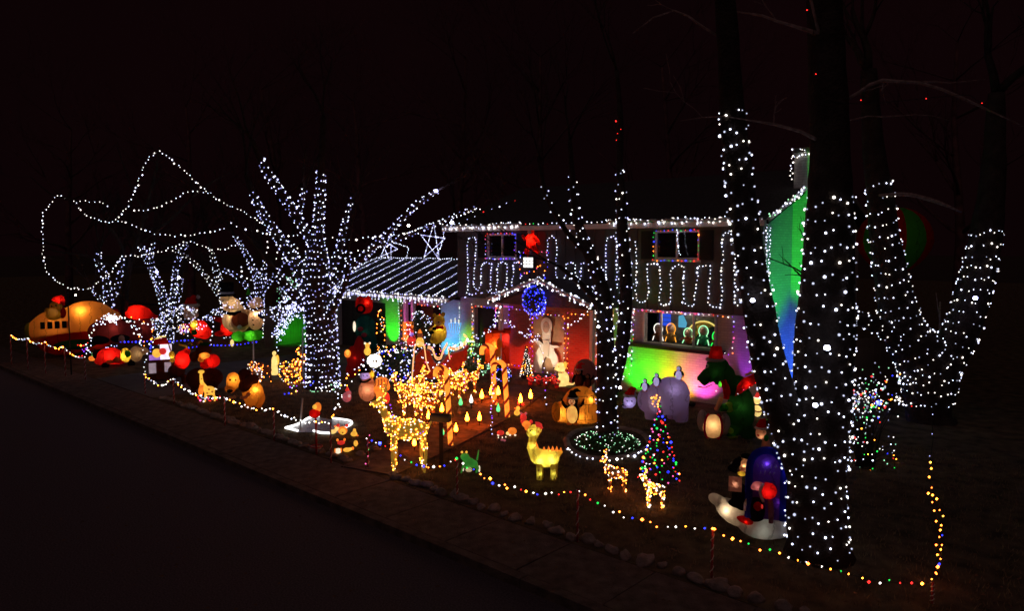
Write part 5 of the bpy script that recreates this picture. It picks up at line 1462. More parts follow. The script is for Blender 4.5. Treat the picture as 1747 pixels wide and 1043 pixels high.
k.mixed('robe', P_RED, [(702, 580, 8, 12, 7), (700, 566, 6, 8, 5)], [], 1); k.ell('head', P_PUR, [(703, 571, 4, 4, 4, -3)]); k.tube('arm', P_CRM, [[(697, 572, 1.2, -4), (692, 582, 1, -5)]])
k = Kit('plastic_caroler', 'yellow robed lit caroler beside the red robed one', 'caroler figure', 717, 628)
k.mixed('robe', P_YEL, [(717, 584, 7, 9, 6)], [], 1); k.ell('head', P_BRN, [(717, 572, 5, 5, 4)]); k.cone('hat', P_ORA, 717, 568, 562, 4, 1)
k = Kit('gift_box', 'orange lit gift box before the wing entry', 'gift box', 696, 624)
k.box('box', P_ORA, 688, 706, 550, 580, -8, 8); k.box('ribbon', P_RED, 695, 699, 549, 580.5, -8.6, 8.6)
k = Kit('gift_box', 'large orange red lit box standing before the porch left of the brick', 'gift box', 850, 646)
k.box('box', NY('vermilion', (.9, .10, .02)), 828, 869, 567, 618, -16, 16); k.box('lid', NY('vermilion', (.9, .10, .02)), 826, 871, 562, 567, -17.5, 17.5); k.ell('figure_print', NY('amber', (.95, .45, .05)), [(852, 585, 5, 10, 2, -16), (850, 600, 6, 9, 2, -16)]); k.lamp(846, 588, 20, 1.5, (1, .55, .2)); k.lamp(864, 575, 16, .5, (1, .3, .9))
# hedge under net lights
def bush(label, cx, by, w, h, n, cols, leaf=(.03, .06, .02), r=.026, name='lit_bush', density=900):
    p = G(cx, by); s_ = p.y / FOC
    root = thing(name, label, 'bush', p)
    mb = MB()
    rw, rh = w * s_ / 2, h * s_
    for i in range(density):
        v = Vector((rnd.gauss(0, 1), rnd.gauss(0, 1), rnd.gauss(0, 1))).normalized() * rnd.uniform(.6, 1)
        c = Vector((v.x * rw, v.y * min(rw, .8), rh * .5 + v.z * rh * .5))
        a = Vector((rnd.uniform(-1, 1), rnd.uniform(-1, 1), rnd.uniform(-1, 1))).normalized() * .06
        b = a.orthogonal().normalized() * .03
        mb.add([c - a, c + b, c + a, c - b], [(0, 1, 2, 3)])
    mb.build('foliage', solid('leaf_%d' % int(leaf[1] * 1000), leaf, .7, .4, 3.0), root, False, 'stuff')
    MB().tube([(0, 0, 0), (0, 0, rh * .6)], [.04, .02], 6).build('stem', M_BARK, root)
    pts = []
    for i in range(n):
        v = Vector((rnd.gauss(0, 1), rnd.gauss(0, 1), rnd.gauss(0, 1))).normalized()
        pts.append(Vector((v.x * rw, v.y * min(rw, .8), rh * .5 + v.z * rh * .52)))
    bulbs_on(root, pts, cols, r)
bush('shrub under blue and white net lights left of the red sleigh', 680, 648, 110, 52, 230, ['cool', 'blueish', 'white', 'blue'])
bush('shrub under white net lights behind the yellow bear', 716, 624, 54, 92, 150, ['cool', 'white', 'blueish'])
bush('round shrub thick with violet lights at the right brick corner', 1258, 672, 52, 80, 420, ['purple', 'blueish', 'purple', 'blue'], r=.022)
bush('pale green lit shrub below the blue wall', 800, 645, 80, 62, 190, ['mint', 'cool', 'mint'], (.05, .12, .04))
bush('narrow amber lit shrub left of the green pier', 650, 612, 14, 82, 80, ['warm', 'amber', 'white'])
bush('low green shrub at the foot of the green pier', 668, 612, 40, 24, 40, ['mint', 'white'])
bush('small shrub of white lights right of the blue wreath', 850, 650, 14, 40, 20, ['white'])
# arch strand from pond to hedge
light_string('light_arch', 'white light arch curving from the pond over the peach snowman', [P(a, b, 18.5) for a, b in ((562, 730), (568, 700), (572, 670), (585, 648), (605, 632), (630, 615), (660, 600), (700, 590))], .11, ['white', 'cool', 'warm', 'cool'], .026, jit=.1)
light_string('light_arch', 'second white light arch behind the first one', [P(a, b, 19.2) for a, b in ((576, 690), (584, 665), (600, 645), (622, 628), (645, 610), (690, 596))], .13, ['cool', 'warm', 'white'], .024, jit=.08)

# ---- sleigh
k = Kit('light_sleigh', 'red sleigh outlined with orange rope light behind the wire reindeer', 'sleigh', 750, 668)
side = [(706, 640), (710, 606), (722, 594), (733, 598), (740, 616), (748, 622), (756, 616), (764, 606), (776, 602), (790, 598), (800, 588), (796, 614), (780, 632), (740, 645)]
k.poly('tub', solid('sleigh_red', (.22, .008, .01), .4, .3), side, -10, 10)
for d in (-11, 11):
    k.tube('rope_light', glow('orange_rope', (1, .42, .16), 1.6), [[(703, 645, .9, d), (706, 610, .9, d), (708, 592, .9, d), (714, 584, .9, d)], [(714, 584, .9, d), (724, 590, .9, d), (728, 615, .9, d), (734, 632, .9, d)], [(730, 592, .9, d), (738, 596, .9, d), (744, 610, .9, d), (752, 611, .9, d), (757, 598, .9, d), (764, 586, .9, d)], [(768, 612, .9, d), (766, 595, .9, d), (780, 596, .9, d), (792, 588, .9, d), (798, 578, .9, d), (792, 572, .9, d)]], kind='stuff')
    k.tube('runner', M_TRIM, [[(700, 662, 1, d), (740, 664, 1, d), (790, 656, 1, d), (804, 644, 1, d)]])
k.bulbs([[(704, 640, -11), (740, 650, -11), (790, 630, -11)], [(705, 588), (735, 590), (760, 600), (795, 586)], [(710, 600, -12), (740, 625, -12), (775, 610, -12)]], .09, ['cool', 'white', 'pink', 'blueish'], .026, .1)

# ---- wire reindeer
def reindeer(label, bx, by, h, flip, n, cols, r=.017, lead=0, group='lit wire reindeer team', m=None, head_up=1.0, name='wire_reindeer'):
    f = -1 if flip else 1
    u = h / 100.0
    X = lambda x: bx + f * x * u
    Yp = lambda z: by - z * u
    k = Kit(name, label, 'light reindeer', bx, by, group)
    mm = m or MATS['mesh_wire']
    body = k.mixed('body', mm, [(X(0), Yp(48), 24 * u, 12 * u, 9 * u), (X(16), Yp(52), 11 * u, 12 * u, 8 * u)], [[(X(20), Yp(54), 6 * u), (X(27), Yp(68), 4.5 * u), (X(30), Yp(76 * head_up), 4 * u)]], 0)
    hd = k.mixed('head', mm, [(X(34), Yp(78 * head_up), 8 * u, 4.5 * u, 4 * u), (X(29), Yp(81 * head_up), 4 * u, 4 * u, 3.5 * u)], [], 0)
    legs = []
    for lx, dd, kx in ((-18, -5, -20), (-17, 5, -15), (16, -5, 18), (17, 5, 14)):
        ln = [(X(lx), Yp(42), 3.2 * u, dd * u), (X(kx), Yp(20), 2 * u, dd * u), (X(lx), Yp(0), 1.6 * u, dd * u)]
        legs.append(k.tube('leg', mm, [ln], 6, False))
    an = []
    for dd in (-1, 1):
        an.append([(X(28), Yp(83 * head_up), 1.0 * u, dd * 2 * u), (X(24), Yp(92 * head_up), .9 * u, dd * 7 * u), (X(27), Yp(101 * head_up), .6 * u, dd * 9 * u)])
        an.append([(X(25), Yp(91 * head_up), .7 * u, dd * 6.5 * u), (X(32), Yp(97 * head_up), .5 * u, dd * 9 * u)])
    k.tube('antlers', mm, an, 5, kind='stuff')
    k.tube('tail', mm, [[(X(-23), Yp(50), 2 * u), (X(-27), Yp(56), 1.2 * u)]], 5)
    k.shell_bulbs(body, n, cols, r); k.shell_bulbs(hd, max(6, n // 6), cols, r)
    for l in legs:
        k.shell_bulbs(l, max(4, n // 9), cols, r)
    k.bulbs([[(q[0], q[1], q[3]) for q in a] for a in an], .07, cols, r)
    return k
wc = ['warm', 'gold', 'warm', 'white', 'amber', 'warm']
for lb, bx, by, h, fl in (('lit wire reindeer nearest the big gold deer', 700, 712, 62, True), ('lit wire reindeer second from the big gold deer', 718, 700, 58, True), ('bright lit wire reindeer in the middle of the team', 737, 692, 62, True), ('lit wire reindeer just left of the tall candy cane', 752, 690, 60, False), ('lit wire reindeer just right of the tall candy cane', 774, 682, 62, False), ('lit wire reindeer at the head of the team by the path', 801, 672, 58, False), ('lit wire reindeer behind the head of the team', 786, 668, 56, True), ('lit wire reindeer far behind the gold deer antlers', 690, 690, 56, True), ('amber lit wire reindeer between the gold deer and the tall candy cane', 728, 714, 58, True), ('amber lit wire reindeer behind the peach snowman arch', 708, 682, 58, False), ('amber lit wire reindeer close against the sleigh runner', 762, 676, 56, True)):
    reindeer(lb, bx, by, h, fl, 100, wc, .02)
k = reindeer('tall gold mesh deer studded with lights standing over the front walk', 697, 806, 150, True, 330, ['gold', 'white', 'warm', 'gold'], .016, m=MATS['gold_mesh_glow'], group='large light deer')
k.bulbs([[(668, 690, -8), (675, 720, -9), (700, 742, -10), (730, 735, -10)], [(684, 650), (680, 640), (672, 634)], [(690, 652), (700, 640), (708, 634)]], .07, ['white', 'purple', 'warm'], .014)
reindeer('small bright wire reindeer seen head on beside the ring bed', 1052, 842, 72, True, 90, ['warm', 'white', 'amber'], .017, group='small wire deer on the lawn')
reindeer('small bright wire fawn with raised head before the coloured tree', 1118, 868, 68, True, 120, ['warm', 'gold', 'white'], .018, group='small wire deer on the lawn')
# ---- candy canes
def cane(label, bx, by, top, lean, w, hookdir=-1):
    k = Kit('candy_cane', label, 'candy cane', bx, by, 'striped candy canes along the walk')
    tx = bx + lean
    R_ = 9.0
    line = [(bx, by), (bx + lean * .5, (by + top) / 2), (tx, top + R_)]
    line += [(tx + hookdir * R_ + R_ * math.cos(a) * -hookdir, top + R_ - R_ * math.sin(a)) for a in [math.pi * q / 6 for q in range(1, 7)]]
    line += [(tx + hookdir * 2 * R_, top + R_ + 6)]
    pts = smooth_path([k.p(x, y) for x, y in line], .03)
    MB().tube(pts, w * k.s, 10).build('cane', PL('cane_amber', (1, .30, .03), 1.3), k.root)
    # winding stripe
    st, ang, acc = [], 0.0, 0.0
    mb = MB()
    for i in range(len(pts) - 1):
        d = (pts[i + 1] - pts[i]); acc += d.length
        ang = acc / (w * k.s) * 1.0
        t = d.normalized(); a = t.cross(Vector((.1, 1, .2))).normalized(); b = t.cross(a)
        st.append(pts[i] + (a * math.cos(ang) + b * math.sin(ang)) * w * k.s * .6)
    MB().tube(st, w * k.s * .66, 6).build('stripe', PL('cane_red', (.4, .02, .01), .25), k.root)
    return k
cane('tall striped candy cane left of the letter box', 769, 762, 628, -7, 4.4)
cane('striped candy cane by the far walk edge under the big red box', 844, 692, 590, -4, 4.2)
cane('striped candy cane nearest the porch on the walk edge', 866, 714, 618, -6, 4.2)
# ---- path bulbs
for lb, x, y, c in (('amber', 754, 697, 'o'), ('emerald', 786, 686, 'g'), ('pale white', 804, 682, 'w'), ('amber', 822, 674, 'o'), ('amber', 797, 713, 'o'), ('amber', 818, 712, 'o'), ('rosy', 778, 731, 'o'), ('emerald', 755, 737, 'g'), ('lime', 850, 697, 'g'), ('yellow', 888, 681, 'y'), ('yellow', 905, 674, 'y'), ('orange', 850, 668, 'o'), ('golden', 707, 755, 'y'), ('golden', 731, 709, 'y'), ('orange', 838, 668, 'o')):
    where = {754: 'left of the tall candy cane', 786: 'beyond the tall candy cane', 804: 'between two others on the far walk edge', 822: 'on the far walk edge nearest the candy cane', 797: 'midway up the near walk edge', 818: 'further up the near walk edge', 778: 'at the foot of the near walk edge', 755: 'under the letter box', 850: 'beside the walk by the candy canes' if y == 697 else 'between the candy canes', 888: 'nearer on the walk before the porch', 905: 'furthest up the walk before the porch', 707: 'under the belly of the gold deer', 731: 'behind the tail of the gold deer', 838: 'against the far candy cane'}[x]
    k = Kit('path_light', '%s teardrop bulb light on a stake %s' % (lb, where), 'path light', x, y + 16, 'teardrop path lights')
    m = {'o': PL('flame_amber', (1, .11, .004), 95), 'g': PL('flame_green', (.08, .9, .25), 1.6), 'w': PL('flame_white', (.9, 1, .85), 1.8), 'y': PL('flame_yellow', (1, .14, .005), 85)}[c]
    a = k.p(x, y)
    MB().lathe([(.1 * 5 * k.s, -7 * k.s), (2.1 * k.s, -6 * k.s), (3.3 * k.s, -3.4 * k.s), (3.1 * k.s, -.5 * k.s), (1.9 * k.s, 3.4 * k.s), (.7 * k.s, 7 * k.s), (.1 * k.s, 9.5 * k.s)], (a.x, a.y, a.z), 12).build('bulb', m, k.root)
    k.tube('stake', M_BRONZE, [[(x, y + 16, .8), (x, y + 6, .8)]]); k.cone('socket', M_BRONZE, x, y + 9, y + 5.5, 2, 2.4)
# ---- letter box
k = Kit('letter_box', 'dark metal letter box on a post beside the front walk', 'letter box', 752, 792)
k.box('post', M_DARK, 749.5, 756.5, 722, 791, -3, 3)
bx_ = MB()
o_ = [(-6, -5), (6, -5), (6, 1)] + [(6 * math.cos(a), 1 + 6 * math.sin(a)) for a in [math.pi * q / 8 for q in range(1, 8)]] + [(-6, 1)]
bx_.prism([(x * k.s * 1.15, z * k.s * 1.15) for x, z in o_], -18 * k.s, 18 * k.s)
lb_ = bx_.build('box', solid('dull_metal', (.05, .05, .055), .4, .3, metal=.6), k.root, False)
lb_.location = k.p(752, 714); lb_.rotation_euler = (0, 0, math.radians(68))
k.tube('flag', solid('red_paint', (.4, .02, .02), .5, .2), [[(764, 712, .8, -7), (766, 704, .8, -7)]])
# ---- blue wreath, stakes
k = Kit('light_wreath', 'round wreath of blue white lights behind the candy canes', 'light wreath', 857, 660)
wr_ = [(857 + 15 * math.cos(a), 640 + 13 * math.sin(a)) for a in [6.2832 * q / 20 for q in range(21)]]
k.tube('ring', WIRE, [[(a, b, 1.2) for a, b in wr_]], smooth_=False); k.bulbs([wr_, [(857 + (a - 857) * .8, 640 + (b - 640) * .8) for a, b in wr_]], .065, ['blueish', 'cool', 'blue'], .022, .02)
# ---- toy cluster by the walk
G2 = 'small lit toys at the walk corner'
toy('plastic_duck', 'yellow lit plastic duck at the walk corner', 'toy', 882, 712, [(882, 705, 5.5, 5, 4), (884, 697, 3.5, 4, 3.5)], P_YEL, [('beak', P_ORA, [(879, 697, 2, 1, 1)])], G2)
toy('plastic_mouse', 'red lit mouse just below the yellow duck', 'toy', 893, 722, [(893, 713, 6, 7, 5)], P_RED, [('ears', P_PNK, [(889, 706, 2.4, 2.6, 1.5), (897, 706, 2.4, 2.6, 1.5)])], G2)
toy('plastic_lobster', 'orange lit lobster nearest the yellow dinosaur head', 'toy', 900, 736, [(898, 724, 8, 6, 5), (899, 730, 4, 6, 4)], P_ORA, [('claws', P_RED, [(891, 720, 3, 3.5, 2), (906, 720, 3, 3.5, 2)])], G2)
toy('plastic_ladybird', 'small crimson lit ladybird on the grass', 'toy', 854, 746, [(854, 739, 6.5, 4.5, 5)], P_RED, [('head', P_WHT, [(850, 743, 2, 1.6, 1.6)])], G2)
toy('plastic_turtle', 'orange lit turtle beside the crimson ladybird', 'toy', 874, 746, [(874, 736, 8, 6.5, 6)], P_ORA, [('head', P_CRM, [(866, 740, 3, 3, 2.5)]), ('feet', P_WHT, [(870, 743, 2, 1.5, 1.5), (879, 743, 2, 1.5, 1.5)])], G2)
toy('plastic_caterpillar', 'tiny dim red caterpillar with white feet below the ladybird', 'toy', 860, 754, [(856, 751, 3, 2.4, 2.4), (861, 752, 3, 2.4, 2.4)], P_PNK, [('feet', P_WHT, [(850, 747, 1, 1.4, 1), (857, 747, 1, 1.4, 1), (863, 746, 1, 1.4, 1)])], G2)
toy('plastic_flower', 'red lit flower on the walk edge above the yellow duck', 'toy', 886, 694, [(886, 688, 4, 4, 3), (892, 690, 3, 3, 3)], P_RED, [('heart', P_YEL, [(886, 688, 1.6, 1.6, 1, -3)])], G2)
# ---- frog
k = Kit('plastic_frog', 'green lit plastic frog with white feet at the fence', 'frog figure', 803, 812)
k.mixed('body', PL('frog_green', (.06, .42, .05), .3), [(800, 790, 11, 9, 8), (793, 780, 8, 6.5, 7), (810, 793, 6, 7, 6)], [[(792, 790, 3, -5), (788, 800, 2, -7), (786, 806, 1.6, -8)], [(810, 790, 4, -4), (816, 798, 3, -6), (812, 806, 2, -8)]], 1); k.tube('party_horn', PL('frog_green', (.06, .42, .05), .3), [[(814, 786, 1.6), (816, 776, 1.4), (817, 769, 1)]]); k.ell('belly', PL('cream_dim', (.9, .7, .35), .5), [(800, 800, 6, 4, 4, -7)]); k.ell('eyes', P_YEL, [(788, 771, 2, 2, 2, -4), (796, 771, 2, 2, 2, -4)]); k.ell('feet', P_WHT, [(790, 797, 1.5, 6, 1.5, -6), (818, 800, 1.5, 6, 1.5, -3)])
# ---- yellow long-necked dinosaur
def dino():
    k = Kit('lit_dinosaur', 'yellow long necked lit dinosaur with orange back spikes on the lawn', 'dinosaur figure', 930, 818)
    body = [(931, 783, 24, 16, 13), (918, 780, 15, 14, 11), (912, 735, 12, 10, 9), (906, 740, 9, 8, 8)]
    tubes = [[(916, 780, 13), (906, 764, 8.5), (908, 750, 7), (914, 740, 7)], [(945, 778, 11), (953, 774, 6), (960, 770, 2.5)]]
    b = k.mixed('body', fabric('lit_acrylic_yellow', (.95, .85, .22), .75), body, tubes, .9)
    for lx, d in ((920, -6), (922, 6), (944, -6), (947, 6)):
        k.mixed('leg', MATS['lit_acrylic_yellow'], [], [[(lx, 790, 6, d), (lx, 803, 4.8, d), (lx, 817, 5.2, d)]], 0)
    k.cone_ = None
    sp = [(911, 757), (914, 765), (919, 773), (926, 769), (934, 768), (941, 768), (948, 768), (955, 770)]
    for i, (x, y) in enumerate(sp):
        k.cone('spike', P_ORA, x + 2, y + 3, y - 6, 3.4, .3, 0, 6)
    k.ell('eye', N_BLACK, [(904, 735, 1.4, 1.6, 1, -8)])
    k.tube('hat', P_RED, [[(914, 728, 7), (919, 727, 5), (924, 733, 3)]])
    for x, y, dp, lm in ((910, 738, 9, .5), (908, 762, 7, .6), (922, 784, 13, .55), (940, 783, 13, .55)):
        k.lamp(x, y, dp, lm * 1.15, (1, .9, .3))
    for x in (921, 945):
        k.lamp(x, 806, 5, .45, (1, .9, .3), -5, .02)
dino()
# ---- ring bed with lights at the slim tree
light_string('ring_lights', 'ring of white lights round the bed of the slim tree', [G(a, b, .06) for a, b in ((966, 752), (970, 766), (985, 778), (1010, 784), (1035, 786), (1060, 783), (1080, 778), (1100, 770), (1108, 758))], .17, ['cool', 'white'], .03, jit=.02)
rb = [G(a, b) for a, b in ((966, 752), (975, 771), (1010, 784), (1060, 783), (1100, 770), (1108, 758), (1090, 740), (1040, 732), (985, 738))]
bed = thing('planting_bed', 'raised ring bed of dark earth round the slim tree', 'planting bed', G(1036, 760))
c_ = sum(rb, Vector()) / len(rb)
rs = smooth_path(rb + [rb[0]], .2)
MB().tube([q - bed.location for q in rs], .09, 6).build('rim', M_STONE, bed)
MB().add([q - bed.location + Vector((0, 0, .03)) for q in rb] + [c_ - bed.location + Vector((0, 0, .1))], [(i, (i + 1) % len(rb), len(rb)) for i in range(len(rb))]).build('earth', M_EARTH, bed, False)
bush('ground cover under small greenish lights around the slim tree', 1036, 764, 112, 22, 170, ['mint', 'white', 'mint'], (.04, .09, .03), .014, 'ground_cover', 1500)
# ---- coloured spiral tree
def cone_tree(label, bx, by, top, w, n, cols, r, name='light_tree', drk=True, extra=None):
    k = Kit(name, label, 'light tree', bx, by)
    h = (by - top)
    mb = MB()
    for i in range(700 if drk else 0):
        t = rnd.random() ** .7
        rr = w / 2 * t
        a = rnd.uniform(0, 6.28); q = rnd.uniform(.5, 1)
        c = k.p(bx + rr * q * math.cos(a), top + h * t, rr * q * math.sin(a))
        d = Vector((math.cos(a), math.sin(a), -.4)).normalized() * 3.4 * k.s
        e = d.orthogonal().normalized() * .9 * k.s
        mb.add([c - d, c + e, c + d, c - e], [(0, 1, 2, 3)])
    if drk:
        mb.build('needles', solid('conifer', (.015, .035, .015), .8, .4), k.root, False, 'stuff')
    k.tube('trunk', M_BARK, [[(bx, by, 1.6), (bx, top, .5)]], smooth_=False)
    pts = []
    for i in range(n):
        t = (i + rnd.random()) / n; t = t ** .6
        a = i * 2.4 + rnd.uniform(-.3, .3)
        rr = w / 2 * t
        pts.append(k.p(bx + rr * math.cos(a), top + h * .94 * t, rr * math.sin(a)))
    bulbs_on(k.root, pts, cols, r)
    return k
k = cone_tree('conical tree of red, green and blue lights beside the polar bear', 1124, 826, 690, 74, 105, ['red', 'green', 'blue', 'cool', 'green', 'blue', 'red', 'pink', 'amber'], .024)
k.ell('topper', P_YEL, [(1116, 682, 3, 3, 3), (1112, 688, 2, 2, 2), (1121, 688, 2, 2, 2)], kind='stuff'); k.bulbs([[(1108, 680), (1116, 676), (1124, 684), (1120, 694), (1110, 694)]], .05, ['gold', 'amber', 'warm'], .014, .03)
cone_tree('narrow little tree of white lights left of the angel cutout', 898, 650, 590, 24, 110, ['white', 'warm', 'white'], .02)
# poinsettias along the porch edge
for i, (x, y) in enumerate(((905, 650), (918, 648), (931, 650), (943, 648), (950, 654))):
    k = Kit('poinsettia', ['red poinsettia pot nearest the little white tree', 'red poinsettia pot second from the little white tree', 'red poinsettia pot in the middle of the porch edge', 'red poinsettia pot next to the seated dog', 'red poinsettia pot hidden behind the seated dog'][i], 'potted plant', x, y + 8, 'poinsettias on the porch edge', z=.16)
    k.cone('pot', solid('red_foil', (.45, .02, .03), .35, .2), x, y + 8, y + 1, 3.5, 4.5)
    k.ell('leaves', solid('dark_leaf', (.02, .05, .02), .7), [(x - 3, y - 2, 4, 1.6, 3), (x + 3, y - 3, 4, 1.6, 3)], kind='stuff'); k.ell('petals', P_RED, [(x + dx, y - 4 + dy, 2.4, 1.4, 2, dd) for dx, dy, dd in ((-4, 0, -2), (3, -1, -3), (0, -3, 0), (-1, 2, -4), (4, 3, -1))], kind='stuff')
    k.bulbs([[(x - 4, y), (x, y - 4), (x + 4, y + 2)]], .13, ['white', 'red', 'amber'], .018, .03)
# ---- seated yellow dog
k = Kit('plastic_dog', 'seated pale yellow lit plastic dog at the porch edge', 'dog figure', 963, 662, z=.1)
k.mixed('body', P_CRM, [(962, 647, 9, 13, 7), (958, 656, 9, 6, 7), (957, 626, 9, 7.5, 7), (950, 629, 5, 4, 4)], [[(957, 633, 6), (960, 642, 7)], [(954, 645, 3, -4), (953, 660, 2.6, -5)], [(966, 655, 3), (978, 656, 1.6), (982, 652, 1.2)]], 1.0)
k.ell('ear', P_YEL, [(964, 622, 3, 6, 2.5, -4)]); k.ell('eye', N_BLACK, [(953, 625, 1.1, 1.2, 1, -6)]); k.ell('nose', N_BLACK, [(945, 628, 1.3, 1.2, 1.2, -2)]); k.tube('collar', solid('dark_collar', (.06, .03, .02), .6), [[(957 + 6.3 * math.cos(a), 635, 1, 6 * math.sin(a)) for a in [6.2832 * q / 12 for q in range(13)]]], smooth_=False)
# ---- igloo with penguins
k = Kit('inflatable_igloo', 'glowing orange inflatable igloo of blocks with a tunnel mouth', 'inflatable', 985, 718)
k.mixed('dome', N_ORANGE, [(990, 700, 34, 42, 30), (988, 690, 30, 26, 26)], [[(970, 704, 19, -6), (952, 700, 18, -14)]], 1.4)
k.ell('mouth', N_YELLOW, [(949, 698, 7.5, 17, 8, -26)])
for zz in (672, 685, 698, 711):
    hw_ = 31 if zz > 680 else 27
    k.tube('seam', solid('seam_brown', (.10, .04, .01), .8), [[(990 + hw_ * math.cos(a) * (1.02 if zz > 672 else .98), zz, .5, -hw_ * .92 * math.sin(a)) for a in [math.pi * q / 16 for q in range(2, 14)]]], 5, False)
for i, (x, z0) in enumerate(((996, 672), (980, 672), (1004, 685), (988, 685), (998, 698), (1010, 698), (1012, 672))):
    dd = -math.sqrt(max(0, 1 - ((x - 990) / 31.5) ** 2)) * 29.5
    k.tube('seam', solid('seam_brown', (.10, .04, .01), .8), [[(x, z0, .5, dd), (x, z0 + 13, .5, dd - 1)]], 5)
k.lamp(1008, 678, 24, .55, (1, .68, .2), -8); k.lamp(990, 705, 24, .35, (1, .66, .2), -8); k.lamp(958, 700, 15, .8, (1, .75, .25), -14)
def penguin(label, bx, by, h, belly, hat=None, hatm=None, lum=.7, z=0.0, wings=True, Y=None, face=None):
    u = h / 60.0
    k = Kit('inflatable_penguin', label, 'inflatable', bx, by, None, z, Y=Y)
    k.mixed('body', N_BLACK, [(bx, by - 20 * u, 13 * u, 20 * u, 11 * u), (bx, by - 42 * u, 9.5 * u, 10 * u, 9 * u)], [], 1)
    k.ell('belly', belly, [(bx - 1 * u, by - 19 * u, 10.5 * u, 17 * u, 9 * u, -5.5 * u)]); k.ell('face', face or N_SKIN, [(bx - 1.5 * u, by - 42 * u, 6.5 * u, 6.5 * u, 5 * u, -5.5 * u)]); k.ell('beak', N_ORANGE, [(bx - 2 * u, by - 40 * u, 2.4 * u, 1.5 * u, 3 * u, -11 * u)])
    k.ell('eyes', N_BLACK, [(bx - 4 * u, by - 44 * u, 1 * u, 1.2 * u, 1 * u, -10 * u), (bx + 1 * u, by - 44 * u, 1 * u, 1.2 * u, 1 * u, -10 * u)], kind='stuff')
    for sg in (-1, 1):
        k.tube('wing', N_BLACK, [[(bx + sg * 11 * u, by - 30 * u, 3.2 * u), (bx + sg * 17 * u, by - 36 * u, 3 * u), (bx + sg * 21 * u, by - 46 * u, 1.5 * u)] if wings else [(bx + sg * 11 * u, by - 32 * u, 3.2 * u), (bx + sg * 15 * u, by - 22 * u, 3 * u), (bx + sg * 16 * u, by - 12 * u, 1.5 * u)]])
        k.ell('foot', N_ORANGE, [(bx + sg * 6 * u, by - 1.5 * u, 5.5 * u, 2 * u, 7 * u, -5 * u)])
    if hat:
        k.tube('hat', hatm, [[(bx, by - 48 * u, 9.5 * u), (bx, by - 56 * u, 7 * u), (bx + 6 * u, by - 62 * u, 3.5 * u), (bx + 14 * u, by - 60 * u, 1.5 * u)]]); k.tube('hat_brim', solid('grey_band', (.4, .42, .45), .7), [[(bx + 9.6 * u * math.cos(a), by - 48 * u, 1.6 * u, 9.4 * u * math.sin(a)) for a in [6.2832 * q / 12 for q in range(13)]]], smooth_=False)
    if lum:
        k.lamp(bx - 1 * u, by - 17 * u, 9 * u, lum, (1, .7, .25), -5 * u, .03); k.lamp(bx - 1 * u, by - 42 * u, 5 * u, lum * .35, (1, .7, .35), -5.5 * u, .02)
    return k
penguin('penguin with a dark stocking cap and glowing belly before the igloo', 977, 724, 56, PL('belly_glow', (1, .5, .10), .75), True, N_BLACK, 0, face=PL('face_glow', (.9, .4, .15), .4))  # belly and face emit by themselves, in place of a lamp inside
dm = Kit('snow_globe', 'dim pinkish snow globe dome on top of the igloo', 'inflatable', 998, 662, Y=20.2)
dm.mixed('dome', NY('grey_pink', (.45, .22, .18), .3), [(998, 640, 21, 26, 8, 14)], [], 1.4)
penguin('taller dark penguin with red cap standing in the globe on the igloo', 988, 662, 40, N_BROWN, True, N_RED, 0, wings=False, Y=20.0)
penguin('smaller dark penguin beside the taller one on the igloo', 1003, 662, 28, N_BROWN, False, None, 0, Y=20.0)
# ---- polar bear with penguins on its back
k = Kit('inflatable_polar_bear', 'large lilac lit inflatable polar bear before the green lit wall', 'inflatable', 1130, 722)
k.mixed('body', N_LILAC, [(1150, 676, 26, 34, 20), (1128, 680, 32, 30, 22), (1104, 684, 18, 22, 16), (1142, 664, 24, 22, 18)], [[(1160, 690, 14), (1163, 718, 11)], [(1110, 688, 13), (1110, 716, 10)], [(1148, 690, 13, 10), (1148, 716, 10, 10)]], 1.6)
k.mixed('head', N_LILAC, [(1074, 686, 11, 12, 11, -6), (1066, 694, 5, 5, 5, -8)], [], 1); k.ell('ears', N_LILAC, [(1082, 674, 3, 3, 3, -4), (1068, 675, 3, 3, 3, -4)], kind='stuff'); k.tube('hat', N_RED, [[(1074, 675, 9, -6), (1076, 668, 6, -6), (1084, 664, 2.5, -6)]]); k.tube('hat_brim', N_WHITE, [[(1074 + 10 * math.cos(a), 676, 2, -6 + 9 * math.sin(a)) for a in [6.2832 * q / 12 for q in range(13)]]], smooth_=False)
k.ell('nose', N_BLACK, [(1063, 692, 2, 1.6, 2, -12)]); k.ell('eyes', N_BLACK, [(1070, 684, 1.2, 1.4, 1, -16), (1078, 684, 1.2, 1.4, 1, -16)], kind='stuff'); k.lamp(1148, 664, 24, .09, (.8, .65, 1), 4); k.lamp(1118, 684, 24, .07, (.95, .7, .8), 4); k.lamp(1074, 687, 11, .28, (.7, .65, 1), -6)
for lb, x, y, h in (('small penguin sliding on the polar bear near its head', 1100, 668, 26), ('small penguin riding the middle of the polar bear', 1120, 660, 28), ('small penguin at the top of the polar bear back', 1158, 650, 30)):
    pk = penguin(lb, x, y, h, PL('lilac_glow', (.62, .55, 1), .55), False, None, 0, wings=False, face=PL('lilac_glow', (.62, .55, 1), .55), Y=G(1130, 722).y - .1)  # lilac emission put into belly and face; no lamp inside
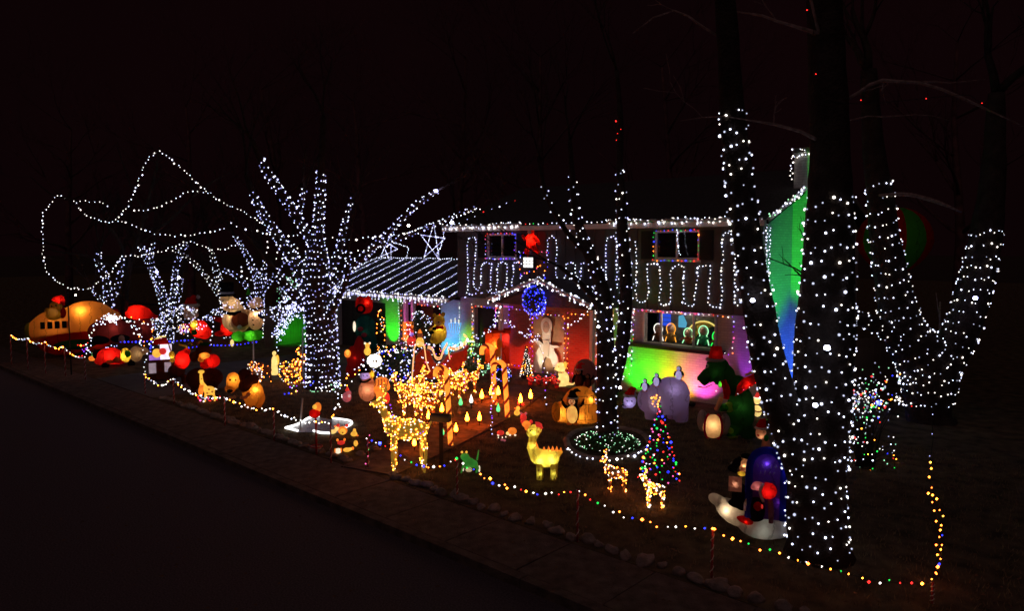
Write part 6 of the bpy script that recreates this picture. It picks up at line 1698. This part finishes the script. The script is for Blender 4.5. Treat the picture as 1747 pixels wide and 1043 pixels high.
# ---- green dragon with a present
k = Kit('inflatable_dragon', 'big dark green inflatable dragon with santa hat and red wing', 'inflatable', 1248, 748)
k.mixed('body', N_DGREEN, [(1262, 700, 24, 44, 20), (1255, 660, 20, 20, 17), (1222, 628, 20, 17, 16), (1232, 642, 20, 20, 16)], [[(1222, 632, 16), (1206, 644, 13), (1194, 655, 10)], [(1254, 690, 9, -12), (1230, 694, 7, -18), (1222, 688, 5, -20)], [(1252, 725, 11, -8), (1248, 744, 10, -10)], [(1274, 725, 10, -6), (1274, 744, 10, -6)], [(1270, 735, 12, 8), (1288, 742, 6, 12)]], 1.6)
k.ell('cheek', NY('bright_green', (.1, .6, .05)), [(1227, 655, 3.2, 5.5, 3, -16)]); k.ell('belly', NY('olive', (.35, .42, .05)), [(1243, 692, 9, 9, 6, -17)]); k.ell('toes', NY('olive', (.35, .42, .05)), [(1248, 732, 7, 8, 6, -14), (1250, 742, 9, 4, 6, -14)], kind='stuff')
k.ell('nostril', N_BLACK, [(1190, 650, 1.6, 1.4, 1.2, -9)]); k.tube('mouth_line', N_BLACK, [[(1190, 662, .8, -8), (1202, 662, .8, -12), (1214, 656, .8, -13)]]); k.ell('eye', N_WHITE, [(1205, 625, 3, 3.6, 2.5, -14)]); k.ell('pupil', N_BLACK, [(1204, 625, 1.5, 2, 1.5, -16.5)])
k.cone('hat', N_RED, 1219, 616, 594, 13, 9); k.tube('hat_brim', NY('dim_white', (.4, .36, .34), .4), [[(1218 + 14 * math.cos(a), 616, 3, 12 * math.sin(a)) for a in [6.2832 * q / 14 for q in range(15)]]], smooth_=False)
k.poly('wing', N_RED, [(1252, 672), (1255, 655), (1263, 643), (1280, 634), (1294, 634), (1288, 646), (1276, 656), (1262, 666)], -24, -20); k.tube('wing_rib', N_YELLOW, [[(1268, 636, 1.6, -23), (1282, 630, 1.8, -23), (1294, 638, 1.4, -23)]])
k.bulbs([[(1256, 667, -25), (1266, 660, -25), (1278, 654, -25), (1290, 644, -25)]], .16, ['pink', 'white', 'red'], .014)
k.tube('scarf', N_RED, [[(1232, 648, 5, -15), (1238, 664, 6, -18), (1238, 678, 5, -18)]]); k.mixed('mitten', NY('pale_orange', (.9, .55, .3)), [], [[(1230, 676, 4, -20), (1225, 690, 4.5, -22), (1221, 698, 3.5, -22)]], 1); k.ell('eye_spark', P_WHT, [(1221, 666, 1.4, 1.4, 1, -18)])
k.lamp(1240, 692, 9, .35, (.7, 1, .3), -13, .03); k.lamp(1227, 655, 4, .8, (.9, 1, .4), -14, .02); k.lamp(1248, 732, 8, .3, (1, .9, .3), -9, .03); k.lamp(1262, 690, 22, .12, (.8, 1, .5)); k.lamp(1220, 634, 16, .06, (.8, 1, .5)); k.lamp(1272, 652, 12, .7, (1, .4, .3), -14, .02); k.lamp(1234, 682, 8, .16, (1, .7, .5), -15, .02); k.lamp(1219, 606, 11, .05, (1, .5, .4), 0, .02)
k = Kit('inflatable_present', 'round white inflatable present with red ribbons held by the dragon', 'inflatable', 1216, 748)
k.mixed('bag', N_CREAM, [(1216, 726, 18, 21, 16, -8)], [], 1.4); k.ell('side_panel', NY('dim_white', (.4, .36, .34), .4), [(1198, 718, 9, 19, 10, -4), (1236, 722, 9, 19, 10, -4)])
for sx in (-12, 13):
    k.tube('ribbon', NY('crimson', (.5, .01, .06)), [[(1216 + sx * q, 726 - 20 * math.cos(a), 2.0, -8 - 15 * math.sin(a) * (1 - .35)) for a, q in [(math.pi * j / 10, .6 + .55 * math.sin(math.pi * j / 10)) for j in range(11)]]], smooth_=False)
k.lamp(1216, 722, 17, .42, (1, .66, .35), -8)
k = Kit('plastic_teddy', 'yellow lit plastic bear in a santa hat behind the dragon', 'bear figure', 1292, 714)
k.mixed('body', P_CRM, [(1292, 702, 7, 10, 6), (1291, 684, 6, 6.5, 6)], [[(1288, 692, 2.6, -3), (1283, 700, 2.2, -4)]], 1); k.cone('hat', P_RED, 1291, 679, 670, 5.5, 1.5); k.ell('brim', P_WHT, [(1291, 679, 6.5, 1.6, 6)]); k.tube('belt', P_BRN, [[(1286, 700, 1.2, -5.5), (1293, 702, 1.2, -6.5), (1299, 700, 1.2, -5.5)]])
k = Kit('inflatable_gnome', 'santa gnome with red cap peering from behind the huge trunk', 'inflatable', 1303, 782)
k.mixed('body', N_SKIN, [(1306, 762, 8, 16, 8), (1297, 740, 9, 11, 9)], [], 1.2); k.tube('hat', N_RED, [[(1297, 730, 9), (1299, 722, 7), (1304, 716, 3)]]); k.tube('hat_brim', N_WHITE, [[(1297 + 9 * math.cos(a), 731, 2, 9 * math.sin(a)) for a in [6.2832 * q / 12 for q in range(13)]]], smooth_=False); k.ell('holly', N_GREEN, [(1306, 746, 4, 6, 4, -7)]); k.ell('nose', N_RED, [(1293, 742, 2.2, 2, 2, -9)]); k.lamp(1298, 744, 8, .22, (1, .7, .45), -1)
# ---- penguin mailbox inflatable near the trunk
k = Kit('inflatable_postbox', 'inflatable purple arched post box on a pale snow drift', 'inflatable', 1290, 924)
k.mixed('snow_drift', N_WHITE, [(1300, 898, 42, 22, 24), (1250, 880, 34, 20, 18, 0, 32), (1222, 862, 16, 10, 12, 0, 25), (1326, 894, 18, 22, 20)], [], 1.6)
arc = [(1276, 880), (1276, 800)] + [(1304 - 28 * math.cos(a), 800 - 32 * math.sin(a)) for a in [math.pi * q / 12 for q in range(1, 12)]] + [(1332, 800), (1332, 880)]
k.poly('box', N_PURPLE, arc, -16, 12)
k.tube('arch_edge', N_BLUE, [[(x, y, 6.5, -14) for x, y in arc]], 10, False); k.tube('arch_edge', NY('violet_pink', (.45, .10, .35)), [[(1334, 876, 8, -6), (1335, 850, 9, -6), (1334, 832, 8, -6)]])
mk = MB()
for row_, n_ in ((793, 5), (804, 4)):
    for i in range(n_):
        x_ = 1304 + (i - (n_ - 1) / 2) * 7.5
        for q in range(2):
            a_ = k.p(x_ + rnd.uniform(-2.4, 2.4), row_ - rnd.uniform(1, 4), -16.6); b_ = k.p(x_ + rnd.uniform(-2.4, 2.4), row_ + rnd.uniform(1, 4), -16.6)
            mk.tube([a_, b_], .006, 4)
mk.build('faded_marks', solid('faded_lettering', (.3, .26, .38), .8), k.root, kind='stuff')
k.ell('mail_slot', N_RED, [(1275, 888, 26, 7, 8, -12, 20)]); k.lamp(1240, 874, 22, .3, (1, .72, .42)); k.lamp(1300, 898, 24, .06, (.9, 1, .85)); k.lamp(1326, 850, 16, .10, (.6, .25, .8), -4); k.lamp(1304, 790, 22, .2, (.4, .3, 1), -4); k.lamp(1310, 762, 6, .35, (.25, .2, 1), -10, .02); k.lamp(1333, 800, 6, .3, (.25, .2, 1), -10, .02); k.lamp(1272, 888, 14, .18, (1, .4, .2), -14, .03)
def penguin2():
    k = Kit('inflatable_penguin', 'penguin holding up a letter on the left of the purple post box', 'inflatable', 1262, 885, z=.35)
    k.mixed('body', N_BLACK, [(1262, 850, 15, 26, 12), (1256, 862, 20, 8, 10)], [], 1.2); k.mixed('head', N_SKIN, [(1268, 790, 8, 11, 8), (1266, 802, 8, 6, 8)], [], 1); k.ell('scarf', N_RED, [(1266, 806, 9, 3.5, 8)]); k.mixed('beak', N_YELLOW, [(1263, 808, 8, 5, 7, -6)], [], 1)
    k.box('letter', NY('paper', (.8, .5, .38)), 1242, 1264, 812, 836, -16, -13); k.ell('cap', N_BLACK, [(1270, 780, 9, 5, 8)]); k.ell('pompom', N_WHITE, [(1247, 794, 2.6, 2.6, 2.6)]); k.tube('hat_tail', N_BLACK, [[(1262, 784, 5), (1252, 796, 7), (1247, 806, 9)]])
    k.lamp(1267, 795, 8, .5, (1, .7, .4), -1, .03); k.lamp(1253, 824, 10, .4, (1, .65, .45), -8, .03); k.lamp(1263, 808, 5, .3, (1, .8, .4), -6, .02)
    k = Kit('inflatable_penguin', 'penguin in a round red cap leaning on the purple post box', 'inflatable', 1292, 892, z=.3)
    k.mixed('body', N_BLACK, [(1290, 866, 17, 28, 13, -10), (1280, 852, 12, 18, 10, -8)], [], 1.2); k.ell('belly', N_RED, [(1292, 858, 7, 8, 4, -22)]); k.mixed('head', N_PINK, [(1292, 826, 12, 9, 10, -14), (1286, 828, 8, 5, 7, -18)], [], 1)
    k.ell('cap', N_RED, [(1308, 832, 15, 15, 13, -16)]); k.tube('cap_brim', N_WHITE, [[(1300, 818, 2.2, -26), (1295, 832, 2.4, -28), (1301, 848, 2.2, -26)]]); k.tube('flipper', N_CREAM, [[(1271, 868, 2.5, -18), (1272, 856, 3, -18), (1274, 848, 2, -18)]]); k.tube('scarf', NY('dusty_pink', (.5, .2, .25)), [[(1312, 848, 5, -16), (1314, 865, 5, -18), (1314, 884, 4, -18)]])
    k.ell('button', P_RED, [(1299, 857, 1.8, 4, 1.5, -24)]); k.lamp(1308, 832, 13, .35, (1, .4, .35), -16, .03); k.lamp(1290, 826, 8, .22, (1, .7, .5), -16, .02); k.lamp(1272, 860, 4, .6, (1, .8, .4), -16, .02)
penguin2()
# ---- hanging red and green balloon
k = Kit('hot_air_balloon', 'dim red and green striped balloon hanging behind the forked tree', 'balloon', 1522, 500, Y=23)
gores = 10
for g in range(gores):
    mb = MB(); vs, fs = [], []
    for j in range(13):
        th = math.pi * j / 12
        rr = math.sin(th) ** (.9) if 0 < j < 12 else 0
        rr = rr * (1 if th < 1.7 else 1 - .25 * (th - 1.7))
        for q in range(4):
            a = 6.2832 * (g + q / 3) / gores
            bl_ = 1 + .04 * math.sin(math.pi * q / 3)
            c = k.p(1522, 412)
            vs.append(c + Vector((rr * 58 * bl_ * math.cos(a), rr * 58 * bl_ * math.sin(a), 57 * math.cos(th))) * k.s)
    for j in range(12):
        for q in range(3):
            o = j * 4 + q
            fs.append((o, o + 4, o + 5, o + 1))
    mb.add(vs, fs).build('gore', N_RED if g % 2 else NY('bright_green', (.1, .6, .05)), k.root)
k.box('basket', N_RED, 1499, 1509, 478, 492, -5, 5); k.lamp(1504, 485, 6, .3, (1, .2, .1), -2, .02); k.lamp(1488, 420, 30, .002, (1, .9, .6), -10)
# ---- shrub of mixed small lights on the right
fs = thing('lit_bush', 'loose spreading shrub of fine white and coloured lights right of the huge trunk', 'bush', G(1475, 800))
pts, mb = [], MB()
for i in range(420):
    t = rnd.random()
    if t < .62:
        c = (rnd.gauss(1478, 26), rnd.gauss(682, 20))
    elif t < .8:
        c = (rnd.gauss(1462, 14), rnd.gauss(730, 28))
    else:
        c = (rnd.uniform(1440, 1530), rnd.uniform(740, 845))
    q = P(min(1535, c[0]), c[1], 15.2 + rnd.uniform(-.6, .6)) - fs.location
    pts.append(q)
    if i % 3 == 0:
        mb.tube([Vector((rnd.uniform(-.2, .2), 0, .05)), q * .5 + Vector((0, 0, .1)), q], [.012, .008, .004], 3)
mb.build('twigs', M_BARK, fs, kind='stuff')
bulbs_on(fs, pts[:340], ['white', 'cool', 'faint', 'white', 'faint', 'mint'], .019)
bulbs_on(fs, pts[340:], ['red', 'green', 'blue', 'warm', 'red'], .019)
light_string('ground_lights', 'sparse coloured strand looped below the fine light shrub', [[P(a, b, 14.5) for a, b in ((1440, 755), (1480, 750), (1500, 760), (1525, 785), (1530, 815))], [P(a, b, 14.5) for a, b in ((1445, 840), (1480, 846), (1500, 848), (1520, 838), (1528, 820))], [P(a, b, 14.5) for a, b in ((1448, 822), (1470, 818), (1495, 815))], [P(a, b, 14.5) for a, b in ((1455, 780), (1475, 772), (1490, 778), (1505, 782))]], .16, ['red', 'white', 'green', 'blue', 'warm', 'cool', 'red'], .016, breaks=True, jit=.08)
light_string('rope_lights', 'short strand of red and white lights right of the shrub', [P(a, b, 15.5) for a, b in ((1495, 690), (1520, 680), (1535, 685), (1552, 690))], .08, ['white', 'red', 'warm'], .018, jit=.06)
def bright(label, x, y, Y, col, r, ):
    o = thing('spot_lamp', label, 'lamp', P(x, y, Y), 0, 'single bright lamps')
    MB().lathe([(.02, -.09), (.035, -.06), (.03, -.02)], n=8).build('socket', M_BLACK, o)
    MB().ell((0, 0, 0), r).build('bulb', glow('lamp_' + col, BULB[col][0], 22), o)
bright('bright blue white lamp on the arm of the forked tree', 1664, 509, 18.2, 'blueish', .05)
bright('bright blue lamp in the fine light shrub', 1499, 688, 15.0, 'blue', .05)
bright('bright white lamp on the huge trunk at mid height', 1411, 594, 9.9, 'cool', .04)
bright('bright white lamp on the left stem of the huge tree', 1284, 513, 10.2, 'cool', .03)
bright('bright white lamp low in the fork of the huge tree', 1391, 692, 9.9, 'cool', .032)
bright('bright lamp at the tip of the long limb over the garage', 744, 326, 22.6, 'blueish', .05)
bright('bright lamp at the main roof corner near the garage', 771, 380, 25.4, 'cool', .06)
bright('bright lamp in the stems of the second small tree', 267, 464, 30.8, 'blueish', .05)
bright('bright lamp low in the second small tree', 305, 474, 30.8, 'cool', .05)
bright('bright white lamp behind the slim tree', 1021, 558, 16.4, 'cool', .03)
bright('bright white lamp beside the polar bear head', 1058, 662, 16.3, 'white', .03)
bright('bright lamp left of the large roof star', 697, 385, 30, 'white', .05)
bright('blue lamp on the fence beside the gold deer', 648, 757, 14.6, 'blue', .03)
bright('small warm lamp on a pole beyond the aeroplane', 129, 504, 29.5, 'white', .03)

for lb, pts_, Y_ in (('red bulbs added for the red glow on the upper stem of the slim tree', ((1050, 240), (1056, 222), (1053, 205), (1060, 198)), 17.8), ('sparse red and blue bulbs added for laser specks on the high boughs', ((1382, 20), (1388, 45), (1410, 170), (1655, 162), (1690, 188)), 10.6)):  # bulbs added in place of laser specks and the red glow on the stem
    light_string('glow_stand_in', lb, [P(a, b, Y_) for a, b in pts_], .16 if Y_ > 15 else .9, ['red'] if Y_ > 15 else ['red', 'blue', 'red'], .02 if Y_ > 15 else .013, jit=.05)
# ---- roadside fence: striped stakes with a light strand
stk = [(20, 622, 572), (48, 630, 577), (78, 637, 584), (112, 642, 592), (146, 648, 610), (248, 672, 640), (297, 690, 648), (384, 727, 678), (468, 752, 700), (565, 790, 722), (628, 800, 748), (780, 850, 786), (985, 925, 838), (1214, 986, 906), (1590, 1030, 995)]
M_STAKE = solid('red_striped_stake', (.35, .03, .04), .6, .6, 60.0)
where = ['at the far end by the aeroplane nose', 'second from the far end', 'below the aeroplane windows', 'under the aeroplane wing', 'by the small pumpkins', 'left of the lit booth', 'right of the lit booth', 'between giraffe and dog', 'right of the dog', 'by the toys near the walk', 'on the right of the walk mouth', 'beside the green frog', 'below the ring bed', 'left of the purple post box drift', 'at the near right corner']
tops = []
for (x, y0, y1), wv in zip(stk, where):
    k = Kit('fence_stake', 'thin red striped stake of the light fence ' + wv, 'stake', x, y0, 'stakes of the light fence')
    hgt = (y0 - y1) * k.s * k.kz
    MB().tube([(0, 0, -.05), (0, 0, hgt)], .018, 6).build('pole', M_STAKE, k.root)
    MB().tube([(.022 * math.cos(a * 1.6), .022 * math.sin(a * 1.6), hgt * a / 18) for a in range(19)], .007, 4).build('stripe', M_TRIM, k.root)
    tops.append(k.root.location + Vector((0, 0, hgt)))
multi = ['white', 'warm', 'white', 'amber', 'warm', 'white', 'red', 'green', 'blue', 'white']
fw = [['cool', 'white', 'warm'], multi]
def fence_run(i, j, label, cols, sag, r=.03, sp=.14):
    pts = []
    for a, b in zip(tops[i:j], tops[i + 1:j + 1]):
        pts += [a, a.lerp(b, .25) - Vector((0, 0, sag * .75)), a.lerp(b, .5) - Vector((0, 0, sag)), a.lerp(b, .75) - Vector((0, 0, sag * .75))]
    pts.append(tops[j])
    light_string('fence_lights', label, pts, sp, cols, r, 'light strands of the fence', jit=.03)
fence_run(0, 4, 'cool white fence strand before the aeroplane', ['white', 'white', 'warm', 'faint'], .12, .028, .12)
fence_run(5, 7, 'white fence strand from the lit booth to the giraffe', ['white', 'warm', 'white', 'faint'], .22, .028, .13)
fence_run(7, 9, 'warm white fence strand from the giraffe to the toys', ['white', 'warm', 'white', 'cool'], .1, .028, .14)
light_string('fence_lights', 'mixed fence strand from the walk mouth past the gold deer to the frog', [tops[10], P(672, 770, 14.2), P(700, 790, 13.9), P(730, 797, 13.6), P(755, 795, 13.3), tops[11]], .16, multi, .024, 'light strands of the fence', jit=.02)
light_string('fence_lights', 'mixed fence strand from the frog past the yellow dinosaur', [tops[11], P(825, 815, 12.7), P(860, 830, 12.2), P(900, 838, 11.8), P(940, 845, 11.4), tops[12]], .14, multi, .025, 'light strands of the fence', jit=.03)
light_string('fence_lights', 'mixed fence strand from the ring bed to the purple post box', [tops[12], P(1020, 860, 10.9), P(1070, 882, 10.5), P(1120, 898, 10.2), P(1170, 900, 10.0), tops[13]], .13, multi, .022, 'light strands of the fence', jit=.03)
light_string('fence_lights', 'mixed fence strand running past the foot of the huge trunk to the corner', [tops[13], P(1260, 925, 9.7), P(1310, 940, 9.5), P(1370, 960, 9.4), P(1430, 975, 9.3), P(1510, 995, 9.25), tops[14]], .13, ['warm', 'amber', 'green', 'white', 'amber', 'red', 'warm'], .022, 'light strands of the fence', jit=.03)
light_string('fence_lights', 'tall double strand of amber lights standing at the near right corner', [[P(a, b, 9.6) for a, b in ((1590, 1005), (1592, 985), (1600, 950), (1602, 900), (1592, 860), (1586, 810), (1588, 780))], [P(a, b, 9.6) for a, b in ((1602, 985), (1607, 940), (1607, 890), (1598, 858), (1586, 840))], [P(a, b, 9.6) for a, b in ((1586, 1010), (1600, 1005))]], .12, ['warm', 'amber', 'warm', 'amber', 'gold', 'blue'], .021, 'light strands of the fence', breaks=True, jit=.03)
light_string('fence_lights', 'thin strand of dim lights climbing the corner pole', [P(a, b, 9.6) for a, b in ((1588, 780), (1592, 750), (1590, 720), (1592, 700))], .3, ['blueish', 'red', 'cool'], .008, 'light strands of the fence', jit=.04)
light_string('hanging_lights', 'red and white strand down the stake by the walk mouth', [P(a, b, 14.6) for a, b in ((630, 745), (628, 765), (624, 800))], .14, ['red', 'red', 'pink', 'green'], .016, jit=.02)
# hanging strands with dangling bulbs over the walk
light_string('hanging_lights', 'dark cable arching over the porch with bulbs on its hanging end', [P(a, b, 19.5) for a, b in ((900, 560), (915, 580), (926, 605), (930, 625), (931, 650), (932, 670), (932, 700))], .2, ['blueish', 'cool', 'purple'], .022, jit=.03)
light_string('hanging_lights', 'bluish strand hanging beside the walk below the candy canes', [P(a, b, 17.2) for a, b in ((840, 640), (842, 665), (840, 690), (838, 715), (838, 745))], .09, ['blueish', 'cool', 'purple'], .022, jit=.03)
light_string('hanging_lights', 'violet and white strand hanging from the reindeer team', [P(a, b, 18.5) for a, b in ((792, 640), (793, 655), (794, 670))], .1, ['purple', 'blueish', 'pink'], .022, jit=.02)
light_string('hanging_lights', 'white strand swooping from the porch eave to the big red box', [P(a, b, 21.5) for a, b in ((850, 520), (846, 545), (832, 568), (800, 580), (770, 590))], .05, ['cool', 'blueish', 'white'], .024, jit=.08)
light_string('hanging_lights', 'white strand swooping under the porch gable on the left', [P(a, b, 21.8) for a, b in ((848, 545), (870, 552), (890, 570), (912, 580), (925, 570))], .055, ['cool', 'blueish', 'white'], .024, jit=.07)
light_string('hanging_lights', 'white strand swooping under the porch gable on the right', [P(a, b, 20.5) for a, b in ((962, 560), (980, 550), (1000, 535), (1006, 528))], .07, ['cool', 'white'], .024, jit=.06)
for (lb, a, b, Y) in (('left of the spreading tree by the driveway', (432, 615), (432, 580), 25.5), ('right of the camel', (517, 650), (516, 560), 24.0), ('behind the pond', (512, 722), (516, 680), 18.4)):
    pth = [P(*a, Y), P(*b, Y)]
    pth[0].z = 0
    o = thing('light_pole', 'thin pale pole ' + lb, 'pole', pth[0], 0, 'thin pale poles')
    MB().tube([(0, 0, 0), pth[1] - pth[0]], .025, 6).build('pole', WIREW, o)
# tall dark pole by the aeroplane, wooden fence behind
pl = Kit('flag_pole', 'tall dark pole standing before the aeroplane', 'pole', 122, 640)
pl.tube('pole', M_BLACK, [[(122, 642, 1.1), (122, 500, .9)]], smooth_=False); pl.ell('finial', M_BLACK, [(122, 499, 2, 2, 2)])
def board_fence(label, a, b, h, Y0, Y1):
    p0, p1 = P(a, 600, Y0), P(b, 600, Y1); p0.z = p1.z = 0
    d = p1 - p0
    root = thing('board_fence', label, 'fence', p0, math.atan2(d.y, d.x))
    n = int(d.length / .155)
    me = MB().bounds(0, .145, -.012, .012, 0, 1).mesh('board', False); me.materials.append(solid('weathered_board', (.17, .12, .09), .85, .35, 3.0, .3))
    for i in range(n):
        o = bpy.data.objects.new('board', me); sc.collection.objects.link(o); o.parent = root
        o.location = (i * .155, rnd.uniform(-.006, .006), 0); o.scale = (1, 1, h + rnd.uniform(-.03, .03))
    for z in (.4, h - .35):
        MB().bounds(0, n * .155, .02, .07, z, z + .09).build('rail', MATS['weathered_board'], root, False)
board_fence('weathered board fence behind the snowmen and spreading tree', 452, 560, 1.8, 33, 36.5)
board_fence('weathered board fence beyond the huge trunk', 1446, 1532, 1.75, 21.5, 24.5)
# ------------------------------------------------------------------ turn overlapping puffed shapes into one skin
todo = [o for o in sc.objects if o.type == 'MESH' and 'fuse' in o]
for o in todo:
    m = o.modifiers.new('skin', 'REMESH')
    m.mode = 'VOXEL'; m.voxel_size = o['fuse']; m.use_smooth_shade = True
    s_ = o.modifiers.new('soft', 'SMOOTH'); s_.factor = .5; s_.iterations = 3
bpy.context.view_layer.update()
dg = bpy.context.evaluated_depsgraph_get()
new = [(o, bpy.data.meshes.new_from_object(o.evaluated_get(dg))) for o in todo]
for o, me in new:
    mats = list(o.data.materials)
    o.modifiers.clear()
    me.materials.clear()
    for m in mats:
        me.materials.append(m)
    me.polygons.foreach_set('use_smooth', [True] * len(me.polygons))
    o.data = me
    del o['fuse']
